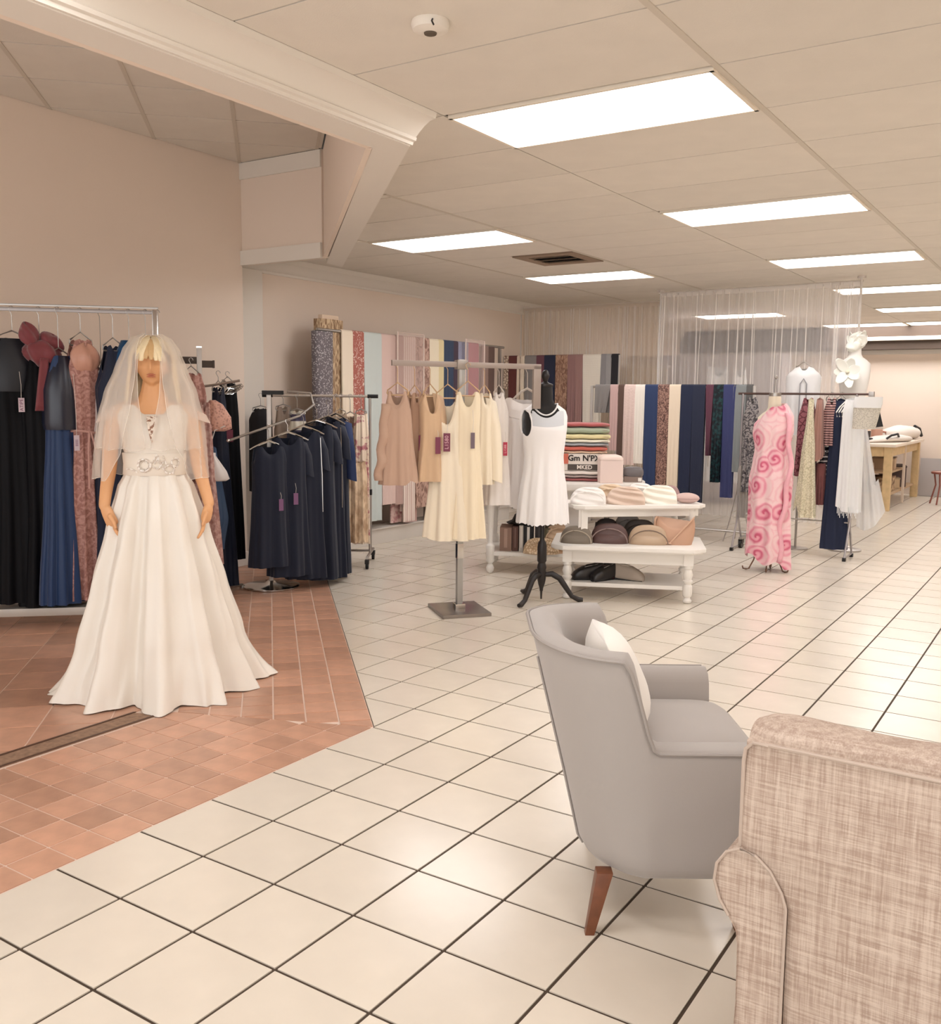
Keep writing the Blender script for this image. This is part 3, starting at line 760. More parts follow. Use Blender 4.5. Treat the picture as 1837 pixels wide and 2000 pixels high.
for i in range(41):
    t = i / 40; hw, hd = ramp(prs, t); z = 1.07 * (1 - t)
    ring = []
    for k in range(NS):
        th = 2 * PI * k / NS
        a1 = 0.046 * t ** 0.7 + 0.004
        f = sin(11 * th + 0.6 * sin(2 * th)); f = math.copysign(abs(f) ** 0.5, f)
        f += 0.5 * sin(5 * th + 1.1 + 0.4 * t) + 0.22 * sin(23 * th + 4 * t + 1.5 * sin(3 * th))
        wr_ = 0.018 * max(0, (t - 0.72) / 0.28) * sin(17 * th + 9 * t + 2 * sin(6 * th)) + 0.006 * max(0, t - 0.8) * 5 * sin(41 * th + 14 * t)
        tail = 0.13 * math.exp(-((th - PI * 1.02) / 0.20) ** 2) * max(0, (t - 0.8) / 0.2) ** 2 + 0.07 * math.exp(-((th - 0.10) / 0.16) ** 2) * max(0, (t - 0.75) / 0.25) ** 2
        r = a1 * f + wr_ + tail
        zz = z + 0.012 * max(0, t - 0.9) * 10 * (0.5 + 0.5 * sin(9 * th + 1.0)) * (1 if t < 1 else 0.8)
        ring.append(((hw + r) * cos(th), (hd + r) * sin(th), max(0.003, zz)))
    rings.append(ring)
sk.loft(rings, True).build('skirt', M_satin, BR, angle=180)
MB().lathe([(0.15, 0.0), (0.15, 0.012), (0.02, 0.016), (0.015, 0.02), (0.015, 0.9)], 20).build('stand', M_steel, BR)
# veil: two tiers of tulle open at the front
def veil(zt, zb, w0, extra, name, ph):
    rings = []
    for i in range(30):
        t = i / 29; z = lerp(zt, zb, t)
        hw, hd, gap = ramp([(0, 0.03, 0.03, 0.016), (0.04, 0.085, 0.085, 0.044), (0.12, 0.118, 0.125, 0.052), (0.25, 0.150, 0.150, 0.050), (0.42, 0.196, 0.165, 0.046), (0.6, 0.224, 0.185, 0.030), (0.8, 0.236, 0.200, 0.012), (1.0, 0.243, 0.21, 0.03)], (zt - z) / (1.735 - 1.06))
        g = math.asin(min(0.9, gap / hw)) + extra * 75 * max(0, t - 0.15) ** 1.5; ring = []
        for k in range(81):
            th = -PI / 2 + g + (2 * PI - 2 * g) * k / 80
            rp = (0.004 + 0.011 * t) * sin(13 * th + ph) + 0.006 * t * sin(29 * th + 2 * ph)
            y = (hd + extra + rp) * sin(th)
            ring.append(((hw + extra + rp) * cos(th) - 0.018 * t, y + (0.01 if y > 0 else 0), z + (0.006 * sin(11 * th) * t)))
        rings.append(ring)
    o = MB().loft(rings, False).build(name, sheer_mat('tulle', (250, 242, 232), 0.32), BR, angle=180)
    MB().tube([r[0] for r in rings], 0.001, 4).tube([r[-1] for r in rings], 0.001, 4).tube(rings[-1], 0.001, 4).build('veil_edge', M_satin, o)
    return o
veil(1.738, 1.195, 0, 0.0, 'veil', 0.3); veil(1.744, 1.055, 0, 0.012, 'veil', 1.9)

# ------------------------------------------------------------------ evening gown rack against the left wall
M_navy = mat('navy_crepe', (18, 28, 52), 0.7, sheen=0.15); M_ink2 = mat('black_satin', (11, 11, 15), 0.6, spec=0.15)
M_blue = mat('royal_navy_chiffon', (20, 50, 92), 0.5, sheen=0.2); M_teal = mat('teal_satin', (24, 72, 112), 0.38)
M_burg = mat('burgundy_velvet', (122, 50, 56), 0.55, sheen=0.5)
M_mauvel = pattern('mauve_lace', (158, 110, 100), (192, 146, 134), 'noise', 26, 0.42, 0.6, 0.55, bump=0.7, dist=1.5)
M_mauve = mat('mauve_chiffon', (196, 150, 138), 0.6, sheen=0.2); M_pale = mat('pale_lavender_satin', (206, 192, 186), 0.5)
M_rackgrey = mat('rack_grey', (150, 142, 138), 0.35, 0.7)
a0 = Vector((-5.747, 3.208, 1.958)); a1 = Vector((-4.945, 3.97, 1.961))
gd = Vector((a1.x - a0.x, a1.y - a0.y, 0)).normalized(); ga = math.atan2(gd.y, gd.x); gl = (Vector((a1.x, a1.y)) - Vector((a0.x, a0.y))).length
ZR = 1.965
t = thing('gown_rack', 'long double rail steel gown rack by the peach wall behind the bride', 'clothes rack', (a0.x, a0.y, 0), ga)
MB().box((gl / 2, 0, ZR), (gl + 0.03, 0.022, 0.022)).build('rail', M_rackgrey, t, bevel=0.004)
MB().box((gl / 2, 0.03, ZR + 0.03), (gl + 0.03, 0.012, 0.012)).build('rail', M_steel, t, bevel=0.003)
for x in (0, gl): MB().box((x, 0.0, 0.99), (0.035, 0.035, 1.98)).build('post', M_chrome if x else M_steel, t, bevel=0.005)
for x in (0, gl): MB().box((x, 0.0, 0.05), (0.04, 0.50, 0.03)).lathe([(0.025, 0), (0.025, 0.035)], 12, (x, 0.24, 0.0)).lathe([(0.025, 0), (0.025, 0.035)], 12, (x, -0.24, 0.0)).build('foot', M_steel, t)
MB().box((gl / 2, -0.05, 0.105), (gl, 0.16, 0.05)).build('base_bar', mat('base_bar_grey', (186, 178, 168), 0.4, 0.3), t, bevel=0.006)
def on_rail(u, off=0.0):
    return (a0.x + gd.x * u + gd.y * off, a0.y + gd.y * u - gd.x * off)
def gown(u, label, m, prof, zs, zh, rz, name='evening_gown', **kw):
    p = on_rail(u, kw.pop('off', 0.0))
    return garment(name, label, 'dress', p, zs, zh, m, prof, rz, 'evening gowns on the rail behind the bride', zr=ZR, **kw)
FG = face(-5.2, 3.6)
LONG = [(0, 0.155, 0.05), (0.15, 0.135, 0.075), (0.3, 0.115, 0.07), (0.6, 0.155, 0.09), (1, 0.20, 0.11)]
def rail_u(px_): return px_
g1 = gown(0.265, 'black satin gown with draped charcoal bodice and white tag, nearest the photo edge', M_ink2, [(0, 0.14, 0.05), (0.2, 0.15, 0.09), (0.32, 0.13, 0.085), (0.6, 0.15, 0.10), (1, 0.20, 0.12)], 1.80, 0.165, FG + 0.45, folds=(8, 0.004, 0.02, 0), seed=3,
          tagd=dict(x=-0.02, y=-0.135, ztop=1.42, zc=1.22, m=M_tagw, wd=0.036, ht=0.085, txt='ATIPE', ink=M_ink))
MB().loft([[(hw * cos(a), (hd + .018) * sin(a) + 0.004, z) for a in [2 * PI * k / 40 for k in range(40)]] for hw, hd, z in ((0.11, 0.055, 1.62), (0.145, 0.075, 1.55), (0.155, 0.09, 1.45), (0.16, 0.096, 1.33), (0.155, 0.09, 1.30))], True).build('bodice_drape', mat('charcoal_satin', (34, 36, 42), 0.45), g1, angle=180)
g2 = gown(0.42, 'black gown with a large burgundy bow collar hanging high on the rail', M_ink2, [(0, 0.10, 0.05), (0.12, 0.13, 0.08), (0.3, 0.125, 0.08), (0.6, 0.135, 0.10), (1, 0.18, 0.12)], 1.70, 0.14, FG + 0.30, folds=(8, 0.004, 0.02, 0), seed=4)
bw = MB(); L2 = 1.72 - 0.14
def cloth_blob(c, r, tilt, k=5, amp=0.18, seed=0):
    rings = []
    for i in range(13):
        a = -PI / 2 + PI * i / 12; ring = []
        for q in range(32):
            b = 2 * PI * q / 32; f = 1 + amp * sin(k * b + seed + 2 * a) * cos(a)
            ring.append(Vector(c) + Matrix.Rotation(tilt, 3, 'Y') @ Vector((r[0] * cos(a) * cos(b) * f, r[1] * cos(a) * sin(b) * f, r[2] * sin(a) * (1 + 0.12 * sin(3 * b + seed)))))
        rings.append(ring)
    return rings
bw.loft(cloth_blob((0.0, -0.04, L2 - 0.02), (0.105, 0.085, 0.08), 0.25, 5, 0.16, 1), True, True, True)
bw.loft(cloth_blob((-0.075, -0.06, L2 + 0.085), (0.05, 0.04, 0.075), -0.35, 4, 0.2, 2), True, True, True)
bw.loft(cloth_blob((0.05, -0.03, L2 + 0.05), (0.085, 0.06, 0.05), 0.5, 4, 0.2, 4), True, True, True)
bw.build('bow_collar', M_burg, g2, angle=180)
for x0, x1, zl in ((-0.005, -0.03, 0.32), (0.05, 0.045, 0.30)):
    MB().loft([[(lerp(x0, x1, i / 8) + 0.035 * (0.7 + 0.5 * i / 8) * cos(a), -0.105 + 0.012 * sin(a) + 0.004 * sin(3 * a), L2 - 0.05 - zl * i / 8) for a in [2 * PI * k / 16 for k in range(16)]] for i in range(9)], True, True, True).build('bow_tail', M_burg, g2, angle=180)
g3 = gown(0.535, 'navy gown with shiny dark bodice and bright blue skirt, striped white tag', M_blue, [(0, 0.09, 0.06), (0.1, 0.10, 0.085), (0.3, 0.10, 0.08), (0.6, 0.135, 0.095), (1, 0.19, 0.12)], 1.70, 0.155, FG + 0.5, folds=(13, 0.003, 0.02, 0), seed=5, off=0.03,
          tagd=dict(x=0.03, y=-0.12, ztop=1.42, zc=1.0, m=M_tagw, wd=0.034, ht=0.095, txt='IIIIII', ink=M_ink))
MB().loft([[(hw * cos(a), (hd + .02) * sin(a), z) for a in [2 * PI * k / 40 for k in range(40)]] for hw, hd, z in ((0.05, 0.05, 1.53), (0.085, 0.075, 1.44), (0.112, 0.085, 1.32), (0.115, 0.088, 1.12), (0.108, 0.082, 1.08))], True).build('bodice', mat('dark_navy_satin', (24, 28, 46), 0.3, spec=0.6), g3, angle=180)
g4 = gown(0.66, 'dusty mauve lace gown with satin collar and knotted waist cord', M_mauvel, [(0, 0.075, 0.05), (0.1, 0.115, 0.075), (0.3, 0.10, 0.07), (0.36, 0.085, 0.06), (0.6, 0.11, 0.08), (1, 0.15, 0.10)], 1.80, 0.17, FG + 0.35, folds=(11, 0.003, 0.018, 0), seed=6, edge=dict(nf=0.02, un=0.3, arm=0.1))
L4 = 1.63
MB().loft(cloth_blob((0.0, -0.05, L4 - 0.13), (0.085, 0.05, 0.09), 0.1, 5, 0.14, 3), True, True, True).build('collar', mat('mauve_satin', (202, 152, 132), 0.3), g4, angle=180)
MB().tube([(0.095 * cos(a), 0.075 * sin(a) - 0.004, L4 * 0.645 + 0.008 * sin(2 * a)) for a in [2 * PI * k / 24 for k in range(24)]], 0.008, 6, closed=True).tube([(0.01, -0.085, 1.05), (0.03, -0.1, 0.95), (0.045, -0.105, 0.80), (0.05, -0.105, 0.55)], 0.006, 6).tube([(0.0, -0.085, 1.05), (-0.015, -0.1, 0.93), (-0.02, -0.105, 0.7)], 0.006, 6).build('waist_cord', M_mauve, g4)
g5 = gown(0.765, 'pale lavender satin dress half hidden behind the mauve lace gown', M_pale, [(0, 0.08, 0.04), (0.2, 0.08, 0.05), (1, 0.12, 0.07)], 1.62, 0.30, FG + 0.7, folds=(7, 0.003, 0.015, 0), seed=7, off=-0.05)
g6 = gown(0.85, 'navy halter gown with teal satin front beside the veil', M_navy, [(0, 0.07, 0.045), (0.12, 0.115, 0.08), (0.3, 0.105, 0.075), (0.6, 0.135, 0.09), (1, 0.17, 0.11)], 1.77, 0.20, FG + 0.30, folds=(9, 0.003, 0.018, 0), seed=8, edge=dict(nf=0.05, un=0.4, arm=0.16))
L6 = 1.57
MB().loft([[(0.06 + hw * cos(a), -0.03 + hd * sin(a), z) for a in [2 * PI * k / 32 for k in range(32)]] for hw, hd, z in ((0.02, 0.03, L6 + .02), (0.055, 0.055, L6 - 0.06), (0.085, 0.075, L6 - 0.16), (0.088, 0.078, L6 - 0.24), (0.05, 0.06, L6 - 0.30), (0.02, 0.04, L6 - 0.33))], True, True, True).build('halter_panel', M_teal, g6, angle=180)
for q, (u, lb) in enumerate(((0.945, 'thin strapped black dress on the rail just left of the veil'), (1.045, 'dark navy gown on the rail hidden behind the veil top'), (1.12, 'dark navy gown nearest the rack end post behind the bride'))):
    gown(u, lb, (M_ink2, M_navy, M_navy)[q], [(0, 0.055 + 0.02 * q, 0.04), (0.15, 0.09, 0.06), (0.3, 0.085, 0.06), (1, 0.14, 0.08)], (1.74, 1.70, 1.68)[q], 0.2, FG + 0.5, folds=(8, 0.003, 0.015, 0), seed=20 + q, edge=dict(nf=0.1, un=0.6, arm=0.02, us=0.9))

# ------------------------------------------------------------------ four-way post rack behind the bride
p4 = (-5.406, 4.715, 0.605)
R4 = thing('four_way_rack', 'tall steel four-way post rack behind the bride on the right', 'clothes rack', (p4[0], p4[1], 0), face(p4[0], p4[1]))
MB().box((0, 0, 0.90), (0.036, 0.036, 1.80)).build('post', M_steel, R4, bevel=0.004)
MB().box((0, 0, 1.80), (0.04, 0.04, 0.012)).build('post_cap', M_chrome, R4)
for x, y in ((0.28, 0.14), (-0.28, -0.14), (0.14, -0.28), (-0.14, 0.28)): MB().tube([(0, 0, 0.03), (x * 0.5, y * 0.5, 0.03), (x, y, 0.02)], 0.014, 8).lathe([(0.02, 0), (0.02, 0.02)], 10, (x, y, 0)).build('foot', M_steel, R4)
M_arm = mat('dark_arm', (74, 64, 58), 0.45, 0.5)
for x, z in ((-0.145, 1.705), (0.095, 1.68)):
    MB().box((x * 0.55, 0, z), (abs(x), 0.026, 0.05)).box((x * 1.04, 0, z), (0.016, 0.045, 0.055)).build('arm', M_arm, R4, bevel=0.003)
MB().tube([(0.02, 0, 1.52), (0.09, -0.02, 1.53), (0.28, -0.05, 1.565)], 0.009, 8).build('arm', M_steel, R4)
MB().tube([(-0.02, 0, 1.56), (-0.18, -0.04, 1.60)], 0.009, 8).build('arm', M_steel, R4)
def gx(px_, py_, d, label, m, prof, zs, zh, rot=0.0, grp='garments on the four-way rack', nm='dress', cat='dress', **kw):
    p = at_px(px_, d)
    return garment(nm, label, cat, p, zs, zh, m, prof, face(p[0], p[1]) + rot, grp, **kw)
def at_px(x, d):                                      # plan point d metres in front of the entrance, x measured across the sight line
    l = (x - 918.5) / 1848.5 * d
    return (_rt.x * l - _rt.y * d, _rt.y * l + _rt.x * d)
gx(376, 0, 6.75, 'dusty mauve sequin top with plastic cover on the four-way rack', M_mauvel, [(0, 0.075, 0.05), (0.1, 0.10, 0.075), (0.45, 0.085, 0.07), (0.6, 0.115, 0.075), (1, 0.15, 0.09)], 1.625, 0.50, 0.5, folds=(7, 0.006, 0.016, 0), seed=31, zr=1.70, edge=dict(nf=0.03, un=0.4, arm=0.12))
gx(398, 0, 6.62, 'long dusty pink lace wrap hanging in front of the steel post', pattern('pink_lace', (170, 126, 118), (204, 168, 158), 'noise', 34, 0.4, 0.6, 0.5, bump=0.6), [(0, 0.05, 0.035), (0.3, 0.055, 0.04), (1, 0.10, 0.05)], 1.42, 0.26, 0.2, folds=(6, 0.008, 0.016, 0), seed=32)
gx(446, 0, 7.25, 'long black gown outermost on the four-way rack', M_ink2, [(0, 0.06, 0.05), (0.2, 0.075, 0.06), (1, 0.10, 0.08)], 1.565, 0.20, 0.2, folds=(5, 0.003, 0.01, 0), seed=33, zr=1.62, edge=dict(nf=0.02, un=0.3, arm=0.0, us=0.9))
gx(428, 0, 7.05, 'long dark navy gown beside the black gown on the four-way rack', mat('deep_navy', (20, 28, 48), 0.6), [(0, 0.05, 0.05), (0.25, 0.06, 0.06), (1, 0.11, 0.08)], 1.53, 0.03, 0.2, folds=(5, 0.003, 0.012, 0), seed=34, zr=1.62)
gx(413, 0, 6.85, 'slate blue dress with a pointed hem under the white pouch bag', mat('slate_blue_crepe', (66, 88, 118), 0.6), [(0, 0.04, 0.05), (0.3, 0.06, 0.06), (0.7, 0.095, 0.07), (1, 0.05, 0.05)], 1.10, 0.34, 0.1, folds=(5, 0.003, 0.02, 0), seed=35)
pb = (-5.15, 4.631, 0.953)
t = thing('pouch_bag', 'white satin pouch bag hanging beside the steel post behind the bride', 'bag', (pb[0], pb[1], pb[2] - 0.10), face(pb[0], pb[1]))
MB().loft([[(hw * cos(a) + sk_, hd * sin(a) + 0.004 * sin(6 * a), z) for a in [2 * PI * k / 28 for k in range(28)]] for hw, hd, z, sk_ in ((0.06, 0.03, 0.0, 0.0), (0.085, 0.045, 0.015, 0), (0.075, 0.045, 0.07, -0.01), (0.045, 0.03, 0.13, -0.02), (0.022, 0.018, 0.18, -0.03), (0.026, 0.02, 0.20, -0.034))], True, True, True).build('pouch', mat('white_satin_bag', (226, 220, 216), 0.4), t, angle=180)
MB().tube([(-0.03, 0, 0.19), (-0.035, 0, 0.28), (-0.01, 0, 0.36), (0.06, -0.01, 0.39)], 0.004, 6).build('strap', mat('strap_white', (230, 226, 222), 0.5), t)
pb = (-5.176, 4.665, 1.313)
t = thing('bolero', 'dusty pink beaded bolero folded over the four-way rack arm', 'bolero', (pb[0], pb[1], pb[2] - 0.11), face(pb[0], pb[1]))
MB().loft([[(hw * cos(a) + sk_, hd * sin(a) + 0.003 * sin(5 * a), z) for a in [2 * PI * k / 28 for k in range(28)]] for hw, hd, z, sk_ in ((0.06, 0.02, 0.0, -0.01), (0.10, 0.05, 0.02, 0.0), (0.095, 0.05, 0.10, 0.0), (0.055, 0.035, 0.19, -0.015), (0.02, 0.02, 0.22, -0.03))], True, True, True).build('cloth', pattern('beaded_pink', (176, 128, 116), (224, 176, 158), 'voronoi', 60, 0.1, 0.6, 0.4, bump=0.6), t, angle=180)
ph_ = (-5.41, 4.902, 1.518)
for q in range(6):
    t = thing('hanger', 'bare steel wire hanger in the bunch on the four-way rack arm', 'hanger', (ph_[0], ph_[1], ph_[2] - 0.06), face(ph_[0], ph_[1]) + 0.9 - q * 0.16, 'bare hangers on the four-way rack')
    MB().tube([(-0.02 + q * .02, 0, 0.06), (0.16, 0, 0.035 + 0.01 * q), (0.175, 0, 0.02 + .01 * q), (0.15, 0, 0.008 + .012 * q), (-0.03 + q * .015, 0, 0.01)], 0.0035, 6, closed=True).tube([(0.05, 0, 0.05), (0.05, 0, 0.10), (0.03, 0, 0.115)], 0.003, 6).build('wire', M_chrome, t)
pb = (-5.333, 4.925, 1.161)
t = thing('swing_tag', 'plain plum swing tag hanging by the black gown on the four-way rack', 'tag', (pb[0], pb[1], pb[2] - 0.045), face(pb[0], pb[1]))
MB().box((0, 0, 0.045), (0.045, 0.003, 0.09)).build('card', M_tagp, t, smooth=False); MB().tube([(0, 0, 0.09), (-0.01, 0, 0.2)], 0.0015, 5).build('string', M_string, t)

# ------------------------------------------------------------------ round based rack with navy dresses
rb = (-5.178, 5.173)
RR_ = thing('round_base_rack', 'chrome rack with round base and sloping arm holding navy dresses', 'clothes rack', (rb[0], rb[1], 0), face(rb[0], rb[1]))
MB().lathe([(0.02, 0), (0.20, 0.0), (0.215, 0.006), (0.215, 0.014), (0.19, 0.022), (0.05, 0.032), (0.03, 0.05), (0.02, 0.052)], 40).build('base', M_chrome, RR_)
zt4 = 1.47
MB().box((0, 0, zt4 / 2), (0.034, 0.034, zt4)).build('post', M_steel, RR_, bevel=0.004)
MB().box((0.03, -0.02, zt4 + 0.012), (0.16, 0.05, 0.03)).build('arm_bracket', M_black, RR_, bevel=0.004)
rot4 = Matrix.Rotation(-face(rb[0], rb[1]), 3, 'Z')
def loc4(p): return rot4 @ (Vector(p) - Vector((rb[0], rb[1], 0)))
arm_a, arm_b, arm_c = Vector((-5.213, 4.795, 1.131)), Vector((-4.932, 5.243, 1.312)), Vector((-4.986, 5.46, 1.396))
MB().tube([loc4(p) for p in (arm_a, arm_a.lerp(arm_b, 0.5), arm_b, arm_c, (-5.015, 5.453, 1.481), (-5.132, 5.319, 1.494))], 0.009, 8).build('sloping_arm', M_steel, RR_)
MB().ell(loc4(arm_a), (0.014, 0.014, 0.014), 10, 8).build('arm_tip', M_chrome, RR_)
M_navd = mat('navy_jersey', (19, 26, 46), 0.78, sheen=0.2); M_navl = mat('navy_jersey_light', (40, 54, 92), 0.75)
DP = [(0, 0.125, 0.045), (0.06, 0.132, 0.065), (0.3, 0.130, 0.075), (0.6, 0.14, 0.08), (1, 0.160, 0.09)]
spots = [(524, 6.90, 868, 1108, 0.42, 0.97, 'nearest the arm tip, with a plum tag'), (561, 7.02, 850, 1126, 0.25, 1.0, 'second from the arm tip, with a plum tag'), (592, 7.14, 838, 1130, 0.15, 1.0, 'in the middle of the sloping arm'),
         (618, 7.26, 826, 1132, 0.05, 1.0, 'behind the middle of the sloping arm'), (640, 7.38, 818, 1128, -0.1, 0.85, 'near the back with silver piping'), (655, 7.55, 812, 1120, -0.25, 0.7, 'farthest back on the arm')]
for q, (x, d, ys, yh, rz, sc, lb) in enumerate(spots):
    p = at_px(x, d); zs = EYE - (ys - 777) * d / 1848.5; zh = EYE - (yh - 777) * d / 1848.5
    yr = (834, 822, 808, 792, 785, 775)[q]; za = EYE - (yr - 777) * d / 1848.5 - 0.03
    g = garment('navy_dress', 'navy sleeveless jersey dress ' + lb, 'dress', p, zs, zh, M_navd, [(a, b * sc, c) for a, b, c in DP], face(p[0], p[1]) + rz, 'navy dresses on the sloping arm', zr=za + 0.03, hm=M_chrome, hstyle='wide', hw_h=0.155 * sc, drop=0.05, folds=(6, 0.003, 0.014, 0), seed=40 + q, edge=dict(nf=0.07, nb=0.02, un=0.55, us=0.85, arm=0.10, slope=0.02),
                tagd=(dict(x=(0.045, 0.03)[q], y=-0.10, ztop=(0.55, 0.70)[q], zc=(0.46, 0.585)[q], wd=0.034, ht=0.085, m=mat('lilac_card', (132, 92, 128), 0.6)) if q < 2 else None))
    if q in (2, 4): MB().tube([(0.118 * sc, -0.05, zs - zh - 0.06), (0.128 * sc, -0.06, (zs - zh) * 0.7), (0.13 * sc, -0.065, (zs - zh) * 0.45)], 0.003, 6).build('piping', M_chrome, g)
    if q >= 1: sleeve_mb([(0.10 * sc, 0, zs - zh - 0.04), (0.135 * sc, 0.0, zs - zh - 0.14), (0.15 * sc, 0.0, zs - zh - 0.30)] if q < 5 else [(0.08, 0, zs - zh - 0.04), (0.11, 0, zs - zh - 0.3), (0.12, 0, zs - zh - 0.5)], 0.045, 0.045, 0.6).build('sleeve', M_navl if q == 5 else M_navd, g, angle=180)

# ------------------------------------------------------------------ rolling rack behind the round rack
ra, rz_ = Vector((-5.925, 5.941, 1.464)), Vector((-5.207, 6.407, 1.464))
t = thing('rolling_rack', 'low chrome rolling garment rack with black end caps behind the navy dresses', 'clothes rack', ((ra.x + rz_.x) / 2, (ra.y + rz_.y) / 2, 0), math.atan2(rz_.y - ra.y, rz_.x - ra.x))
hl = (rz_ - ra).length / 2; zq = (ra.z + rz_.z) / 2
MB().tube([(-hl, 0, zq), (hl, 0, zq)], 0.012, 10).build('rail', mat('satin_rail', (208, 196, 184), 0.35, 0.5), t)
for sx in (-1, 1):
    MB().tube([(sx * hl, 0, zq - 0.01), (sx * hl, 0, 0.62)], 0.011, 10).tube([(sx * hl, 0, 0.64), (sx * hl, 0, 0.10)], 0.014, 10).build('post', M_steel, t)
    MB().box((sx * hl, 0, 0.635), (0.035, 0.035, 0.05)).build('clamp', M_black, t, bevel=0.006)
    MB().tube([(sx * (hl - 0.02), 0, zq), (sx * (hl + 0.07), 0, zq)], 0.017, 10).build('end_cap', M_black, t)
    MB().tube([(sx * hl, -0.25, 0.10), (sx * hl, 0.25, 0.10)], 0.012, 8).build('foot_bar', M_steel, t)
    for sy in (-0.25, 0.25):
        w_ = MB(); w_.add(*(lambda m_: (m_.v, m_.f))(MB().tube([(sx * hl - 0.012, sy, 0.032), (sx * hl + 0.012, sy, 0.032)], 0.032, 14))); w_.box((sx * hl, sy - 0.012, 0.065), (0.034, 0.05, 0.035)).build('castor', M_black, t)
MB().tube([(-hl, 0, 0.12), (hl, 0, 0.12)], 0.011, 8).build('base_bar', M_steel, t)
ZQ = zq
def on_roll(x, d, label, m, prof, ys, yh, nm='garment', cat='garment', rz=0.2, hgr=True, **kw):
    p = at_px(x, d); zs = EYE - (ys - 778) * d / 1848.5; zh = EYE - (yh - 778) * d / 1848.5
    return garment(nm, label, cat, p, zs, zh, m, prof, face(p[0], p[1]) + rz, 'garments on the low rolling rack', zr=(ZQ if hgr else None), drop=0.04, **kw)
on_roll(509, 8.2, 'black padded coat on the low rolling rack end', mat('black_wool', (30, 28, 30), 0.9), [(0, 0.075, 0.05), (0.1, 0.095, 0.08), (1, 0.10, 0.09)], 795, 960, 'coat', 'coat', edge=dict(nf=0.02, un=0.4, arm=0.03, slope=0.04), folds=(4, 0.004, 0.008, 0), seed=51)
on_roll(553, 8.2, 'taupe jacket on the low rolling rack behind the sloping arm', mat('taupe_wool', (150, 132, 118), 0.85), [(0, 0.07, 0.05), (0.2, 0.08, 0.07), (1, 0.09, 0.08)], 792, 980, 'jacket', 'jacket', folds=(4, 0.004, 0.008, 0), seed=52)
on_roll(580, 8.15, 'cream blouse with a purple printed yoke on the low rolling rack', pattern('yoke_print', (72, 66, 84), (214, 206, 188), 'bandsz', 2.2, 0.35, 0.5, 0.8, dist=2), [(0, 0.075, 0.05), (0.2, 0.09, 0.07), (1, 0.10, 0.08)], 800, 980, 'blouse', 'blouse', folds=(5, 0.004, 0.01, 0), seed=53)
on_roll(655, 7.95, 'navy cardigan with a brighter blue hem at the rolling rack', mat('navy_knit', (38, 50, 86), 0.85), [(0, 0.06, 0.05), (0.2, 0.07, 0.06), (1, 0.085, 0.07)], 815, 972, 'cardigan', 'cardigan', folds=(4, 0.003, 0.008, 0), seed=54)
for q, (x, d, ys, yh, hw, lb, m) in enumerate(((664, 8.12, 800, 1040, 0.06, 'beige ragged lace shawl on the rolling rack beside the navy dresses', pattern('beige_lace', (150, 124, 104), (232, 214, 190), 'noise', 22, 0.42, 0.55, 0.8, stretch=(1, 1, 0.35), bump=0.8)),
        (683, 8.2, 805, 1060, 0.06, 'brown and cream patterned shawl in the middle of the rolling rack', pattern('brown_cream', (120, 94, 80), (222, 202, 176), 'noise', 18, 0.45, 0.55, 0.8, stretch=(1, 1, 0.4), bump=0.6)),
        (704, 8.1, 800, 1062, 0.065, 'cream and pink floral shawl next to the rolling rack end post', pattern('cream_floral', (186, 120, 126), (238, 220, 198), 'noise', 16, 0.38, 0.48, 0.8, bump=0.5)),
        (697, 8.0, 893, 1060, 0.075, 'tan ruched shawl bunched low on the rolling rack', pattern('tan_ruche', (190, 158, 128), (236, 210, 178), 'noise', 20, 0.4, 0.6, 0.8, stretch=(1, 1, 0.5), bump=0.9)))):
    on_roll(x, d, lb, m, [(0, hw * 0.8, 0.03), (0.2, hw, 0.04), (1, hw * 1.05, 0.045)], ys, yh, 'shawl', 'shawl', hgr=q < 3, folds=(7, 0.006, 0.014, 0), hem=(0.03, 0.05), seed=60 + q, edge=dict(nf=0.04, un=0.9, arm=0, us=0.99))

# ------------------------------------------------------------------ cloth lengths along the left rear wall
def cloth_col(name, rgb, **k): return mat(name, rgb, 0.8, sheen=0.15, **k)
WX = -5.80
PL = thing('fabric_display', 'long low plinth and rail carrying the cloth lengths by the peach wall', 'display rack', (-5.97, 8.15, 0))
MB().box((0.0, 0, 0.075), (0.20, 3.5, 0.15)).box((0.0, 0, 0.155), (0.24, 3.52, 0.012)).build('plinth', mat('plinth_grey', (214, 206, 196), 0.6), PL, bevel=0.004)
MB().tube([(0.14, -1.72, 2.055), (0.14, 1.5, 2.055)], 0.014, 10).build('rail', M_steel, PL)
for y in (-1.70, 0.0, 1.48): MB().box((0.10, y, 1.1), (0.03, 0.03, 1.90)).build('post', M_steel, PL)
rolls = MB()
def wlen(x0, x1, ybot, label, m, ytop=None, nm='cloth_length', off=0.0, ztop=2.075, **k):
    y0, y1 = yw[x0], yw[x1]
    zf = zb_(ybot, (x0 + x1) / 2)
    drape(nm, label, 'fabric', m, (WX - 0.03 + off, (y0 + y1) / 2), (0, 1), (y1 - y0) * 1.02, ztop if ytop is None else ytop, zf, max(0.3, zf), 'cloth lengths along the left wall', **k)
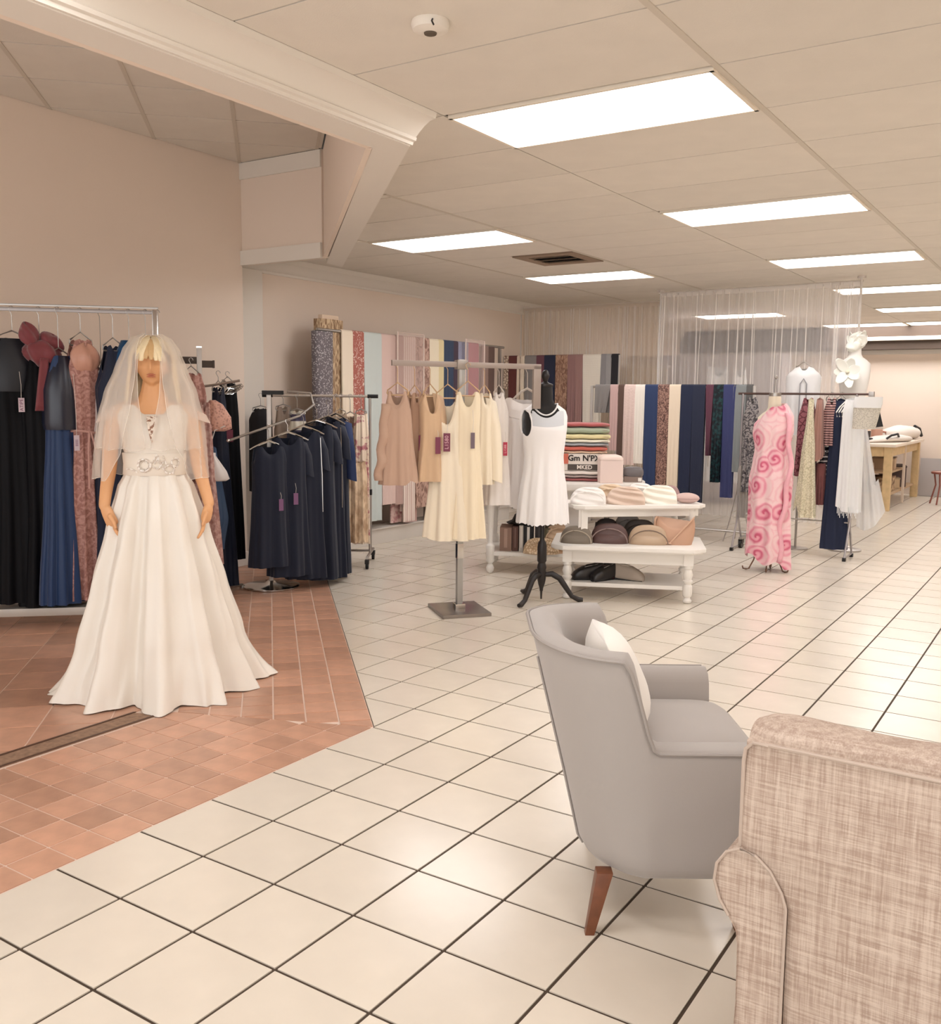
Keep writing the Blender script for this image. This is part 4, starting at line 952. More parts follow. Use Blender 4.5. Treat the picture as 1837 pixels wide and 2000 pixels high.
yw = {616: (-5.8, 6.381, 2.063)[1], 653: (-5.8, 6.633, 2.08)[1], 669: (-5.8, 6.746, 2.088)[1], 690: (-5.8, 6.898, 2.098)[1], 712: (-5.8, 7.062, 2.085)[1], 746: (-5.8, 7.326, 2.078)[1], 773: (-5.8, 7.545, 2.067)[1], 789: (-5.8, 7.679, 2.075)[1], 813: (-5.8, 7.885, 2.088)[1], 840: (-5.8, 8.128, 2.077)[1], 858: (-5.8, 8.294, 2.086)[1], 868: (-5.8, 8.389, 2.092)[1], 887: (-5.8, 8.574, 2.103)[1], 896: (-5.8, 8.663, 2.081)[1], 916: (-5.8, 8.866, 2.092)[1], 936: (-5.8, 9.076, 2.104)[1], 943: (-5.8, 9.152, 2.08)[1], 955: (-5.8, 9.283, 2.087)[1], 967: (-5.8, 9.416, 2.094)[1]}
def zb_(y, x):
    r = Vector(_f) + Vector(_r2) * ((x - 918.5) / 1848.5) - Vector(_u2) * ((y - 1000) / 1848.5)
    return max(0.17, EYE + r.z * (WX / r.x))
wlen(669, 690, 985, 'cream cloth length near the tall rolls', cloth_col('cream_cloth', (238, 222, 200)), seed=1)
wlen(690, 712, 1000, 'cloth length with a red and white scattered print', pattern('red_print', (176, 106, 94), (234, 210, 196), 'noise', 26, 0.55, 0.62, 0.8, stretch=(1, 2, 1), bump=0.1, dist=2), seed=2)
wlen(712, 746, 1018, 'pale blue cloth length with a gathered lower end', cloth_col('pale_blue_cloth', (204, 212, 208)), seed=3, taper=0.85, fold=0.012)
wlen(746, 773, 985, 'blush pink cloth length right of the pale blue one', cloth_col('blush_cloth', (222, 194, 184)), seed=4)
wlen(773, 789, 985, 'dusty mauve cloth length behind the nude tops', cloth_col('dusty_mauve_cloth', (190, 158, 148)), seed=5)
wlen(789, 813, 1018, 'off white cloth length with blush stripes', pattern('blush_stripe', (214, 186, 174), (238, 222, 210), 'wave', 9, 0.3, 0.7, 0.8, stretch=(1, 1, 1), bump=0.1, dist=0.5), seed=6)
wlen(813, 840, 990, 'taupe lace cloth length with dark branching pattern', pattern('taupe_lace', (140, 108, 96), (196, 162, 146), 'noise', 20, 0.42, 0.52, 0.8, stretch=(1, 2, 0.5), bump=0.4, dist=2), seed=7)
wlen(840, 858, 990, 'plain cream cloth length beside the pale yellow one', cloth_col('cream_cloth2', (236, 222, 196)), seed=8)
wlen(858, 868, 990, 'narrow pale yellow cloth length', cloth_col('pale_yellow_cloth', (222, 204, 158)), seed=9)
wlen(868, 887, 960, 'dark blue cloth length right of the pale yellow one', cloth_col('dark_blue_cloth', (44, 60, 86)), seed=10)
wlen(887, 896, 960, 'narrow plum black cloth length', cloth_col('plum_black_cloth', (66, 48, 62)), seed=11)
wlen(896, 916, 960, 'black sequined cloth length', pattern('black_sequin', (30, 28, 40), (150, 150, 170), 'voronoi', 120, 0.12, 0.02, 0.3, bump=0.6), seed=12)
wlen(916, 936, 960, 'magenta cloth length in the clear frame', cloth_col('magenta_cloth', (168, 62, 92)), seed=13)
wlen(943, 955, 960, 'taupe brown cloth length near the wall end', cloth_col('taupe_brown_cloth', (138, 112, 102)), seed=14, ztop=2.06)
wlen(955, 967, 960, 'dark brown cloth length last along the wall', cloth_col('dark_brown_cloth', (92, 68, 60)), seed=15, ztop=2.055)
# lower panels seen under the tops
for q, (x0, x1, yt, yb, lb, m) in enumerate(((754, 775, 935, 1037, 'pink lace panel hanging below the nude tops', pattern('pink_lace_panel', (206, 150, 148), (236, 204, 196), 'noise', 26, 0.42, 0.55, 0.8, bump=0.4)), (777, 802, 940, 1043, 'plain pink panel hanging below the nude tops', cloth_col('pink_panel', (216, 180, 170))))):
    ya, yb = ((-5.95, 7.597, 2.075)[1], (-5.95, 7.799, 2.087)[1]) if q == 0 else ((-5.95, 7.825, 2.089)[1], (-5.95, 8.045, 2.102)[1])
    drape('cloth_length', lb, 'fabric', m, (-5.93, (ya + yb) / 2), (0, 1), yb - ya, 2.03, 0.18 - 0.02 * q, 0.6, 'cloth lengths along the left wall', seed=30 + q)
# tall rolls standing at the near end
y0, y1 = yw[616], yw[653]
def roll(c, w_, d_, h, label, m, core=None, lean=0.0):
    t = thing('cloth_roll', label, 'fabric roll', (c[0], c[1], 0.17), 0.05, 'tall cloth rolls at the end of the wall display')
    rings = []
    for i in range(17):
        z = h * i / 16
        rings.append([(math.copysign(abs(cos(a)) ** 0.55, cos(a)) * d_ / 2 + lean * i / 16, math.copysign(abs(sin(a)) ** 0.55, sin(a)) * w_ / 2 * (1.0 - 0.08 * (1 - i / 16)) + 0.004 * sin(3 * a + i * .3), z) for a in [2 * PI * k / 36 for k in range(36)]])
    MB().loft(rings, True, True, True).build('cloth', m, t, angle=50)
    if core: MB().box((lean, 0, h + 0.015), (d_ * 0.4, w_ * 0.7, 0.05)).build('core', core, t, bevel=0.006)
roll((WX - 0.05, (yw[616] + yw[653]) / 2 + 0.015), (yw[653] - yw[616]) * 0.92, 0.10, 1.87, 'charcoal grid patterned roll standing at the near end', pattern('charcoal_dots', (196, 190, 190), (112, 104, 107), 'voronoi', 62, 0.22, 0.42, 0.6, bump=0.3))
roll((WX - 0.09, yw[653] + 0.02), 0.34, 0.12, 1.985, 'taller brown paisley roll behind the charcoal one', pattern('brown_paisley', (134, 104, 78), (206, 180, 146), 'noise', 26, 0.4, 0.6, 0.7, stretch=(1, 1, 0.3), bump=0.3, dist=2), mat('card_core', (224, 200, 176), 0.8))
# clear frames behind the cloths
for px0, lb, y0, y1 in ((0, 'clear acrylic frame rising above the mauve cloth', yw[773] - 0.02, yw[813] + 0.08), (1, 'clear acrylic frame around the magenta cloth', yw[896] + 0.08, yw[936] + 0.05)):
    t = thing('acrylic_frame', lb, 'frame', (WX - 0.04 + 0.0, (y0 + y1) / 2, 1.50), 0, 'clear frames on the wall display')
    MB().tube([(0.075, -(y1 - y0) / 2, 0), (0.075, -(y1 - y0) / 2, 0.60), (0.075, (y1 - y0) / 2, 0.60), (0.075, (y1 - y0) / 2, 0)], 0.009, 8).build('tube_frame', mat('clear_tube', (226, 208, 196), 0.25), t)
    MB().box((0.072, 0, 0.3), (0.004, (y1 - y0), 0.6)).build('panel', mat('clear_panel', (226, 200, 192), 0.2, alpha=0.22), t, smooth=False)

# ------------------------------------------------------------------ T stand with nude, cream and white garments
tb = (-3.533, 5.306)
TA = math.atan2(0.87, 0.49)
TS = thing('t_stand', 'brushed steel T stand with flat plate base carrying nude and cream tops', 'clothes rack', (tb[0], tb[1], 0), 0)
MB().box((0, 0, 0.012), (0.40, 0.34, 0.024), rz=math.radians(-40)).build('base_plate', mat('base_steel', (150, 142, 136), 0.25, 0.8), TS, bevel=0.004)
MB().box((0, 0, 0.04), (0.07, 0.07, 0.035), rz=math.radians(-40)).build('collar', M_chrome, TS, bevel=0.003)
ZT = 1.675
MB().box((0, 0, 0.86), (0.042, 0.028, 1.70), rz=TA).build('post', mat('post_steel', (178, 176, 172), 0.35, 0.7), TS, bevel=0.003)
MB().box((0, 0, 0.42), (0.046, 0.032, 0.10), rz=TA).build('height_sleeve', M_chrome, TS, bevel=0.002)
def tdir(s_): return (cos(TA) * s_, sin(TA) * s_)
for s0, s1 in ((-0.50, -0.03), (0.03, 0.62)):
    c = tdir((s0 + s1) / 2)
    MB().box((c[0], c[1], ZT), (s1 - s0, 0.022, 0.036), rz=TA).build('crossbar', mat('bar_steel', (172, 160, 152), 0.35, 0.6), TS, bevel=0.003)
MB().box((0, 0, ZT), (0.075, 0.05, 0.06), rz=TA).build('crossbar_joint', M_steel, TS, bevel=0.003)
c = tdir(0.59); MB().box((c[0], c[1], ZT - 0.14), (0.06, 0.022, 0.30), rz=TA).build('drop_arm', mat('bar_steel', (172, 160, 152), 0.35, 0.6), TS, bevel=0.003)
M_nude = mat('nude_crepe', (197, 164, 142), 0.8, sheen=0.2); M_nude2 = mat('tan_crepe', (185, 150, 126), 0.8, sheen=0.2); M_apr = mat('apricot_satin', (212, 178, 143), 0.6, sheen=0.2)
M_crm = mat('cream_crepe', (243, 229, 205), 0.75, sheen=0.2); M_crm2 = mat('buttermilk_crepe', (241, 224, 194), 0.75, sheen=0.2); M_wht = mat('white_crepe', (240, 232, 226), 0.75, sheen=0.2)
M_hgold = mat('tan_hanger', (206, 170, 130), 0.5); M_hwhite = mat('pale_hanger', (214, 200, 188), 0.4)
def ts(x, d, ys, yh, label, m, prof, rz, nm='top', cat='top', zr=ZT - 0.005, hm=M_hgold, **kw):
    p = at_px(x, d); zs = EYE - (ys - 781) * d / 1848.5; zh = EYE - (yh - 781) * d / 1848.5
    return garment(nm, label, cat, p, zs, zh, m, prof, face(p[0], p[1]) + rz, kw.pop('group', 'garments on the T stand'), zr=zr, hm=hm, **kw)
# d grows a little along the bar, left to right
g = ts(775, 6.22, 760, 948, 'nude tank top with cascading side frill, first on the T stand', M_nude, [(0, 0.075, 0.03), (0.12, 0.085, 0.05), (0.5, 0.095, 0.055), (1, 0.125, 0.07)], -0.15, seed=71, edge=dict(nf=0.11, nb=0.06, un=0.62, us=0.8, arm=0.10), folds=(6, 0.002, 0.012, 0), hem=(0.03, 0.03), drop=0.07)
fr = []
for i in range(16):
    t_ = i / 15; z = 0.53 - 0.50 * t_; wv = 0.010 * sin(t_ * 19) * (0.3 + t_)
    fr.append([(-0.068 - 0.045 * t_ + 0.034 * cos(a) + wv, -0.03 - 0.02 * t_ + 0.028 * sin(a) - 1.6 * wv, z) for a in [2 * PI * k / 12 for k in range(12)]])
MB().loft(fr, True, True, True).build('frill', M_nude, g, angle=180)
ts(808, 6.34, 765, 938, 'tan sleeveless top pressed behind the nude tank', M_nude2, [(0, 0.05, 0.035), (0.15, 0.06, 0.05), (1, 0.075, 0.06)], 0.5, seed=72, folds=(5, 0.002, 0.01, 0), tagd=dict(x=0.0, y=-0.085, ztop=0.36, zc=0.25, wd=0.03, ht=0.10))
g = ts(838, 6.30, 762, 940, 'apricot tan jacket turned sideways with rolled hem', M_apr, [(0, 0.05, 0.04), (0.1, 0.075, 0.065), (0.5, 0.07, 0.065), (1, 0.10, 0.075)], 0.35, nm='jacket', cat='jacket', seed=73, folds=(5, 0.002, 0.012, 0), edge=dict(nf=0.16, un=0.8, us=0.9, arm=0.03), sleeves=[dict(p=[(0.055, 0, 0.57), (0.075, -0.02, 0.40), (0.075, -0.03, 0.2)], r0=0.04, r1=0.035)], tagd=dict(x=0.02, y=-0.10, ztop=0.34, zc=0.24, wd=0.036, ht=0.11))
g = ts(872, 6.33, 765, 1056, 'long cream dress with a wide shoulder strap, left of the post', M_crm, [(0, 0.085, 0.035), (0.1, 0.09, 0.05), (0.3, 0.085, 0.05), (0.6, 0.12, 0.06), (1, 0.155, 0.08)], -0.1, nm='dress', cat='dress', seed=74, folds=(6, 0.002, 0.016, 0), edge=dict(nf=0.22, nb=0.1, un=0.75, us=0.92, arm=0.04), drop=0.08, hem=(-0.02, 0.02), tagd=dict(x=0.005, y=-0.085, ztop=0.80, zc=0.66, wd=0.045, ht=0.12, txt='L1580'))
g = ts(911, 6.34, 760, 1052, 'long buttermilk wrap dress with V neck, in front of the post', M_crm2, [(0, 0.085, 0.035), (0.12, 0.085, 0.055), (0.32, 0.08, 0.052), (0.6, 0.10, 0.06), (1, 0.125, 0.075)], 0.1, nm='dress', cat='dress', seed=75, folds=(6, 0.002, 0.016, 0), edge=dict(nf=0.12, nb=0.05, un=0.6, us=0.85, arm=0.06), drop=0.085, tagd=dict(x=0.028, y=-0.075, ztop=0.86, zc=0.66, wd=0.027, ht=0.105, m=mat('grey_plum_card', (122, 104, 112), 0.6)))
g = ts(943, 6.54, 762, 945, 'cream open jacket with long sleeve, right of the post', M_crm, [(0, 0.045, 0.04), (0.1, 0.06, 0.06), (1, 0.075, 0.07)], 0.4, nm='jacket', cat='jacket', seed=76, folds=(5, 0.002, 0.01, 0), edge=dict(nf=0.1, un=0.6, us=0.9, arm=0.02), sleeves=[dict(p=[(0.04, -0.02, 0.58), (0.062, -0.05, 0.40), (0.075, -0.06, 0.2), (0.078, -0.06, 0.02)], r0=0.042, r1=0.036)])
g = ts(971, 6.72, 762, 985, 'white halter blouse with a red printed tag', M_wht, [(0, 0.04, 0.03), (0.15, 0.075, 0.05), (0.5, 0.075, 0.05), (1, 0.10, 0.06)], 0.2, nm='blouse', cat='blouse', seed=77, hm=M_hwhite, folds=(5, 0.002, 0.012, 0), edge=dict(nf=0.06, un=0.5, us=0.7, arm=0.12), tagd=dict(x=0.035, y=-0.08, ztop=0.52, zc=0.40, wd=0.03, ht=0.095, m=mat('red_card', (188, 62, 84), 0.6), txt='L1588'))
g = ts(1026, 6.95, 772, 992, 'white off shoulder blouse on a wide pale hanger', M_wht, [(0, 0.155, 0.045), (0.08, 0.165, 0.065), (0.3, 0.135, 0.06), (0.7, 0.135, 0.06), (1, 0.155, 0.075)], 0.0, nm='blouse', cat='blouse', seed=78, hm=mat('putty_hanger', (196, 182, 168), 0.45), hstyle='wide', hw_h=0.11, drop=0.075, folds=(7, 0.003, 0.014, 0), hem=(-0.03, 0.02), edge=dict(nf=0.06, nb=0.03, un=0.8, us=0.95, arm=0.01, slope=0.02), sleeves=[dict(p=[(-0.14, 0, 0.735), (-0.175, 0, 0.60), (-0.18, -0.01, 0.35)], r0=0.05, r1=0.045), dict(p=[(0.14, 0, 0.735), (0.175, 0, 0.62), (0.18, 0, 0.5)], r0=0.05, r1=0.045)])
cl = MB(); cl.loft([[(0.165 * cos(a) * (1 + .03 * sin(5 * a)), -0.0 + 0.072 * sin(a), 0.735 - 0.035 * (1 - cos(a) ** 2) * (sin(a) < 0) + dz) for a in [2 * PI * k / 40 for k in range(40)]] for dz in (0.012, -0.045)], True).build('collar_fold', M_wht, g, angle=180)

# ------------------------------------------------------------------ black dress form with white dress
fb = (-3.228, 5.917)
FD = thing('dress_form', 'black dress form on a tripod stand wearing a white sleeveless dress', 'dress form', (fb[0], fb[1], 0), face(fb[0], fb[1]) + 0.12)
M_form = mat('black_form_cloth', (34, 31, 30), 0.85, sheen=0.1); M_stand = mat('black_turned_wood', (38, 32, 30), 0.4)
def torso(m, parent, z0=0.78, s=1.0, name='torso', dz=0.0):
    rings = []
    for z, hw, hd, yo in ((0.70, 0.10, 0.08, 0), (0.73, 0.145, 0.105, 0), (0.82, 0.152, 0.112, 0.0), (0.95, 0.122, 0.092, 0), (1.04, 0.112, 0.086, 0), (1.15, 0.132, 0.105, -0.012), (1.22, 0.142, 0.112, -0.016), (1.30, 0.146, 0.094, -0.004), (1.36, 0.140, 0.072, 0.004), (1.395, 0.105, 0.060, 0.008), (1.42, 0.070, 0.054, 0.008), (1.45, 0.056, 0.054, 0.005), (1.53, 0.052, 0.052, 0.0), (1.545, 0.050, 0.05, 0.0)):
        rings.append([(hw * s * math.copysign(abs(cos(a)) ** 0.9, cos(a)), hd * s * sin(a) + yo, z * s + dz) for a in [2 * PI * k / 40 for k in range(40)]])
    return MB().loft(rings, True, True, True).build(name, m, parent, angle=60)
torso(M_form, FD)
MB().lathe([(0.053, 1.54), (0.056, 1.548), (0.054, 1.558), (0.03, 1.566), (0.016, 1.575), (0.020, 1.59), (0.028, 1.605), (0.029, 1.62), (0.022, 1.645), (0.012, 1.655), (0.001, 1.658)], 20).build('neck_finial', M_stand, FD)
MB().lathe([(0.012, 0.08), (0.014, 0.10), (0.024, 0.13), (0.03, 0.16), (0.034, 0.20), (0.030, 0.235), (0.034, 0.25), (0.030, 0.27), (0.026, 0.285), (0.034, 0.30), (0.034, 0.40), (0.028, 0.435), (0.019, 0.445), (0.016, 0.46), (0.016, 0.78)], 16).build('stand_pole', M_stand, FD)
for q in range(3):
    a = math.radians(-128 + 120 * q)
    MB().tube([(0.02 * cos(a), 0.02 * sin(a), 0.20), (0.075 * cos(a), 0.075 * sin(a), 0.205), (0.13 * cos(a), 0.13 * sin(a), 0.175), (0.175 * cos(a), 0.175 * sin(a), 0.11), (0.22 * cos(a), 0.22 * sin(a), 0.045), (0.27 * cos(a), 0.27 * sin(a), 0.022), (0.30 * cos(a), 0.30 * sin(a), 0.022)], [0.018, 0.022, 0.022, 0.020, 0.017, 0.019, 0.014], 10).build('leg', M_stand, FD)
MB().tube([(0, 0, 0.10), (0, 0, 0.02)], [0.010, 0.006], 8).build('pin', M_stand, FD)
M_wd = mat('white_jersey', (244, 240, 238), 0.65, sheen=0.2)
rings = []
WP = [(1.418, 0.088, 0.068), (1.402, 0.114, 0.070), (1.375, 0.149, 0.082), (1.33, 0.162, 0.105), (1.25, 0.158, 0.126), (1.18, 0.152, 0.122), (1.05, 0.138, 0.112), (0.95, 0.142, 0.115), (0.82, 0.160, 0.13), (0.70, 0.172, 0.142), (0.575, 0.180, 0.150)]
N_ = 128; ZD = 1.418 - 0.575
for i in range(61):
    t_ = (i / 60) ** 1.15; z = lerp(1.418, 0.575, t_)
    hw, hd = ramp([((1.418 - a) / ZD, b, c) for a, b, c in WP], t_)
    ring = []
    for k in range(N_):
        th = 2 * PI * k / N_; c, s_ = cos(th), sin(th)
        am = 0.012 * max(0, t_ - 0.3) * 1.4
        r = am * (sin(9 * th + 1) + 0.5 * sin(17 * th + 3 * t_))
        zz = z - (0.075 if s_ < 0 else 0.012) * max(0, abs(s_)) ** 1.5 * max(0, 1 - t_ / 0.2)
        if i == 60: zz += 0.005 * sin(31 * th) + 0.006 * sin(4 * th)
        ring.append(((hw + r) * c, (hd + r) * s_ - (0.012 * math.exp(-((z - 1.22) / .07) ** 2) if s_ < 0 else 0), zz))
    rings.append(ring)
dm = MB().loft(rings, True)
def in_arm(p): return ((p[0] + 0.136) / 0.034) ** 2 + ((p[2] - 1.285 + 0.35 * (p[0] + 0.136)) / 0.090) ** 2 < 1 and p[1] < 0.02
dm.f = [f for f in dm.f if not in_arm([sum(dm.v[q][a] for q in f) / len(f) for a in range(3)])]
dm.build('dress', M_wd, FD, angle=180)
def on_dress(x, z):
    hw, hd = ramp([((1.418 - a) / ZD, b, c) for a, b, c in WP], (1.418 - z) / ZD)
    q = max(-0.999, min(0.999, x / hw)); return (x, -hd * math.sqrt(1 - q * q) - 0.006, z)
MB().tube([on_dress(-0.136 + 0.036 * cos(a), 1.285 + 0.094 * sin(a) - 0.35 * 0.036 * cos(a)) for a in [2 * PI * k / 32 for k in range(32)]], 0.005, 6, closed=True).build('armhole_binding', M_wd, FD)
yk = [[on_dress(x, z - 0.012 * (1 - (x / 0.12) ** 2)) for x in [-0.098 + 0.225 * k / 24 for k in range(25)]] for z in (1.272, 1.29, 1.31, 1.33, 1.345)]
for k in range(25):
    x, y, z = yk[4][k]; yk[4][k] = on_dress(x, 1.372 - 0.048 * max(0, 1 - (x / 0.085) ** 2))
for k in range(25): yk[3][k] = on_dress(yk[3][k][0], lerp(yk[2][k][2], yk[4][k][2], 0.5))
MB().loft(yk, False).build('sheer_yoke', mat('sheer_grey_yoke', (208, 210, 214), 0.6), FD, angle=180)
MB().tube([(0.089 * cos(a), (0.069 if sin(a) > 0 else 0.088) * sin(a), 1.422 - (0.080 if sin(a) < 0 else 0.012) * abs(sin(a)) ** 1.5) for a in [2 * PI * k / 40 for k in range(40)]], 0.006, 6, closed=True).build('neckband', M_wd, FD)

# ------------------------------------------------------------------ white tables in front
M_wt = M_white
def turned(mb, x, y, h, s_=1.0):
    p = [(0.018, 0), (0.030, 0.008), (0.032, 0.022), (0.024, 0.036), (0.020, 0.045), (0.030, 0.055), (0.034, 0.07), (0.034, 0.13), (0.030, 0.145), (0.022, 0.152), (0.034, 0.165), (0.036, 0.18), (0.026, 0.19), (0.030, 0.205), (0.036, 0.225), (0.030, 0.255), (0.024, 0.27), (0.034, 0.28), (0.034, 0.30)]
    k = h / 0.30
    mb.lathe([(r * s_, z * k) for r, z in p], 18, (x, y, 0)); return mb
def oct_top(w_, d_, c): return [(-w_ / 2 + c, -d_ / 2), (w_ / 2 - c, -d_ / 2), (w_ / 2, -d_ / 2 + c * .9), (w_ / 2, d_ / 2 - c * .9), (w_ / 2 - c, d_ / 2), (-w_ / 2 + c, d_ / 2), (-w_ / 2, d_ / 2 - c * .9), (-w_ / 2, -d_ / 2 + c * .9)]
fa, fb2 = Vector((-3.134, 6.135)), Vector((-2.343, 6.488))
tu = (fb2 - fa).normalized(); tn = Vector((-tu.y, tu.x)); TW = (fb2 - fa).length
tc_ = (fa + fb2) / 2 + tn * 0.26; TAn = math.atan2(tu.y, tu.x)
CT = thing('coffee_table', 'white turned-leg coffee table with lower shelf, holding bags and shoes', 'table', (tc_.x, tc_.y, 0), TAn)
ZC = 0.405
MB().prism(oct_top(TW + 0.24, 0.74, 0.09), ZC - 0.028, ZC).prism(oct_top(TW + 0.20, 0.70, 0.085), ZC - 0.04, ZC - 0.028).build('tabletop', M_wt, CT, smooth=False, bevel=0.004)
ap = MB()
for sy in (-1, 1): ap.box((0, sy * 0.265, ZC - 0.085), (TW - 0.02, 0.02, 0.09))
for sx in (-1, 1): ap.box((sx * TW / 2, 0, ZC - 0.085), (0.02, 0.52, 0.09))
ap.build('apron', M_wt, CT, smooth=False)
for sx in (-1, 1):
    for sy in (-1, 1):
        lg = MB(); turned(lg, sx * TW / 2, sy * 0.26, 0.275); lg.box((sx * TW / 2, sy * 0.26, 0.32), (0.068, 0.068, 0.09)); lg.build('leg', M_wt, CT)
MB().box((0, 0, 0.105), (TW - 0.03, 0.50, 0.03)).build('shelf', M_wt, CT, smooth=False, bevel=0.004)
def on_table(lx, ly, z): v = tc_ + tu * lx + tn * ly; return (v.x, v.y, z)
# riser standing on the back half of the table
ZR2 = 0.685; rl = Vector((-3.141, 6.25, 0.627)); rr_ = Vector((-2.434, 6.9, 0.618))
rw = (rr_ - rl).xy.length; rc = ((rl + rr_) / 2); ru = (rr_ - rl).xy.normalized(); rn = Vector((-ru.y, ru.x)); RA = math.atan2(ru.y, ru.x)
rcx = rc.x + rn.x * 0.10; rcy = rc.y + rn.y * 0.10
RT = thing('display_riser', 'white display riser standing on the coffee table with clutch bags on top', 'riser', (rcx, rcy, ZC), RA)
hR = ZR2 - ZC
MB().prism(oct_top(rw + 0.06, 0.46, 0.07), hR - 0.024, hR).prism(oct_top(rw + 0.03, 0.43, 0.065), hR - 0.034, hR - 0.024).build('top', M_wt, RT, smooth=False, bevel=0.003)
MB().box((-rw / 2 + 0.02, 0, (hR - 0.034) / 2), (0.025, 0.36, hR - 0.034)).build('side_panel', M_wt, RT, smooth=False)
MB().box((0, -0.17, hR - 0.06), (rw - 0.06, 0.02, 0.052)).box((0, 0.17, hR - 0.06), (rw - 0.06, 0.02, 0.052)).build('apron', M_wt, RT, smooth=False)
for x, y in ((-rw / 2 + 0.05, -0.165), (0.42 * rw, 0.16), (0.42 * rw, -0.165), (-0.02, 0.165)):
    MB().box((x, y, (hR - 0.034) / 2), (0.05, 0.05, hR - 0.034)).build('leg', M_wt, RT, smooth=False, bevel=0.003) if x < 0.4 * rw else MB().lathe([(0.022, 0), (0.026, 0.02), (0.018, 0.05), (0.026, 0.10), (0.02, 0.16), (0.028, 0.19), (0.028, hR - 0.034)], 14, (x, y, 0)).build('leg', M_wt, RT)
def on_riser(lx, ly, z): return (rcx + ru.x * lx + rn.x * ly, rcy + ru.y * lx + rn.y * ly, z)

# ------------------------------------------------------------------ bags and shoes
def dome(W, Hh, D, ex=0.62, pleat=0.0, n=44, skew=0.0):
    rings = []
    for i in range(41):
        t_ = i / 40; z = Hh * sin(t_ * PI / 2) ** 0.9
        w_ = W / 2 * max(0.02, cos(t_ * PI / 2)) ** ex; d_ = D / 2 * (1 - 0.75 * t_) * (0.75 + 0.25 * sin(PI * min(1, t_ * 3 + 0.15)))
        rings.append([(w_ * math.copysign(abs(cos(a)) ** 0.8, cos(a)) + skew * t_ * W, d_ * sin(a) * (1 + pleat * 1.3 * sin(t_ * 24 + 3.0 * cos(a) + 2)), z) for a in [2 * PI * k / n for k in range(n)]])
    return MB().loft(rings, True, True, True)
def clutch(pos, rz, W, Hh, D, label, m, grp, trim=None, pleat=0.0, flap=True, skew=0.0, nm='clutch_bag'):
    t = thing(nm, label, 'bag', pos, rz, grp)
    dome(W, Hh, D, pleat=pleat, skew=skew).build('body', m, t, angle=70)
    if flap:
        pts = [(W * 0.47 * cos(PI - PI * q / 14), -D * 0.52 + D * 0.20 * sin(PI * q / 14), Hh * 0.10 + Hh * 0.66 * sin(PI * q / 14)) for q in range(15)]
        MB().tube(pts, 0.0045, 6).build('piping', trim or m, t)
    return t
TR = TAn
rz0 = face(rcx, rcy)
m1 = mat('white_leather', (240, 234, 228), 0.55); m2 = mat('beige_pleated', (216, 192, 174), 0.55); m3 = mat('ivory_pleated', (244, 238, 224), 0.55)
m4 = mat('mauve_leather', (170, 138, 134), 0.5); m5 = mat('pink_leather', (206, 176, 168), 0.5)
gb = 'clutch bags on top of the riser'
x0_ = -rw / 2
clutch(on_riser(x0_ + 0.10, -0.09, ZR2), rz0, 0.27, 0.125, 0.16, 'white shell shaped clutch at the end of the riser over the dress form', m1, gb, pleat=0.10, skew=0.06)
clutch(on_riser(x0_ + 0.30, -0.02, ZR2), rz0 - 0.25, 0.26, 0.14, 0.14, 'golden beige clutch behind the pleated mauve beige one', mat('gold_beige', (222, 196, 166), 0.5), gb, pleat=0.16)
clutch(on_riser(x0_ + 0.38, -0.12, ZR2), rz0, 0.29, 0.13, 0.14, 'mauve beige pleated clutch in the middle of the riser', m2, gb, pleat=0.20, flap=False, skew=0.03)
clutch(on_riser(x0_ + 0.56, 0.06, ZR2), rz0, 0.22, 0.14, 0.12, 'white pleated clutch standing behind the ivory one', m1, gb, pleat=0.12)
clutch(on_riser(x0_ + 0.66, -0.06, ZR2), rz0, 0.28, 0.135, 0.14, 'ivory pleated clutch right of the mauve beige one', m3, gb, pleat=0.20, flap=False, skew=0.03)
clutch(on_riser(x0_ + 0.80, 0.08, ZR2), rz0 - 0.1, 0.17, 0.12, 0.10, 'dusty mauve boxy clutch at the back of the riser', m4, gb)
t = thing('hard_case_clutch', 'small pink oval hard case clutch at the riser front corner', 'bag', on_riser(x0_ + 0.87, -0.10, ZR2), rz0, gb)
MB().ell((0, 0, 0.040), (0.093, 0.045, 0.040), 32, 16).build('body', m5, t); MB().tube([(0.094 * cos(a), 0.046 * sin(a), 0.036) for a in [2 * PI * k / 32 for k in range(32)]], 0.0025, 6, closed=True).build('seam', m4, t)
gb = 'bags on the coffee table'
clutch(on_table(-TW / 2 + 0.06, -0.20, ZC), TR - 0.05, 0.24, 0.125, 0.14, 'olive grey half moon clutch at the table corner by the dress form', mat('olive_grey', (122, 110, 96), 0.5), gb, mat('olive_grey_trim', (164, 150, 132), 0.5))
clutch(on_table(-TW / 2 + 0.30, -0.14, ZC), TR - 0.02, 0.28, 0.145, 0.16, 'burgundy brown half moon clutch beside the olive one', mat('burgundy_brown', (92, 68, 64), 0.42), gb, mat('burgundy_trim', (138, 116, 110), 0.5))
clutch(on_table(-TW / 2 + 0.58, -0.14, ZC), TR + 0.04, 0.29, 0.14, 0.16, 'metallic taupe clutch with curved seam in the middle of the table', mat('taupe_metal', (186, 160, 134), 0.4), gb, mat('taupe_trim', (120, 100, 86), 0.5))
for q, (lx, W, lb, c) in enumerate(((-0.16, 0.20, 'dark brown clutch shaded under the riser behind the burgundy one', (62, 50, 46)), (0.09, 0.26, 'long dark clutch under the riser behind the taupe one', (74, 64, 58)), (0.00, 0.22, 'grey clutch with a pale panel at the back under the riser', (150, 142, 136)))):
    clutch(on_table(lx, 0.10 + 0.09 * (q == 2), ZC), TR, W, 0.15 + .03 * (q == 2), 0.09, lb, mat('under_%d' % q, c, 0.5), gb)
p = on_table(TW / 2 - 0.10, -0.10, ZC)
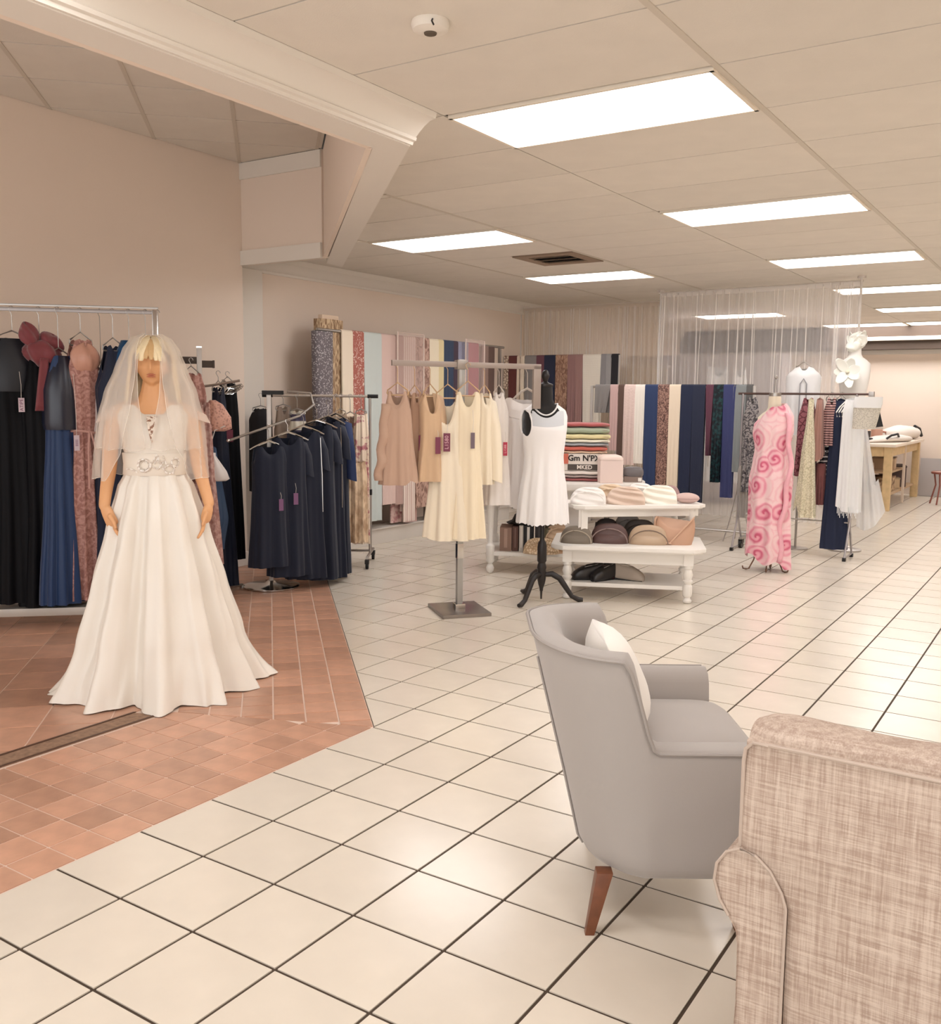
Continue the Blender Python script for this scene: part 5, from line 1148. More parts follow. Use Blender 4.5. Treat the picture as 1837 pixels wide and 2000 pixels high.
t = thing('shoulder_bag', 'tan leather slouch shoulder bag with strap, on the table end', 'bag', p, TR - 0.02, gb)
M_tan = mat('tan_leather', (190, 150, 124), 0.5); M_tan2 = mat('tan_leather_light', (206, 168, 142), 0.5)
rings = []
for i in range(13):
    t_ = i / 12; z = 0.205 * t_
    ring = []
    for k in range(44):
        a = 2 * PI * k / 44; c, s_ = cos(a), sin(a)
        w_ = lerp(0.13, 0.145, sin(PI * t_)); d_ = 0.055 * (1 - 0.65 * t_ ** 1.5) + 0.008
        zz = z - 0.085 * t_ ** 2 * (1 - abs(c) ** 1.6)
        ring.append((w_ * math.copysign(abs(c) ** 0.7, c) + 0.01 * t_, d_ * s_, zz))
    rings.append(ring)
MB().loft(rings, True, True, True).build('body', M_tan, t, angle=70)
MB().tube([(-0.125, 0, 0.20), (-0.138, -0.005, 0.18), (-0.142, -0.01, 0.13), (-0.14, -0.03, 0.05), (-0.11, -0.06, 0.015), (-0.02, -0.075, 0.012)], 0.008, 8).build('strap', M_tan2, t)
MB().loft([[(x, y, z), (x + 0.016, y - 0.004, z + 0.016), (x + 0.020, y - 0.003, z + 0.008), (x + 0.004, y + 0.002, z - 0.006)] for x, y, z in [(lerp(-0.05, 0.125, q / 8), -0.07 + 0.05 * (q / 8) ** 2, lerp(0.004, 0.195, q / 8)) for q in range(9)]], True, True, True).build('strap', M_tan2, t)
MB().tube([(-0.135 + 0.012 * cos(a), -0.03, 0.12 + 0.012 * sin(a)) for a in [2 * PI * k / 14 for k in range(14)]], 0.003, 6, closed=True).build('ring', M_chrome, t)
def shoe(pos, rz, L_, label, m, inner, grp, strapm=None, toe=False):
    t = thing('shoe', label, 'shoe', pos, rz, grp)
    sec = [(0.0, 0.022, 0.040), (0.06, 0.036, 0.060), (0.18, 0.045, 0.082), (0.34, 0.046, 0.102), (0.48, 0.040, 0.108), (0.64, 0.036, 0.112), (0.82, 0.037, 0.128), (0.95, 0.030, 0.140), (1.0, 0.014, 0.130)]
    rings = []
    for s_, hw, hh in sec:
        x = (s_ - 0.5) * L_; lift = 0.012 * s_ ** 2
        rings.append([(x, hw * math.copysign(abs(cos(a)) ** 0.7, cos(a)), lift + hh / 2 + hh / 2 * math.copysign(abs(sin(a)) ** 0.75, sin(a))) for a in [2 * PI * k / 24 for k in range(24)]])
    MB().loft(rings, True, True, True).build('upper', m, t, angle=60)
    MB().loft([[((s_ - 0.5) * L_ + 0.004, w_ * cos(a), h_ + 0.006 * sin(a)) for a in [2 * PI * k / 16 for k in range(16)]] for s_, w_, h_ in ((0.40, 0.004, 0.106), (0.46, 0.026, 0.110), (0.62, 0.029, 0.115), (0.8, 0.029, 0.130), (0.93, 0.022, 0.141), (0.965, 0.004, 0.141))], True, True, True).build('insole', inner, t, angle=180)
    MB().box((0, 0, 0.004), (L_ * 0.92, 0.05, 0.008)).box((0.40 * L_, 0, 0.014), (0.05, 0.044, 0.028)).build('sole', M_black, t, bevel=0.003)
    MB().tube([((s_ - 0.5) * L_, -0.027 - 0.004 * sin(s_ * 6), 0.100 + 0.05 * (s_ - 0.35)) for s_ in (0.36, 0.5, 0.65, 0.8, 0.95)], 0.002, 5).build('topline', strapm or m, t)
    return t
M_blk = mat('black_leather', (32, 28, 28), 0.35, spec=0.6); M_line = mat('shoe_line', (190, 184, 178), 0.5)
gs = 'shoes on the lower shelf'
shoe(on_table(-TW / 2 + 0.15, -0.13, 0.12), TR + 0.25, 0.25, 'black pump nearest the table leg on the lower shelf', M_blk, mat('shoe_inner', (60, 50, 46), 0.6), gs, M_line)
shoe(on_table(-TW / 2 + 0.27, -0.13, 0.12), TR + 0.75, 0.24, 'black pump turned outward, in the middle of the shelf shoes', M_blk, mat('shoe_inner', (60, 50, 46), 0.6), gs, M_line)
shoe(on_table(-TW / 2 + 0.35, 0.03, 0.12), TR + PI + 0.4, 0.23, 'black shoe mostly hidden behind the other pumps', M_blk, mat('shoe_inner', (60, 50, 46), 0.6), gs)
s4 = shoe(on_table(-TW / 2 + 0.44, -0.09, 0.12), TR + PI - 0.25, 0.25, 'taupe wedge sandal with burgundy edged toe strap', mat('taupe_suede', (178, 164, 150), 0.8), mat('taupe_insole', (206, 196, 184), 0.7), gs, mat('burgundy_edge', (140, 60, 66), 0.5))
MB().tube([(0.10, 0.034 * cos(PI * q / 8), 0.012 + 0.06 * sin(PI * q / 8)) for q in range(9)], 0.004, 6).tube([(0.125, 0.028 * cos(PI * q / 8), 0.012 + 0.045 * sin(PI * q / 8)) for q in range(9)], 0.004, 6).build('toe_strap', mat('burgundy_edge', (140, 60, 66), 0.5), s4)

# ------------------------------------------------------------------ oval white table behind, with folded cloth
oc = (-3.761, 7.18, 0.715)
OT = thing('oval_table', 'large white oval table with turned legs behind the coffee table', 'table', (oc[0], oc[1], 0), face(oc[0], oc[1]))
ZO = 0.775
ov = lambda a_, b_: [(a_ * math.copysign(abs(cos(a)) ** 0.8, cos(a)), b_ * math.copysign(abs(sin(a)) ** 0.8, sin(a))) for a in [2 * PI * k / 64 for k in range(64)]]
MB().prism(ov(0.72, 0.46), ZO - 0.05, ZO).prism(ov(0.70, 0.44), ZO - 0.065, ZO - 0.05).build('tabletop', M_wt, OT, angle=50, bevel=0.006)
MB().loft([[(x, y, z) for x, y in ov(0.60, 0.36)] for z in (ZO - 0.19, ZO - 0.06)], True).build('apron', M_wt, OT, angle=50)
for sx in (-1, 1):
    for sy in (-1, 1):
        MB().lathe([(0.012, 0), (0.030, 0.02), (0.034, 0.045), (0.024, 0.07), (0.016, 0.08), (0.030, 0.095), (0.034, 0.11), (0.030, 0.13), (0.036, 0.145), (0.038, 0.23), (0.034, 0.24), (0.024, 0.25), (0.020, 0.27), (0.026, 0.40), (0.034, 0.55), (0.036, ZO - 0.19)], 18, (sx * 0.565, sy * 0.28, 0)).box((sx * 0.565, sy * 0.28, ZO - 0.13), (0.075, 0.075, 0.13)).build('leg', M_wt, OT)
MB().box((0, 0, 0.165), (1.18, 0.60, 0.03)).build('shelf', M_wt, OT, smooth=False, bevel=0.004)
fa_ = face(oc[0], oc[1]); ou = Vector((cos(fa_), sin(fa_))); on_ = Vector((-sin(fa_), cos(fa_)))
def on_oval(lx, ly, z): v = Vector((oc[0], oc[1])) + ou * lx + on_ * ly; return (v.x, v.y, z)
def folded(pos, rz, w_, d_, h_, label, m, grp, layers=2, sag=0.0, nm='folded_cloth', cat='fabric'):
    t = thing(nm, label, cat, pos, rz, grp)
    mb = MB(); rings = []
    prof = []
    for q in range(24):                               # rounded fold profile in y-z
        a = 2 * PI * q / 24; prof.append((d_ / 2 * math.copysign(abs(cos(a)) ** 0.45, cos(a)), h_ / 2 + h_ / 2 * math.copysign(abs(sin(a)) ** 0.6, sin(a))))
    for i in range(15):
        s_ = -1 + 2 * i / 14; e = max(0.25, (1 - abs(s_) ** 7)) ** 0.5
        rings.append([(s_ * w_ / 2, y * (0.9 + 0.1 * e), h_ / 2 + (z - h_ / 2) * e - sag * max(0, s_) ** 2 + 0.002 * sin(9 * s_ + y * 30)) for y, z in prof])
    mb.loft(rings, True, True, True).build('cloth', m, t, angle=60)
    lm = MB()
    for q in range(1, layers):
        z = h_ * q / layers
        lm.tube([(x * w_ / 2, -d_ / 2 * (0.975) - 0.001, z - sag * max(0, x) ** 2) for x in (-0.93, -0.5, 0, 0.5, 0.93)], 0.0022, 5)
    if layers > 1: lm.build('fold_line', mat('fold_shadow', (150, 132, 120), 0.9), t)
    return t
# stack, bottom to top, at the middle of the oval table; z from the table top up
z = ZO; gst = 'folded cloths stacked on the oval table'
sx_ = (1140 - 1092) / 1848.5 * 8.1
for lb, h_, c, w_, ly, sag in (('burgundy cloth folded flat at the bottom of the stack', 0.030, (150, 84, 82), 0.44, -0.02, 0), ('grey mauve cloth folded above the burgundy one', 0.024, (176, 158, 152), 0.44, -0.02, 0.0),
                               ('white cloth folded under the printed newspaper', 0.034, (228, 216, 206), 0.44, -0.02, 0)):
    folded(on_oval(sx_ - 0.02, ly, z), fa_, w_, 0.34, h_, lb, cloth_col('stk%d' % int(z * 1000), c), gst, 2, sag); z += h_
zn = z
t = thing('printed_packet', 'white packet with bold black lettering beside the blush box', 'packet', on_oval(sx_ - 0.05, -0.13, zn), fa_)
MB().box((0, 0.05, 0.072), (0.36, 0.17, 0.145)).build('packet', mat('newsprint', (226, 216, 206), 0.8), t, bevel=0.01)
MB().box((0.04, -0.0365, 0.030), (0.27, 0.002, 0.050)).build('print_band', mat('print_grey', (84, 76, 70), 0.8), t, smooth=False)
MB().box((-0.135, -0.0365, 0.10), (0.09, 0.003, 0.085)).build('red_label', mat('coral_label', (206, 112, 92), 0.8), t, smooth=False)
text_part("Gm N'PX", 0.068, mat('print_black', (48, 42, 40), 0.8), t, (0.04, -0.038, 0.105), (PI / 2, 0, 0), 'lettering', 0.001, 0.0015)
text_part('MKED', 0.048, mat('print_white', (236, 226, 216), 0.8), t, (0.045, -0.0385, 0.030), (PI / 2, 0, 0), 'lettering', 0.001, 0.001)
z += 0.145
for lb, h_, c, w_, sag in (('peach cloth folded thin in the stack', 0.02, (232, 200, 170), 0.42, 0.0), ('coral red cloth folded in the middle of the stack', 0.040, (206, 104, 88), 0.42, 0.0), ('blue grey cloth folded in the stack', 0.028, (166, 168, 172), 0.44, 0.0),
                      ('cream cloth folded in the stack', 0.030, (240, 234, 214), 0.46, 0), ('pale yellow cloth folded in the stack', 0.046, (232, 218, 168), 0.47, 0.0), ('sage green cloth folded below the top of the stack', 0.056, (170, 182, 158), 0.45, 0.0), ('rose red cloth folded on top of the stack', 0.034, (178, 94, 92), 0.45, 0.0)):
    folded(on_oval(sx_ - 0.03, 0.0, z), fa_, w_, 0.34, h_, lb, cloth_col('stk%d' % int(z * 1000), c), gst, 2, sag); z += h_
t = thing('square_box', 'blush pink cube box with domed lid on the oval table', 'box', on_oval((1188 - 1092) / 1848.5 * 7.95, -0.21, ZO), fa_ + 0.12)
M_box = mat('blush_box', (234, 212, 202), 0.7)
MB().box((0, 0, 0.095), (0.19, 0.19, 0.19)).build('body', M_box, t, bevel=0.008)
MB().loft([[(hw * math.copysign(abs(cos(a)) ** 0.35, cos(a)), hw * math.copysign(abs(sin(a)) ** 0.35, sin(a)), z_) for a in [2 * PI * k / 32 for k in range(32)]] for hw, z_ in ((0.098, 0.19), (0.098, 0.205), (0.085, 0.222), (0.06, 0.23), (0.01, 0.232))], True, False, True).build('lid', mat('blush_lid', (240, 218, 206), 0.7), t, angle=60)
t = thing('hard_case_clutch', 'graphite grey rounded hard case at the end of the oval table', 'bag', on_oval((1233 - 1092) / 1848.5 * 8.0, -0.10, ZO + 0.048), fa_)
MB().loft([[(0.088 * math.copysign(abs(cos(a)) ** 0.6, cos(a)) * s_, 0.06 * math.copysign(abs(sin(a)) ** 0.6, sin(a)) * s_, z_) for a in [2 * PI * k / 36 for k in range(36)]] for s_, z_ in ((0.88, 0), (0.98, 0.012), (1.0, 0.035), (0.96, 0.055), (0.84, 0.07), (0.5, 0.078))], True, True, True).build('body', mat('graphite', (112, 106, 106), 0.35), t, angle=60)
t = thing('small_case', 'small taupe case under the graphite hard case', 'box', on_oval((1233 - 1092) / 1848.5 * 8.0, -0.10, ZO), fa_)
MB().box((0, 0, 0.024), (0.15, 0.10, 0.048)).build('body', mat('taupe_case', (140, 122, 112), 0.6), t, bevel=0.006)
MB().box((0.055, -0.052, 0.022), (0.03, 0.006, 0.03)).build('clasp', M_wt, t, bevel=0.003)
# lower shelf of the oval table
gl_ = 'boxes and folders standing on the low shelf of the oval table'
for q, (lx, w_, h_, c, lb) in enumerate(((-0.44, 0.10, 0.20, (150, 120, 104), 'tan brown folder at the end of the low shelf'), (-0.36, 0.05, 0.21, (96, 66, 56), 'dark brown folder on the low shelf'), (-0.31, 0.035, 0.22, (206, 196, 186), 'pale grey folder on the low shelf'),
                                       (-0.25, 0.08, 0.22, (36, 34, 36), 'black box with white stripe on the low shelf'), (-0.16, 0.07, 0.22, (42, 40, 42), 'plain black box on the low shelf'), (-0.09, 0.05, 0.20, (92, 84, 62), 'olive box on the low shelf'), (-0.03, 0.05, 0.19, (64, 62, 92), 'indigo folder on the low shelf'))):
    t = thing('folder' if 'folder' in lb else 'box', lb, 'folder' if 'folder' in lb else 'box', on_oval(lx, -0.10, 0.18), fa_, gl_)
    MB().box((0, 0, h_ / 2), (w_, 0.26, h_)).build('body', mat('fold%d' % q, c, 0.6), t, bevel=0.003)
    MB().box((0.0, -0.1315, h_ * 0.55), (w_ * 0.28, 0.002, h_ * 0.8)).build('stripe', M_wt if q == 3 else mat('fold_edge%d' % q, tuple(min(255, v + 28) for v in c), 0.6), t, smooth=False)
t = thing('hat', 'black ruffled hat lying over the low shelf folders', 'hat', on_oval(-0.27, -0.10, 0.402), fa_, )
MB().loft([[(r_ * cos(a) * (1 + 0.06 * sin(9 * a)), r_ * 0.75 * sin(a) * (1 + 0.06 * sin(9 * a)), z_) for a in [2 * PI * k / 54 for k in range(54)]] for r_, z_ in ((0.16, 0.0), (0.17, 0.008), (0.12, 0.03), (0.10, 0.075), (0.07, 0.095), (0.01, 0.10))], True, True, True).build('crown', M_black, t, angle=60)
for q, (lx, ly, z, W, c, lb) in enumerate(((-0.14, -0.30, 0.18, 0.30, (206, 180, 150), 'straw patterned pouch at the front of the low shelf'), (-0.03, -0.22, 0.18, 0.34, (196, 158, 124), 'tan pouch behind the straw patterned one'), (0.02, -0.20, 0.29, 0.26, (214, 184, 154), 'light tan pouch on top of the others'))):
    clutch(on_oval(lx, ly, z), fa_, W, 0.13, 0.18, lb, pattern('straw', (190, 160, 126), (230, 208, 178), 'cells', 40, 0.05, 0.25, 0.7, bump=0.5) if q == 0 else mat('pouch%d' % q, c, 0.6), 'pouches on the low shelf of the oval table', pleat=0.12)
t = thing('ribbon', 'magenta and black ribbon bow above the tan pouches', 'ribbon', on_oval(0.02, -0.20, 0.415), fa_)
MB().loft(cloth_blob((0.03, 0, 0.02), (0.06, 0.03, 0.02), 0.2, 5, 0.25, 2), True, True, True).build('magenta_loop', mat('magenta_ribbon', (150, 50, 92), 0.5), t, angle=180)
MB().loft(cloth_blob((-0.06, 0, 0.015), (0.05, 0.03, 0.018), -0.2, 5, 0.25, 1), True, True, True).build('black_loop', M_black, t, angle=180)

# ------------------------------------------------------------------ cloth racks along the back
def tx(x, Y): 
    l = (x - 918.5) / 1848.5; a = _f.x + _r2.x * l; b = _f.y + _r2.y * l
    return a / b * Y
def zy(x, y, Y):
    r = Vector(_f) + Vector(_r2) * ((x - 918.5) / 1848.5) - Vector(_u2) * ((y - 1000) / 1848.5)
    return EYE + r.z * (Y / r.y)
def cloth_rack(x0, x1, Y, z, label, castor=True):
    xa, xb = tx(x0, Y), tx(x1, Y)
    t = thing('cloth_rack', label, 'clothes rack', ((xa + xb) / 2, Y, 0)); h_ = (xb - xa) / 2
    MB().tube([(-h_, 0, z), (h_, 0, z)], 0.013, 10).build('rail', M_steel, t)
    for sx in (-1, 1):
        MB().box((sx * h_, 0, z / 2 + 0.05), (0.028, 0.028, z - 0.08)).build('post', mat('pale_post', (196, 190, 184), 0.35, 0.5), t, bevel=0.003)
        MB().box((sx * h_, 0, 0.095), (0.035, 0.50, 0.03)).build('foot', M_steel, t, bevel=0.003)
        for sy in (-0.23, 0.23):
            MB().tube([(sx * h_ - 0.014, sy, 0.038), (sx * h_ + 0.014, sy, 0.038)], 0.038, 14).box((sx * h_, sy + 0.01, 0.07), (0.04, 0.06, 0.04)).build('castor', M_black, t)
    MB().tube([(-h_, 0.05, 0.12), (h_, 0.05, 0.12)], 0.012, 8).build('base_bar', M_steel, t)
    return t
Y2, Z2 = 10.3, 1.995
cloth_rack(980, 1200, Y2, Z2 - 0.025, 'tall cloth rack at the back under the sheer curtain')
gr2 = 'cloth lengths on the tall back rack'
def back(x0, x1, yb, label, m, Y=Y2, Z=Z2, grp=gr2, yz=None, **k):
    xa, xb = tx(x0, Y - 0.03), tx(x1, Y - 0.03); zf = max(0.05, zy((x0 + x1) / 2, yb, Y - 0.03))
    return drape('cloth_length', label, 'fabric', m, ((xa + xb) / 2, Y), (1, 0), (xb - xa) * 1.0, Z, zf, max(zf, 0.4), grp, **k)
back(979, 988, 760, 'cream cloth with brown motif at the rack end', pattern('brown_motif', (110, 80, 70), (226, 210, 190), 'cells', 30, 0.04, 0.1, 0.8), seed=1)
back(988, 1003, 830, 'dark burgundy cloth on the tall back rack', cloth_col('dk_burgundy', (104, 56, 54)), seed=2)
back(1004, 1009, 800, 'narrow ivory strip hanging first on the tall back rack', cloth_col('ivory_strip', (232, 214, 194)), seed=3)
back(1011, 1018, 800, 'narrow cream strip next to the grey cloth', cloth_col('ivory_strip2', (236, 220, 200)), seed=4)
back(1019, 1041, 850, 'grey cloth between the cream strips and the plum cloth', cloth_col('mid_grey_cloth', (138, 132, 130)), seed=5)
back(1041, 1056, 850, 'plum cloth with a glossy panel on the tall back rack', cloth_col('plum_cloth', (108, 68, 78)), seed=6)
back(1056, 1077, 850, 'dark navy cloth right behind the dress form finial', cloth_col('navy_cloth_a', (36, 40, 62)), seed=7)
back(1078, 1101, 850, 'wood brown patterned cloth beside the dress form neck', pattern('wood_brown', (130, 96, 80), (182, 146, 122), 'noise', 30, 0.42, 0.6, 0.8, stretch=(1, 1, 0.4), bump=0.3, dist=2), seed=8)
back(1101, 1116, 850, 'dusty mauve cloth, first of two alike on the tall back rack', cloth_col('mauve_cloth_a', (148, 112, 108)), seed=9)
back(1116, 1130, 850, 'dusty mauve cloth touching the white woven one', cloth_col('mauve_cloth_b', (156, 120, 114)), seed=10)
back(1130, 1165, 832, 'white basket weave cloth on the tall back rack', pattern('basket_white', (206, 192, 172), (242, 234, 220), 'checker', 30, 0.2, 0.8, 0.85, bump=0.5), seed=11, taper=0.86)
back(1164, 1175, 800, 'mid grey cloth right of the white woven one', cloth_col('grey_cloth_b', (140, 136, 136)), seed=12)
back(1175, 1185, 800, 'slightly lighter grey cloth before the black one', cloth_col('grey_cloth_c', (156, 152, 150)), seed=13)
back(1184, 1198, 838, 'black cloth at the end of the tall back rack', cloth_col('black_cloth', (36, 34, 38)), seed=14)
Y3, Z3 = 9.55, 1.625
cloth_rack(1150, 1462, Y3, Z3 - 0.025, 'low cloth rack on castors behind the display riser')
gr3 = 'cloth lengths on the low back rack'
def low(x0, x1, yb, label, m, **k): return back(x0, x1, yb, label, m, Y3, Z3, gr3, **k)
t = low(1155, 1184, 806, 'grey scarf folded over the end of the low rack', cloth_col('grey_scarf', (122, 116, 112)), seed=21, taper=0.75, skew=-0.1, fold=0.012)
low(1184, 1200, 880, 'dusty pink cloth on the low back rack', cloth_col('dusty_pink_cloth', (190, 158, 152)), seed=22)
low(1199, 1212, 950, 'chocolate brown cloth on the low back rack', cloth_col('choc_cloth', (88, 66, 56)), seed=23)
low(1211, 1233, 908, 'blush textured cloth with a turned lower corner', cloth_col('blush_textured', (216, 192, 182), bump=0.5, bscale=60), seed=24, taper=1.05, fold=0.012)
low(1232, 1251, 905, 'white cloth between the blush and blue ones', cloth_col('white_cloth_r3', (230, 222, 210)), seed=25)
low(1251, 1276, 955, 'bright navy cloth right of the white one', cloth_col('navy_cloth_r3', (40, 56, 92)), seed=26, taper=0.96)
low(1276, 1298, 968, 'brown paisley print cloth on the low back rack', pattern('paisley_r3', (94, 68, 62), (166, 130, 116), 'noise', 36, 0.45, 0.55, 0.8, stretch=(1, 1, 0.6), bump=0.2, dist=3), seed=27)
low(1298, 1320, 968, 'cream cloth right of the brown paisley one', cloth_col('cream_cloth_r3', (232, 214, 190)), seed=28)
low(1320, 1343, 985, 'first of two long dark navy cloths', cloth_col('dk_navy_r3', (28, 36, 62)), seed=29, fold=0.003)
low(1343, 1367, 990, 'second long dark navy cloth, beside the burgundy one', cloth_col('dk_navy_r3b', (34, 40, 62)), seed=30, fold=0.003)
low(1368, 1383, 890, 'burgundy cloth tapering to a point', cloth_col('burgundy_r3', (98, 56, 72)), seed=31, taper=0.4)
low(1383, 1402, 942, 'black and teal printed cloth with a ragged end', pattern('teal_print', (24, 30, 36), (34, 66, 70), 'noise', 30, 0.45, 0.6, 0.6, bump=0.3), seed=32, fold=0.014)
low(1402, 1426, 972, 'royal blue cloth right of the teal print', cloth_col('royal_r3', (56, 62, 106)), seed=33)
low(1421, 1446, 922, 'steel grey suit length at the end of the low rack', cloth_col('steel_grey_r3', (136, 140, 140)), seed=34)
low(1446, 1458, 925, 'darker grey suit length last on the low rack', cloth_col('steel_grey_r3b', (96, 94, 92)), seed=35)
# tall light stand beside the rack
ls = (-2.996, 9.713)
t = thing('light_stand', 'slim folding tripod stand at the end of the low cloth rack', 'stand', (ls[0], ls[1], 0))
MB().tube([(0, 0, 0.30), (0, 0, 1.72)], 0.007, 8).build('pole', M_steel, t)
for q in range(3):
    a = 2 * PI * q / 3 - 2.2; MB().tube([(0, 0, 0.62), (0.10 * cos(a), 0.10 * sin(a), 0.22), (0.17 * cos(a), 0.17 * sin(a), 0.012)], 0.006, 8).tube([(0, 0, 0.34), (0.08 * cos(a), 0.08 * sin(a), 0.30)], 0.004, 6).build('leg', M_steel, t)
MB().box((0, 0, 0.62), (0.03, 0.03, 0.04)).build('clamp', M_black, t, bevel=0.003)

# ------------------------------------------------------------------ garment rack on the right with scarves and prints
YG = 9.25; ZG = 1.53
xa, xb = tx(1432, YG), tx(1688, YG)
t = thing('garment_rack', 'thin chrome garment rack with scarves and prints behind the rose dress', 'clothes rack', ((xa + xb) / 2, YG, 0)); hG = (xb - xa) / 2
MB().tube([(-hG, 0, ZG), (hG, 0, ZG)], 0.011, 10).build('rail', mat('dark_rail', (92, 72, 66), 0.4, 0.5), t)
MB().box((hG, 0, ZG), (0.045, 0.05, 0.05)).build('end_block', M_steel, t, bevel=0.004)
for px_ in (1441, 1660):
    x = tx(px_, YG) - (xa + xb) / 2
    MB().tube([(x, 0, ZG), (x, 0, 0.30)], 0.012, 10).tube([(x, 0, 0.34), (x, -0.16, 0.03)], 0.010, 8).tube([(x, 0, 0.34), (x, 0.16, 0.03)], 0.010, 8).tube([(x, -0.16, 0.03), (x, 0.16, 0.03)], 0.008, 8).build('post', mat('grey_post', (172, 166, 166), 0.35, 0.6), t)
    for sy in (-0.16, 0.16): MB().box((x, sy, 0.016), (0.03, 0.04, 0.032)).build('rubber_foot', M_black, t, bevel=0.003)
MB().tube([(tx(1441, YG) - (xa + xb) / 2, 0, 0.34), (tx(1660, YG) - (xa + xb) / 2, 0, 0.34)], 0.007, 8).build('base_bar', M_steel, t)
gg = 'garments and scarves on the thin chrome rack'
def gk(x, ys, yh, hw0, hw1, label, m, nm='scarf', cat='scarf', rot=0.0, Y=YG, hgr=False, **kw):
    X = tx(x, Y); d = Vector((X, Y, 0)).dot(_f); hz = 787
    zs = min(ZG - 0.02, zy(x, ys, Y)); zh = max(0.03, zy(x, yh, Y))
    k = d / 1848.5
    return garment(nm, label, cat, (X, Y), zs, zh, m, [(0, hw0 * k * .8, 0.035), (0.12, hw0 * k, 0.05), (0.5, (hw0 + hw1) / 2 * k, 0.05), (1, hw1 * k, 0.06)], face(X, Y) + rot, gg, zr=ZG if hgr else None, **kw)
SC = dict(un=0.9, nf=0.02, nb=0.0, us=0.98, arm=0.0, slope=0.02)
gk(1459, 772, 960, 16, 15, 'black and grey floral print top at the rack end', pattern('grey_floral', (72, 68, 72), (150, 144, 142), 'noise', 24, 0.46, 0.54, 0.7, bump=0.2, dist=2), 'top', 'top', seed=101)
gk(1450, 905, 1010, 12, 9, 'grey scarf with dark folds hanging lowest at the rack end', cloth_col('grey_scarf_b', (150, 144, 138)), seed=102, edge=SC, folds=(5, .01, .014, 0), hem=(0.05, 0.03))
gk(1567, 774, 930, 17, 18, 'burgundy lace top with scalloped swirls', pattern('burgundy_lace', (92, 44, 52), (150, 92, 100), 'cells', 20, 0.03, 0.12, 0.7, bump=0.4), 'top', 'top', seed=103)
gk(1572, 776, 1010, 5, 20, 'sage and cream embroidered scarf with a pointed end', pattern('sage_scarf', (192, 184, 152), (228, 220, 194), 'noise', 30, 0.42, 0.55, 0.7, bump=0.5, dist=3), seed=104, Y=YG - 0.14, edge=SC, folds=(5, .008, .014, 0), hem=(-0.10, 0.10), sway=0.0)
gk(1589, 776, 900, 7, 13, 'plain brown rose scarf beside the sage one', cloth_col('brown_rose_scarf', (160, 120, 108)), seed=105, Y=YG - 0.06, edge=SC, folds=(4, .006, .01, 0), hem=(0.05, 0.02))
gk(1598, 900, 985, 10, 9, 'burgundy pouch with a white drop mark under the brown scarf', cloth_col('burgundy_pouch', (122, 72, 70)), 'pouch', 'bag', seed=106, edge=SC)
gk(1612, 773, 870, 14, 14, 'brown and pink horizontally striped top', pattern('stripe_top', (84, 58, 60), (190, 150, 142), 'bandsz', 14, 0.4, 0.6, 0.7, bump=0.1, dist=0.6), 'top', 'top', seed=107, hgr=True)
gk(1608, 866, 960, 12, 14, 'black top with thin white diagonal lines', pattern('white_lines', (34, 32, 38), (206, 200, 198), 'bandsz', 7, 0.75, 0.9, 0.7, bump=0.0, dist=4), 'top', 'top', seed=108, Y=YG + 0.04)
gk(1630, 778, 1072, 15, 24, 'navy trousers hanging full length by the right post', mat('navy_wool', (30, 38, 62), 0.8), 'trousers', 'trousers', seed=109, hgr=True, edge=SC, folds=(4, .004, .012, 0), rot=0.1)
for q in range(3):
    X, Y = tx(1628 + 5 * q, YG - 0.10), YG - 0.10
    t = thing('hanger', 'white hanger end sticking out over the navy trousers', 'hanger', (X, Y, zy(1630, 812, Y)), face(X, Y) + 0.4, 'white hangers over the navy trousers')
    MB().tube([(0.06, 0, 0.14), (0.0, 0, 0.08), (-0.03, 0, 0.03), (-0.02, 0, -0.01)], 0.006, 8).build('arm', M_wt, t)
g = gk(1655, 776, 1000, 20, 22, 'white fringed shawl hanging over the rack in front of the right post', mat('white_wool', (228, 228, 226), 0.85, sheen=0.2), 'shawl', 'shawl', seed=110, Y=YG - 0.12, edge=SC, folds=(6, .006, .016, 0), hem=(-0.05, 0.02))
fr = MB()
for q in range(16): fr.tube([(-0.09 + q * 0.011, -0.055 + 0.01 * (q % 2), 0.05), (-0.09 + q * 0.0115, -0.06, -0.01 - 0.02 * (q % 3))], 0.003, 5)
fr.build('fringe', M_MATS if False else mat('white_wool', (228, 228, 226)), g)
# white and silver sequined cloth folded over the rail end
X, Y = tx(1681, YG - 0.28), YG - 0.28
t = thing('beaded_cloth', 'silver grey textured cloth with white top, folded over the rack end', 'fabric', (X, Y, zy(1681, 838, Y)), face(X, Y) + 0.1, gg)
k = 8.8 / 1848.5
zt_ = zy(1681, 775, Y) - zy(1681, 838, Y)
MB().loft([[(hw * k * math.copysign(abs(cos(a)) ** 0.5, cos(a)) + sk_, 0.035 * sin(a), z_) for a in [2 * PI * q / 28 for q in range(28)]] for hw, z_, sk_ in ((20, 0, -0.02), (22, zt_ * 0.3, -0.01), (24, zt_ * 0.66, 0.0))], True, True, True).build('cloth', pattern('silver_texture', (176, 170, 156), (206, 200, 186), 'voronoi', 90, 0.2, 0.6, 0.6, bump=0.6), t, angle=60)
MB().loft([[(hw * k * math.copysign(abs(cos(a)) ** 0.5, cos(a)) + sk_, 0.040 * sin(a), z_) for a in [2 * PI * q / 28 for q in range(28)]] for hw, z_, sk_ in ((24, zt_ * 0.66, 0), (25, zt_ * 0.8, 0.005), (24, zt_, 0.01))], True, True, True).build('white_border', mat('white_wool', (228, 228, 226)), t, angle=60)
X, Y = tx(1699, YG + 0.05), YG + 0.05
t = thing('dark_scarf', 'dark triangular scarf behind the silver grey cloth', 'scarf', (X, Y, zy(1699, 836, Y)), face(X, Y), gg)
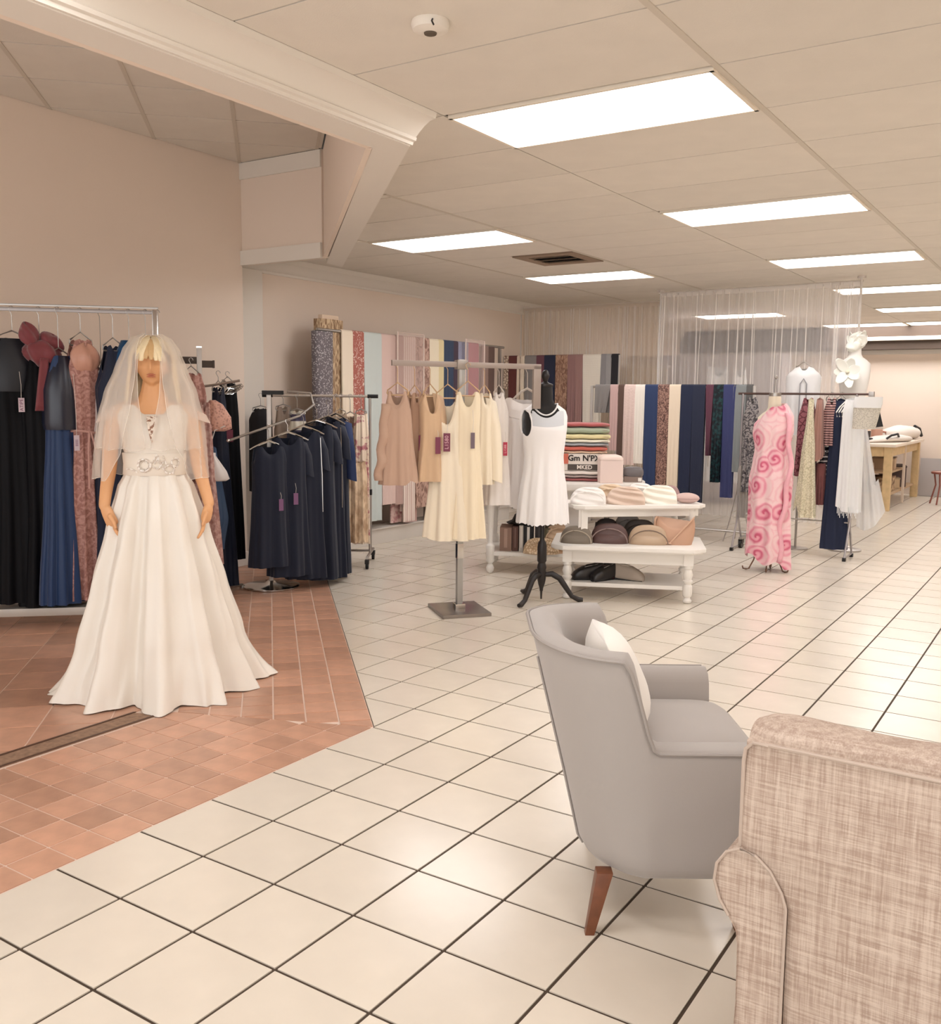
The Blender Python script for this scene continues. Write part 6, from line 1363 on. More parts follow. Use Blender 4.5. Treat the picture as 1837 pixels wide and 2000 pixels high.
MB().prism([(-0.07, -0.012), (0.065, -0.012), (0.065, 0.012), (-0.07, 0.012)], 0, 0.004).loft([[(-0.07, -0.012, 0), (0.065, -0.012, 0.015), (0.065, 0.012, 0.015), (-0.07, 0.012, 0)], [(-0.05, -0.01, 0.12), (0.035, -0.01, 0.13), (0.035, 0.01, 0.13), (-0.05, 0.01, 0.12)], [(-0.02, -0.006, 0.24), (0.005, -0.006, 0.25), (0.005, 0.006, 0.25), (-0.02, 0.006, 0.24)]], True, True, True).build('cloth', M_black, t)
# ------------------------------------------------------------------ rose print dress on a cream form
pk = (-2.252, 8.191)
PF = thing('rose_dress_form', 'cream dress form wearing a long pink rose print dress with hooked metal feet', 'dress form', (pk[0], pk[1], 0), face(pk[0], pk[1]) - 0.25)
torso(mat('cream_form', (232, 218, 196), 0.7), PF, s=0.97)
def rose_mat(name):
    m = bpy.data.materials.new(name); m.use_nodes = True
    nt = m.node_tree; N = nt.nodes; L = nt.links; b = N['Principled BSDF']; b.inputs['Roughness'].default_value = 0.5; b.inputs['Specular IOR Level'].default_value = 0.3
    def math_(op, a, c=None, d=None):
        n = N.new('ShaderNodeMath'); n.operation = op
        for q, v in enumerate((a, c, d)):
            if v is None: continue
            if isinstance(v, (int, float)): n.inputs[q].default_value = v
            else: L.new(v, n.inputs[q])
        return n.outputs[0]
    tc = N.new('ShaderNodeTexCoord'); nz = N.new('ShaderNodeTexNoise'); nz.inputs['Scale'].default_value = 9.0
    L.new(tc.outputs['UV'], nz.inputs['Vector'])
    vo = N.new('ShaderNodeTexVoronoi'); vo.voronoi_dimensions = '2D'; vo.inputs['Scale'].default_value = 4.6; vo.inputs['Randomness'].default_value = 0.75
    L.new(tc.outputs['UV'], vo.inputs['Vector'])
    vm = N.new('ShaderNodeVectorMath'); vm.operation = 'SUBTRACT'; L.new(tc.outputs['UV'], vm.inputs[0]); L.new(vo.outputs['Position'], vm.inputs[1])
    sx = N.new('ShaderNodeSeparateXYZ'); L.new(vm.outputs[0], sx.inputs[0])
    ang = math_('ARCTAN2', sx.outputs[1], sx.outputs[0]); r = vo.outputs['Distance']
    ph = math_('ADD', math_('MULTIPLY_ADD', r, 26.0, math_('MULTIPLY', nz.outputs['Fac'], 7.0)), ang)
    sp = math_('POWER', math_('MULTIPLY_ADD', math_('SINE', ph), 0.5, 0.5), 1.6)
    core = math_('MAXIMUM', math_('MULTIPLY_ADD', r, -1.75, 0.92), 0.0)
    v = math_('ADD', math_('MULTIPLY', sp, math_('MULTIPLY_ADD', core, 0.55, 0.16)), math_('MULTIPLY', core, 0.38))
    cr = N.new('ShaderNodeValToRGB'); e = cr.color_ramp.elements
    e[0].position = 0.05; e[0].color = lin((243, 206, 206)); e[1].position = 0.75; e[1].color = lin((208, 96, 124))
    x = e.new(0.32); x.color = lin((234, 162, 175))
    L.new(v, cr.inputs[0]); L.new(cr.outputs[0], b.inputs['Base Color'])
    bp = N.new('ShaderNodeBump'); bp.inputs['Strength'].default_value = 0.35; bp.inputs['Distance'].default_value = 0.006
    L.new(sp, bp.inputs['Height']); L.new(bp.outputs[0], b.inputs['Normal'])
    return m
M_rose = rose_mat('rose_print'); M_rose2 = mat('rose_ruffle', (238, 176, 186), 0.5, var=0.12, vscale=9)
RP = [(1.46, 0.080, 0.070), (1.40, 0.122, 0.082), (1.33, 0.158, 0.116), (1.22, 0.164, 0.146), (1.05, 0.138, 0.118), (0.95, 0.150, 0.126), (0.78, 0.176, 0.145), (0.5, 0.172, 0.14), (0.25, 0.180, 0.145), (0.075, 0.192, 0.15)]
rings = []; ZD2 = 1.44 - 0.075
for i in range(51):
    t_ = i / 50; z = lerp(1.44, 0.075, t_); hw, hd = ramp([((1.44 - a) / ZD2, b, c) for a, b, c in RP], t_)
    ring = []
    for k_ in range(110):
        th = 2 * PI * k_ / 110; c, s_ = cos(th), sin(th)
        am = 0.012 * (0.25 + t_)
        r = am * (sin(6 * th + 3 * t_) + 0.6 * sin(11 * th + 5 * t_ + 2 * sin(4 * t_)))
        zz = z - (0.10 * max(0, -c) ** 1.2 * max(0, 1 - t_ / 0.25)) - (0.03 * max(0, -s_) * max(0, 1 - t_ / 0.1)) + (0.03 * sin(5 * th) + 0.05 * c * -1 + 0.02) * t_ ** 6
        ring.append(((hw + r) * c, (hd + r) * s_, max(0.03, zz)))
    rings.append(ring)
ro = MB().loft(rings, True).build('dress', M_rose, PF, angle=180)
uv = ro.data.uv_layers.new(name='cloth')
for pl in ro.data.polygons:
    i0 = min(v % 110 for v in pl.vertices)
    for li, vi in zip(pl.loop_indices, pl.vertices):
        k_ = vi % 110
        if k_ == 0 and i0 == 0 and max(v % 110 for v in pl.vertices) == 109: k_ = 110
        uv.data[li].uv = (k_ / 110 * 1.02 + 0.05, ro.data.vertices[vi].co.z)
fr = []
for i in range(26):                                    # ruffle running down one side
    t_ = i / 25; z = 1.36 - 1.26 * t_
    fr.append([(0.125 + 0.05 * sin(PI * min(1, t_ * 1.4)) + 0.022 * cos(a) + 0.012 * sin(t_ * 22), -0.085 - 0.02 * sin(PI * t_) + 0.026 * sin(a) + 0.014 * cos(t_ * 22), z) for a in [2 * PI * k_ / 12 for k_ in range(12)]])
MB().loft(fr, True, True, True).build('ruffle', M_rose2, PF, angle=180)
MB().lathe([(0.05, 1.50), (0.05, 1.525), (0.02, 1.53)], 20).tube([(0, 0, 1.52), (0, 0, 1.64)], 0.008, 8).ell((0, 0, 1.66), (0.014, 0.014, 0.018), 10, 8).build('neck_cap', M_steel, PF)
M_hook = mat('bronze_hook', (128, 96, 78), 0.4, 0.7)
for x, y in ((-0.14, -0.06), (0.02, -0.10), (0.14, -0.03), (0.0, 0.10)):
    MB().tube([(x * 0.25, y * 0.25, 0.42), (x * 0.75, y * 0.75, 0.09), (x, y, 0.012), (x * 1.15, y * 1.15, 0.006), (x * 1.32, y * 1.32, 0.012), (x * 1.36, y * 1.36, 0.035)], 0.006, 8).build('foot', M_hook, PF)
MB().tube([(0, 0, 0.40), (0, 0, 0.75)], 0.014, 8).build('pole', M_hook, PF)
# ------------------------------------------------------------------ white floral form behind the rack
wf = (-1.95, 9.811, 0.38)
WF = thing('white_flower_form', 'white dress form with large white fabric flowers at the curtain edge', 'dress form', (wf[0], wf[1], 0), face(wf[0], wf[1]))
M_wf = mat('white_form', (238, 234, 228), 0.55); M_pet = mat('white_petal', (240, 238, 228), 0.6, sheen=0.3)
torso(M_wf, WF, s=1.0, dz=0.47)
MB().lathe([(0.16, 0), (0.16, 0.012), (0.03, 0.02), (0.016, 0.03), (0.016, 1.2)], 24).build('stand', M_steel, WF)
def petal(parent, base, dirv, L_, W_, up, name='petal', m=M_pet):
    d = Vector(dirv).normalized(); u = Vector(up).normalized(); sd = d.cross(u).normalized(); u = sd.cross(d)
    rings = []
    for i in range(9):
        t_ = i / 8; w_ = W_ * sin(PI * (0.12 + 0.80 * t_)) ** 0.9; c = Vector(base) + d * L_ * t_ + u * (0.28 * L_ * t_ ** 2 - 0.16 * L_ * t_)
        rings.append([c + sd * w_ * cos(a) + u * (0.004 * sin(a) + 0.22 * w_ * cos(a) ** 2) for a in [2 * PI * k_ / 14 for k_ in range(14)]])
    return MB().loft(rings, True, True, True).build(name, m, parent, angle=180)
lily = Vector((-0.06, -0.17, 1.745))
for q in range(7):
    a = 2 * PI * q / 7 + 0.4; petal(WF, lily + Vector((0, 0.012 * (q % 2), 0)), (cos(a), -0.35, sin(a) * 0.92 - 0.05), 0.135 + 0.02 * (q % 3), 0.046, (0, -1, 0.0))
MB().ell(tuple(lily + Vector((0, -0.02, 0))), (0.018, 0.018, 0.018), 12, 8).build('flower_centre', mat('cream_centre', (226, 220, 196), 0.6), WF)
rose = Vector((0.01, -0.02, 2.045))
MB().loft(cloth_blob(tuple(rose), (0.075, 0.07, 0.085), 0.3, 5, 0.16, 2), True, True, True).loft(cloth_blob(tuple(rose + Vector((-0.03, -0.03, -0.05))), (0.07, 0.06, 0.05), -0.3, 4, 0.2, 5), True, True, True).build('rose_heart', M_pet, WF, angle=180)
for q in range(11):
    a = 2.4 * q; r_ = 0.02 + 0.0055 * q
    petal(WF, rose + Vector((r_ * 0.5 * cos(a), r_ * 0.5 * sin(a), -0.06 + 0.008 * q * (q < 6))), (cos(a) * 0.25, sin(a) * 0.25, 1.0 - 0.03 * q), 0.125, 0.05 + 0.002 * q, (cos(a), sin(a), 0.1), 'rose_petal')
for a in (0.4, 2.2, 3.9): petal(WF, (0, 0, 2.0), (cos(a), sin(a), 0.1), 0.10, 0.04, (0, 0, 1), 'rose_petal')
# long white veil hanging from the form
X, Y = tx(1694, 9.5), 9.5
t = thing('long_veil', 'sheer white veil falling to a point on the right of the rack', 'veil', (X, Y, zy(1694, 1036, Y)), face(X, Y))
zt_ = zy(1694, 830, Y) - zy(1694, 1036, Y); k = 9.0 / 1848.5
rings = []
for i in range(17):
    t_ = i / 16; cx_ = lerp(-18, 6, t_) * k; w_ = lerp(7, 25, t_) * k
    rings.append([(cx_ + w_ * s_, 0.02 * sin(9 * s_ + 2 * t_) * (0.4 + t_) - 0.01, lerp(zt_, 0.0, t_) + (0.10 * (s_ + 0.4) ** 2 * t_ if t_ > 0.6 else 0)) for s_ in [-1 + 2 * q / 24 for q in range(25)]])
MB().loft(rings, False).build('tulle', mat('veil_white', (244, 242, 240), 0.7, alpha=0.78, trans=0.3), t, angle=180)
# ------------------------------------------------------------------ sheer curtains on a ceiling hung pole frame
M_sheer = sheer_mat('sheer_white', (250, 246, 244), 0.34); M_sheer2 = sheer_mat('sheer_cream', (238, 226, 212), 0.62)
M_polew = mat('pale_pole', (216, 208, 200), 0.4)
def sheer(name, label, xa_, ya_, xb_, yb_, zt_, zb_, m, waves, amp, seed, grp):
    rnd = random.Random(seed); L_ = math.hypot(xb_ - xa_, yb_ - ya_); a = math.atan2(yb_ - ya_, xb_ - xa_)
    t = thing(name, label, 'curtain', ((xa_ + xb_) / 2, (ya_ + yb_) / 2, zb_), a, grp)
    n = int(waves * 14); ph = [rnd.uniform(0, 6) for _ in range(4)]
    rings = []
    for zi in range(13):
        t_ = zi / 12; z = lerp(zt_ - zb_, 0, t_); ring = []
        for q in range(n + 1):
            s_ = q / n; u = waves * 2 * PI * (s_ + 0.012 * sin(11 * s_ + ph[0]) + 0.006 * sin(31 * s_ + ph[1]))
            y = amp * (0.55 + 0.6 * t_) * (sin(u) + 0.45 * sin(2 * u + ph[2] + 1.5 * t_)) * (0.55 + 0.45 * sin(7 * s_ + ph[3]))
            ring.append(((s_ - 0.5) * L_ + 0.012 * cos(u) * t_, y, z + 0.006 * sin(3 * u) * (1 - t_) ** 8))
        rings.append(ring)
    MB().loft(rings, False).build('cloth', m, t, angle=180)
    MB().box((0, 0, zt_ - zb_ - 0.02), (L_, 0.02, 0.05)).build('heading', m, t, smooth=False)
    MB().tube([(-L_ / 2 - 0.02, 0, zt_ - zb_ + 0.005), (L_ / 2 + 0.02, 0, zt_ - zb_ + 0.005)], 0.010, 8).build('curtain_pole', M_polew, t)
    pl_ = MB()
    for q in range(int(L_ * 13)):
        x = (rnd.random() - 0.5) * L_; dx = rnd.uniform(-0.03, 0.03); ln = rnd.uniform(0.55, 1.0)
        pl_.tube([(x, -amp * 0.9, zt_ - zb_ - 0.03), (x + dx * 0.5, -amp * 1.1, (zt_ - zb_) * (1 - ln / 2)), (x + dx, -amp, (zt_ - zb_) * (1 - ln))], rnd.uniform(0.003, 0.007), 5)
    stuff(pl_.build('pleat_edges', mat('sheer_edge', (248, 243, 238), 0.8, alpha=0.62, trans=0.3), t))
    for x in (-L_ / 2, L_ / 2): MB().tube([(x, 0, zt_ - zb_), (x, 0, 2.675 - zb_)], 0.006, 6).build('pole_hook', M_polew, t)
    return t
gs_ = 'sheer curtains of the fitting area'
sheer('sheer_curtain', 'cream sheer curtain on the left, behind the tall cloth rack', -6.15, 10.66, tx(1276, 10.66), 10.66, 2.60, 0.25, M_sheer2, 30, 0.030, 1, gs_)
sheer('sheer_curtain', 'white see-through curtain on the right, behind the rose dress', tx(1276, 10.1), 10.1, tx(1656, 10.0), 10.0, 2.63, 0.22, M_sheer, 26, 0.045, 2, gs_)
for px_, Y, lb in ((1656, 9.98, 'thin white pole at the free end of the see-through curtain'), (1011, 10.72, 'thin white pole at the wall end of the cream curtain'), (1276, 10.2, 'thin white pole where the two curtains meet')):
    X = tx(px_, Y); t = thing('curtain_post', lb, 'pole', (X, Y, 0))
    MB().tube([(0, 0, 0.0), (0, 0, 2.675)], 0.012, 8).build('tube', M_polew, t); MB().lathe([(0.05, 0), (0.05, 0.01), (0.015, 0.02)], 14).build('foot', M_polew, t)
    MB().lathe([(0.04, 2.66), (0.04, 2.679)], 14).build('top_flange', M_polew, t)
# things seen dimly through the curtain
X = tx(1562, 9.75)
g = garment('bridal_bodice', 'white bridal bodice on a grey hanger in front of the curtain', 'bodice', (X, 9.62), zy(1562, 714, 9.62), zy(1562, 850, 9.62), mat('white_bodice', (224, 222, 220), 0.7), [(0, 0.10, 0.06), (0.1, 0.165, 0.10), (0.5, 0.155, 0.10), (1, 0.15, 0.10)], face(X, 9.62), 'bridal pieces by the curtain', zr=zy(1562, 708, 9.62), hm=M_steel, hw_h=0.08, seed=120, edge=dict(nf=0.05, un=0.4, us=0.85, arm=0.03))
MB().tube([(0, 0, 0.3), (0, 0, -zy(1562, 850, 9.62) + 0.01)], 0.012, 8).lathe([(0.12, 0), (0.12, 0.01), (0.02, 0.02)], 20, (0, 0, -zy(1562, 850, 9.62))).build('stand', M_steel, g)
MB().tube([(-0.03, -0.115, 0.02), (-0.03, -0.12, 0.5), (0.0, -0.11, 0.55), (0.03, -0.12, 0.5), (0.03, -0.115, 0.02)], 0.006, 6).build('front_trim', mat('grey_trim', (150, 148, 150), 0.6), g)
BRK = thing('bridal_rack', 'low steel rack with bridal pieces behind the see-through curtain', 'clothes rack', ((tx(1390, 11.2) + tx(1432, 11.2)) / 2, 11.2, 0))
zb0 = zy(1390, 712, 11.2) + 0.115
MB().tube([(-0.55, 0, zb0), (0.55, 0, zb0)], 0.012, 8).build('rail', M_steel, BRK)
for x in (-0.55, 0.55): MB().tube([(x, 0, 0.02), (x, 0, zb0)], 0.012, 8).box((x, 0, 0.02), (0.03, 0.4, 0.03)).build('post', M_steel, BRK)
for q, (px_, py_) in enumerate(((1390, 712), (1432, 714), (1560, 640))):
    if q == 2: continue
    X = tx(px_, 11.2)
    garment(('bridal_camisole', 'slip_dress')[q], ('white strappy bridal top seen dimly through the curtain', 'narrow white slip seen dimly through the curtain')[q], 'top', (X, 11.2), zy(px_, py_, 11.2), 0.5, mat('white_bodice', (224, 222, 220)), [(0, 0.12 - 0.05 * q, 0.05), (0.15, 0.13 - 0.04 * q, 0.07), (1, 0.25, 0.12)], 0.6, 'bridal pieces by the curtain', zr=zy(px_, py_, 11.2) + 0.12, hm=M_steel, seed=121 + q, edge=dict(nf=0.14, un=0.8, us=0.9, arm=0.02))
t = thing('back_cabinet', 'large grey lilac cabinet behind the see-through curtain', 'cabinet', (-4.75, 13.6, 0))
M_cab = mat('grey_lilac', (190, 180, 180), 0.7)
MB().box((0, 0, 1.06), (2.3, 0.5, 2.12)).build('body', M_cab, t, bevel=0.01)
for x in (-0.575, 0.575): MB().box((x, -0.26, 1.06), (1.10, 0.02, 2.0)).build('door', M_cab, t, bevel=0.004)
t = thing('fitting_partition', 'low cream partition behind the cream curtain', 'partition', (-5.45, 12.2, 0))
MB().box((0, 0, 0.95), (1.3, 0.06, 1.9)).build('panel', mat('partition_cream', (206, 190, 172), 0.8), t, bevel=0.004); MB().box((0, 0, 1.91), (1.34, 0.08, 0.03)).build('cap', M_trim, t)
# ------------------------------------------------------------------ wooden work table at the far right
M_wood = mat('pale_timber', (214, 184, 138), 0.6, var=0.12, vscale=14); M_ttop = mat('table_white', (232, 216, 198), 0.45)
WT = thing('work_table', 'timber work table with white top and open shelf by the far wall', 'table', (-2.72, 15.0, 0))
MB().box((0, 0, 0.885), (1.15, 2.62, 0.04)).build('tabletop', M_ttop, WT, bevel=0.01)
for x, y in ((0.48, -1.22), (0.48, 1.22), (-0.48, -1.22), (-0.48, 1.22)):
    MB().box((x, y, 0.432), (0.10, 0.10, 0.865)).build('leg', M_wood, WT, bevel=0.006)
MB().box((0.50, 0.0, 0.44), (0.035, 0.035, 0.86)).build('leg', mat('thin_leg', (226, 206, 186), 0.5), WT, bevel=0.003)
for x in (-0.48, 0.48): MB().box((x, 0, 0.80), (0.04, 2.36, 0.13)).build('apron', M_wood, WT, bevel=0.004)
MB().box((0, -1.22, 0.80), (0.9, 0.04, 0.13)).build('apron', M_wood, WT, bevel=0.004)
MB().box((0, 0, 0.20), (0.95, 2.4, 0.035)).build('shelf', mat('shelf_wood', (190, 160, 128), 0.7), WT, bevel=0.004)
MB().box((0, -0.2, 0.50), (0.92, 1.5, 0.03)).build('shelf', mat('shelf_wood', (190, 160, 128), 0.7), WT, bevel=0.004)
gw = 'supplies under the work table'
for q, (x, y, z, r_, L_, c, lb) in enumerate(((-0.05, -0.95, 0.58, 0.055, 0.6, (226, 208, 188), 'cream cloth bolt on the upper shelf of the work table'), (-0.05, -0.98, 0.30, 0.10, 0.62, (48, 44, 50), 'black cloth bolt on the lower shelf of the work table'), (-0.05, -0.7, 0.29, 0.08, 0.6, (88, 78, 80), 'grey cloth bolt behind the black one'))):
    t = thing('cloth_bolt', lb, 'fabric roll', (-2.72 + x, 15.0 + y, z - r_), 0, gw)
    MB().tube([(-L_ / 2, 0, r_), (L_ / 2, 0, r_)], r_, 20).build('cloth', mat('bolt%d' % q, c, 0.8), t); MB().tube([(-L_ / 2 - 0.01, 0, r_), (L_ / 2 + 0.01, 0, r_)], r_ * 0.3, 12).build('core', mat('card_core', (224, 200, 176)), t)
for q, (x, y, z, sx_, sy_, sz_, c, lb) in enumerate(((0.30, -0.55, 0.2175, 0.3, 0.4, 0.20, (150, 112, 82), 'brown patterned basket under the work table'), (0.28, -0.30, 0.515, 0.3, 0.4, 0.16, (196, 166, 136), 'tan box on the upper shelf of the work table'), (0.26, 0.55, 0.2175, 0.36, 0.6, 0.30, (96, 78, 74), 'dark box under the far end of the work table'), (0.3, 0.1, 0.2175, 0.25, 0.25, 0.14, (224, 196, 158), 'cream bundle on the lower shelf of the work table'))):
    t = thing('box', lb, 'box', (-2.72 + x, 15.0 + y, z), 0.1 * q, gw)
    MB().box((0, 0, sz_ / 2), (sx_, sy_, sz_)).build('body', pattern('basket_w', (110, 80, 58), (206, 176, 140), 'noise', 14, 0.4, 0.6, 0.8) if q == 0 else mat('ubox%d' % q, c, 0.7), t, bevel=0.01); MB().box((0, 0, sz_), (sx_ + 0.01, sy_ + 0.01, 0.02)).build('rim', mat('urim%d' % q, tuple(int(v * .85) for v in c), 0.7), t, bevel=0.003)
ZW = 0.905; gt = 'things on the work table'
t = thing('sewing_case', 'long white sewing machine cover with dark handle lying on the work table', 'sewing machine', (-2.42, 14.55, ZW), 1.2, gt)
MB().loft([[(x, hw * math.copysign(abs(cos(a)) ** 0.6, cos(a)), max(0, hh / 2 + hh / 2 * sin(a))) for a in [2 * PI * q / 24 for q in range(24)]] for x, hw, hh in ((-0.55, 0.02, 0.02), (-0.45, 0.10, 0.05), (-0.1, 0.16, 0.09), (0.3, 0.18, 0.10), (0.5, 0.12, 0.08), (0.56, 0.04, 0.03))], True, True, True).build('body', mat('white_case', (232, 222, 212), 0.4), t, angle=60)
MB().tube([(0.1, -0.14, 0.08), (0.0, -0.18, 0.12), (-0.14, -0.17, 0.10), (-0.2, -0.13, 0.05)], 0.016, 8).build('handle', M_black, t); MB().tube([(-0.42, -0.05, 0.05), (-0.66, -0.02, 0.07)], 0.018, 8).build('spout', M_black, t)
t = thing('sewing_machine', 'rounded white sewing machine with a dark grip at the far end of the work table', 'sewing machine', (-2.42, 15.75, ZW), 1.35, gt)
MB().loft([[(x, hw * cos(a), max(0, hh / 2 + hh / 2 * sin(a))) for a in [2 * PI * q / 24 for q in range(24)]] for x, hw, hh in ((-0.5, 0.05, 0.10), (-0.42, 0.16, 0.17), (0.0, 0.19, 0.22), (0.35, 0.18, 0.20), (0.5, 0.10, 0.10), (0.54, 0.03, 0.03))], True, True, True).build('body', mat('white_case', (232, 222, 212), 0.4), t, angle=60)
MB().tube([(0.30, -0.10, 0.20), (0.44, -0.12, 0.16), (0.54, -0.12, 0.05)], 0.025, 8).build('grip', M_black, t)
for q, (x, y, c, c2, hh, lb) in enumerate(((-2.78, 14.3, (216, 190, 170), (206, 96, 106), 0.20, 'cream bottle with red and white label on the work table'), (-2.70, 14.62, (232, 210, 190), (60, 52, 50), 0.30, 'pale bottle with a dark cap on the work table'), (-2.60, 14.9, (206, 160, 140), (176, 120, 98), 0.17, 'peach mug with a brown handle on the work table'))):
    t = thing(('bottle', 'bottle', 'mug')[q], lb, ('bottle', 'bottle', 'mug')[q], (x, y, ZW), 0.6, gt)
    MB().lathe([(0.06, 0), (0.065, 0.01), (0.065, hh * 0.6), (0.05, hh * 0.75), (0.02, hh * 0.85), (0.02, hh)] if q < 2 else [(0.075, 0), (0.08, 0.01), (0.08, hh), (0.07, hh), (0.07, 0.02)], 20).build('body', mat('bt%d' % q, c, 0.4), t, angle=50)
    if q < 2: MB().lathe([(0.0665, hh * 0.15), (0.0665, hh * 0.5)], 20, cap=False).build('label', mat('btl%d' % q, c2, 0.6), t); MB().lathe([(0.024, hh * .95), (0.024, hh * 1.06), (0.001, hh * 1.07)], 14).build('cap', mat('btl%d' % q, c2), t)
    else: MB().tube([(0.07, 0, hh * .8), (0.13, 0, hh * .75), (0.14, 0, hh * .4), (0.075, 0, hh * .2)], 0.014, 8).build('handle', mat('btl%d' % q, c2, 0.5), t)
t = thing('carton', 'tan carton at the hidden end of the work table', 'box', (-3.02, 14.35, ZW), 0.0, gt)
MB().box((0, 0, 0.13), (0.3, 0.34, 0.26)).build('body', mat('tan_carton', (206, 178, 156), 0.8), t, bevel=0.006); MB().box((0, 0, 0.262), (0.04, 0.34, 0.004)).build('tape', mat('tape', (180, 150, 124), 0.5), t)
t = thing('leaning_board', 'grey board leaning on the far wall beside the work table', 'board', (-2.02, 16.45, 0), 0)
MB().box((0, 0, 0.30), (0.36, 0.03, 0.60), rot=Matrix.Rotation(-0.12, 3, 'X')).build('board', mat('grey_board', (170, 162, 158), 0.7), t, bevel=0.004)
MB().box((0, 0.0, 0.012), (0.36, 0.05, 0.02)).build('foot', mat('grey_board', (170, 162, 158)), t)
sp = (-1.72, 15.228)
t = thing('frame_stool', 'red brown tubular frame stool cut by the photo edge', 'stool', (sp[0], sp[1], 0), 0.5)
M_rb = mat('red_brown', (142, 84, 72), 0.5)
for q in range(4):
    a = PI / 4 + PI / 2 * q; MB().tube([(0.13 * cos(a), 0.13 * sin(a), 0.45), (0.10 * cos(a), 0.10 * sin(a), 0.28), (0.17 * cos(a), 0.17 * sin(a), 0.0)], 0.012, 8).build('leg', M_rb, t)
MB().tube([(0.15 * cos(a), 0.15 * sin(a), 0.46) for a in [2 * PI * q / 24 for q in range(24)]], 0.018, 8, closed=True).build('rim', M_rb, t)
MB().lathe([(0.145, 0.45), (0.145, 0.47), (0.001, 0.475)], 24).build('seat', mat('pale_seat', (210, 186, 170), 0.7), t)

# ------------------------------------------------------------------ grey tub armchair
M_grey = mat('grey_upholstery', (166, 158, 152), 0.85, sheen=0.25, bump=0.05, bscale=500)
M_pipe = mat('grey_piping', (158, 150, 144), 0.7)
M_walnut = mat('walnut', (112, 66, 42), 0.35, var=0.25, vscale=30)
cpos = (-1.062, 2.554)
AC = thing('armchair', 'grey upholstered tub armchair with tapered walnut legs and a white pillow', 'armchair', (cpos[0], cpos[1], 0), math.atan2(0.5446, 0.8387))
# plan path of the outer face, chair faces +x; local y- is the near side
def upath(s_):
    """s in -1..1 from the near arm front, round the back, to the far arm front; returns outer point and outward normal"""
    front, R, hw = 0.27, 0.24, 0.335; bk = -0.255
    straight = front - (bk + R)
    arc = PI / 2 * R; mid = 2 * (hw - R)
    tot = 2 * straight + 2 * arc + mid
    d = (s_ + 1) / 2 * tot
    if d < straight: return (front - d, -hw), (0, -1)
    d -= straight; cx = bk + R
    if d < arc:
        a = -PI / 2 - d / R; return (cx + R * cos(a), -hw + R + R * sin(a)), (cos(a), sin(a))
    d -= arc
    if d < mid: return (bk, -hw + R + d), (-1, 0)
    d -= mid
    if d < arc:
        a = PI - d / R; return (cx + R * cos(a), hw - R + R * sin(a)), (cos(a), sin(a))
    d -= arc
    return (cx + d, hw), (0, 1)
def htop(s_):
    a = abs(s_)
    def sm(x): x = max(0, min(1, x)); return x * x * (3 - 2 * x)
    # arms 0.56, wings and back 0.80
    return 0.537 + 0.250 * (1 - sm((a - 0.515) / 0.125)) + 0.025 * (1 - sm(a / 0.5)) + (0.045 * sm((a - 0.5) / 0.2) if s_ > 0 else 0)
rings = []; NSt = 97; rim = []
for i in range(NSt):
    s_ = -1 + 2 * i / (NSt - 1)
    (x, y), (nx, ny) = upath(s_); zt_ = htop(s_)
    back = max(0, -nx) ** 1.0
    th = 0.105 - 0.02 * (1 - abs(s_))
    def P(off, z): 
        lean = back * (z - 0.55) * 0.17 if z < 0.55 else back * (z - 0.55) * 0.20      # the shell leans outwards as it rises
        tuck = -0.035 * max(0, (0.20 - z) / 0.055) ** 1.8 if off < 0.06 else 0
        side = (z - 0.5) * 0.06
        o = -off + lean + tuck + side
        return (x + nx * o, y + ny * o, z)
    zb_ = 0.145
    prof = [P(0.04, zb_), P(0.012, zb_ + 0.010), P(0.0, zb_ + 0.028), P(0.0, zb_ + 0.055), P(0.0, zb_ + 0.09), P(0.0, 0.28), P(0.0, 0.40), P(0.0, max(0.47, zt_ - 0.08)), P(0.0, zt_ - 0.02), P(0.005, zt_ - 0.006), P(0.022, zt_), P(th * 0.55, zt_ + 0.006), P(th * 0.85, zt_ - 0.008), P(th, zt_ - 0.035), P(th + 0.006, max(0.44, zt_ - 0.10)), P(th + 0.01, 0.40), P(th + 0.01, 0.20), P(th, zb_)]
    rings.append(prof); rim.append(P(-0.002, zt_ - 0.008))
MB().loft(rings, True, True, True).build('shell', M_grey, AC, angle=60)
MB().tube(rim, 0.0055, 6).build('piping', M_pipe, AC)
MB().tube([r[3] for r in rings[:1]] + [rings[0][q] for q in (2, 3, 4, 5, 6, 7, 8, 9)], 0.0045, 6).build('piping', M_pipe, AC)
vb = [rings[41][q] for q in (2, 3, 4, 5, 6, 7)]
MB().tube([(p[0] - 0.004, p[1], p[2]) for p in vb], 0.004, 6).build('back_seam', M_pipe, AC)
MB().box((0.075, 0, 0.25), (0.34, 0.46, 0.14)).build('seat_base', M_grey, AC, bevel=0.02)
ct = [[(0.085 + 0.225 * math.copysign(abs(cos(a)) ** 0.35, cos(a)) * s_, 0.228 * math.copysign(abs(sin(a)) ** 0.35, sin(a)) * s_, z) for a in [2 * PI * k_ / 48 for k_ in range(48)]] for s_, z in ((0.9, 0.325), (0.98, 0.335), (1.0, 0.37), (1.0, 0.46), (0.97, 0.49), (0.88, 0.505), (0.5, 0.512), (0.05, 0.514))]
MB().loft(ct, True, True, True).build('seat_cushion', M_grey, AC, angle=60)
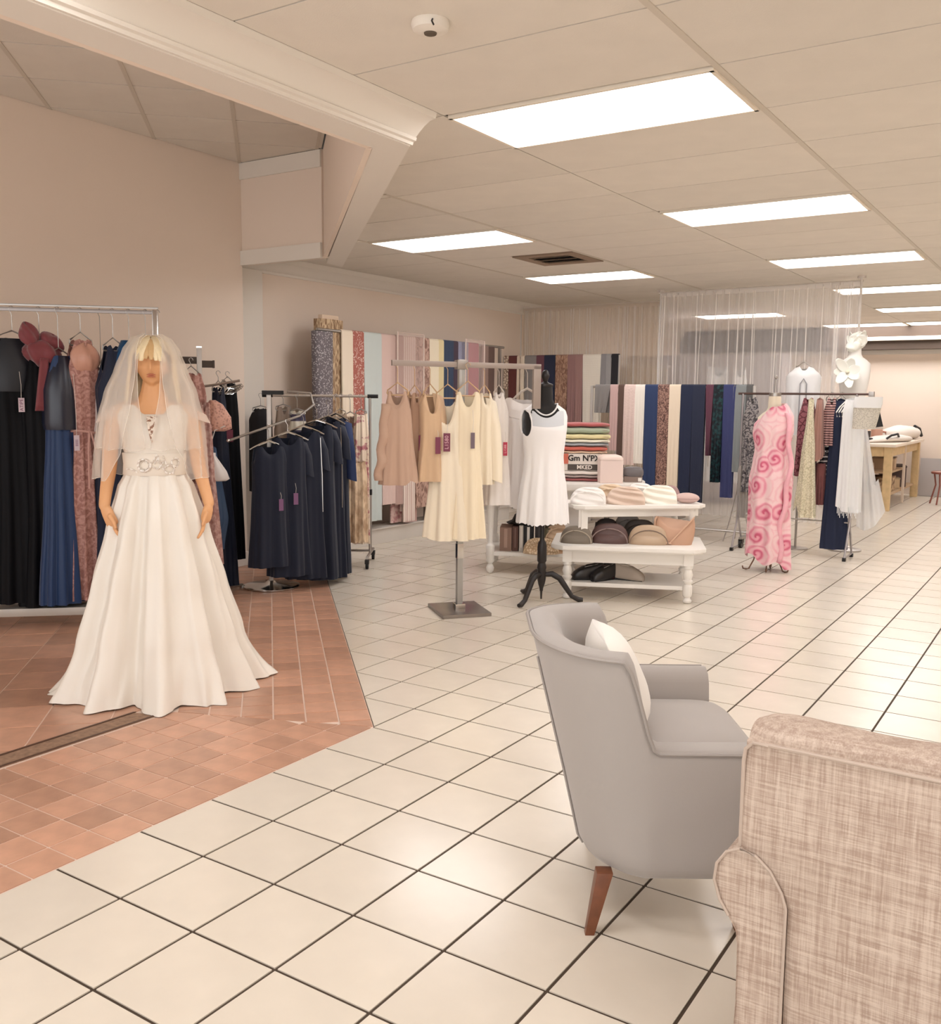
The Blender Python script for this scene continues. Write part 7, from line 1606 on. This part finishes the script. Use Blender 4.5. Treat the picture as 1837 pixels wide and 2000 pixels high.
for x, y, ox, oy in ((-0.125, -0.262, -0.04, -0.025), (-0.07, 0.225, -0.03, 0.02), (0.22, -0.24, 0.03, -0.02), (0.22, 0.24, 0.03, 0.02)):
    MB().loft([[(x + ox + dx * 0.0125, y + oy + dy * 0.0125, 0.0) for dx, dy in ((-1, -1), (1, -1), (1, 1), (-1, 1))], [(x + dx * 0.022, y + dy * 0.022, 0.17) for dx, dy in ((-1, -1), (1, -1), (1, 1), (-1, 1))]], True, True, True).build('leg', M_walnut, AC, bevel=0.002)
# white pillow leaning on the chair back
fx, fy = Vector((0.8387, 0.5446)), Vector((-0.5446, 0.8387))
pp = Vector((cpos[0], cpos[1])) + fx * (0.0) + fy * 0.0
PI_ = thing('pillow', 'white pillow leaning on the back of the grey armchair', 'pillow', (pp.x, pp.y, 0.505), math.atan2(0.5446, 0.8387))
rings = []; rot = Matrix.Rotation(-0.42, 3, 'Y')
for i in range(17):
    v = -1 + 2 * i / 16; ring = []
    for k_ in range(32):
        a = 2 * PI * k_ / 32
        pinch = 1 - 0.10 * (1 - abs(v) ** 2) * 0
        w_ = 0.185 * max(0.5, (1 - abs(v) ** 6)) ** 0.35; d_ = 0.070 * max(0.05, (1 - abs(v) ** 3.2)) ** 0.7
        yy = w_ * math.copysign(abs(cos(a)) ** 0.9, cos(a)); xx = d_ * sin(a) * max(0.0, 1 - abs(cos(a)) ** 4) ** 0.4
        ring.append(rot @ Vector((xx, yy, 0.150 * v * (1 - 0.06 * abs(cos(a)) ** 3) + 0.155)))
    rings.append(ring)
MB().loft(rings, True, True, True).build('cover', mat('white_cotton', (240, 234, 226), 0.85, sheen=0.2), PI_, angle=180)

# ------------------------------------------------------------------ beige linen armchair in the foreground (seen from behind)
M_lin = linen_mat('beige_linen', (168, 146, 131), (204, 186, 171))
M_lpipe = mat('linen_piping', (186, 168, 154), 0.75)
LC = thing('linen_armchair', 'beige crosshatch linen armchair with rolled arms, seen from behind in the foreground', 'armchair', (-0.165, 1.87, 0), 0)
W2 = 0.377
# back: slightly bowed panel, crest and side boxing
def rr(x, k=0.4): return math.copysign(abs(x) ** k, x)
pan = MB(); rings = []
for i in range(15):
    z = 0.105 + (0.757 - 0.105) * i / 14
    y = 0.0 + 0.008 * sin(PI * i / 14) * -1
    hw = W2 if z > 0.555 else (W2 if z > 0.52 else lerp(0.277, W2, max(0, (z - 0.46) / 0.06)))
    rings.append([(-hw, y + 0.016, z), (-hw + 0.004, y + 0.002, z), (-hw + 0.02, y - 0.004, z), (0, y - 0.012, z), (hw - 0.02, y - 0.004, z), (hw - 0.004, y + 0.002, z), (hw, y + 0.016, z), (hw, 0.05, z), (-hw, 0.05, z)])
pan.loft(rings, True, True, True).build('back_panel', M_lin, LC, angle=50)
rings = []
for i in range(25):
    s_ = -1 + 2 * i / 24; e = (1 - abs(s_) ** 14)
    x = s_ * (W2 + 0.004)
    rings.append([(x, 0.095 + 0.088 * rr(cos(a), 0.7) * (0.72 + 0.28 * e), 0.595 + (0.197 + 0.005 * sin(5 * s_)) * rr(sin(a), 0.45) * (0.90 + 0.10 * e)) for a in [2 * PI * k_ / 36 for k_ in range(36)]])
MB().loft(rings, True, True, True).build('back_cushion', M_lin, LC, angle=50)
pipe = [(-W2 + 0.001, -0.002, 0.50), (-W2 + 0.001, -0.004, 0.72), (-W2 + 0.004, -0.004, 0.745), (-W2 + 0.018, -0.006, 0.760), (-W2 + 0.05, -0.007, 0.762), (0, -0.012, 0.762), (W2 - 0.05, -0.007, 0.762), (W2 - 0.018, -0.006, 0.760), (W2 - 0.004, -0.004, 0.745), (W2 - 0.001, -0.004, 0.72), (W2 - 0.001, -0.002, 0.50)]
MB().tube(pipe, 0.0042, 8).build('back_piping', M_lpipe, LC)
for sx in (-1, 1):
    prof = [(0.275, 0.10), (0.275, 0.30), (0.275, 0.435), (0.285, 0.465), (0.31, 0.505), (0.342, 0.530), (0.372, 0.536), (0.400, 0.522), (0.419, 0.492), (0.423, 0.455), (0.410, 0.415), (0.390, 0.385), (0.374, 0.36), (0.369, 0.33), (0.367, 0.20), (0.370, 0.10)]
    rings = []
    for y, k_ in ((-0.012, 0.0), (-0.018, 0.006), (-0.006, 0.0), (0.25, 0.0), (0.50, 0.0), (0.53, 0.01), (0.535, 0.03)):
        cx, cz = 0.35, 0.36
        rings.append([(sx * (x + (cx - x) * k_ * 3), y, z + (cz - z) * k_) for x, z in prof])
    MB().loft(rings, True, True, True).build('arm', M_lin, LC, angle=50)
    MB().tube([(sx * x, -0.016, z) for x, z in prof[0:12]], 0.0032, 6).build('arm_piping', M_lpipe, LC)
    for y in (0.03, 0.48):
        MB().loft([[(sx * 0.34 + dx * 0.016, y + dy * 0.016, 0.0) for dx, dy in ((-1, -1), (1, -1), (1, 1), (-1, 1))], [(sx * 0.33 + dx * 0.026, y + dy * 0.026, 0.11) for dx, dy in ((-1, -1), (1, -1), (1, 1), (-1, 1))]], True, True, True).build('leg', M_walnut, LC, bevel=0.002)
MB().box((0, 0.28, 0.20), (0.53, 0.50, 0.20)).build('seat_base', M_lin, LC, bevel=0.015)
MB().loft([[(0.255 * rr(cos(a), 0.35) * s_, 0.36 + 0.20 * rr(sin(a), 0.35) * s_, z) for a in [2 * PI * k_ / 40 for k_ in range(40)]] for s_, z in ((0.94, 0.30), (1.0, 0.32), (1.0, 0.40), (0.95, 0.43), (0.5, 0.445), (0.05, 0.446))], True, True, True).build('seat_cushion', M_lin, LC, angle=60)
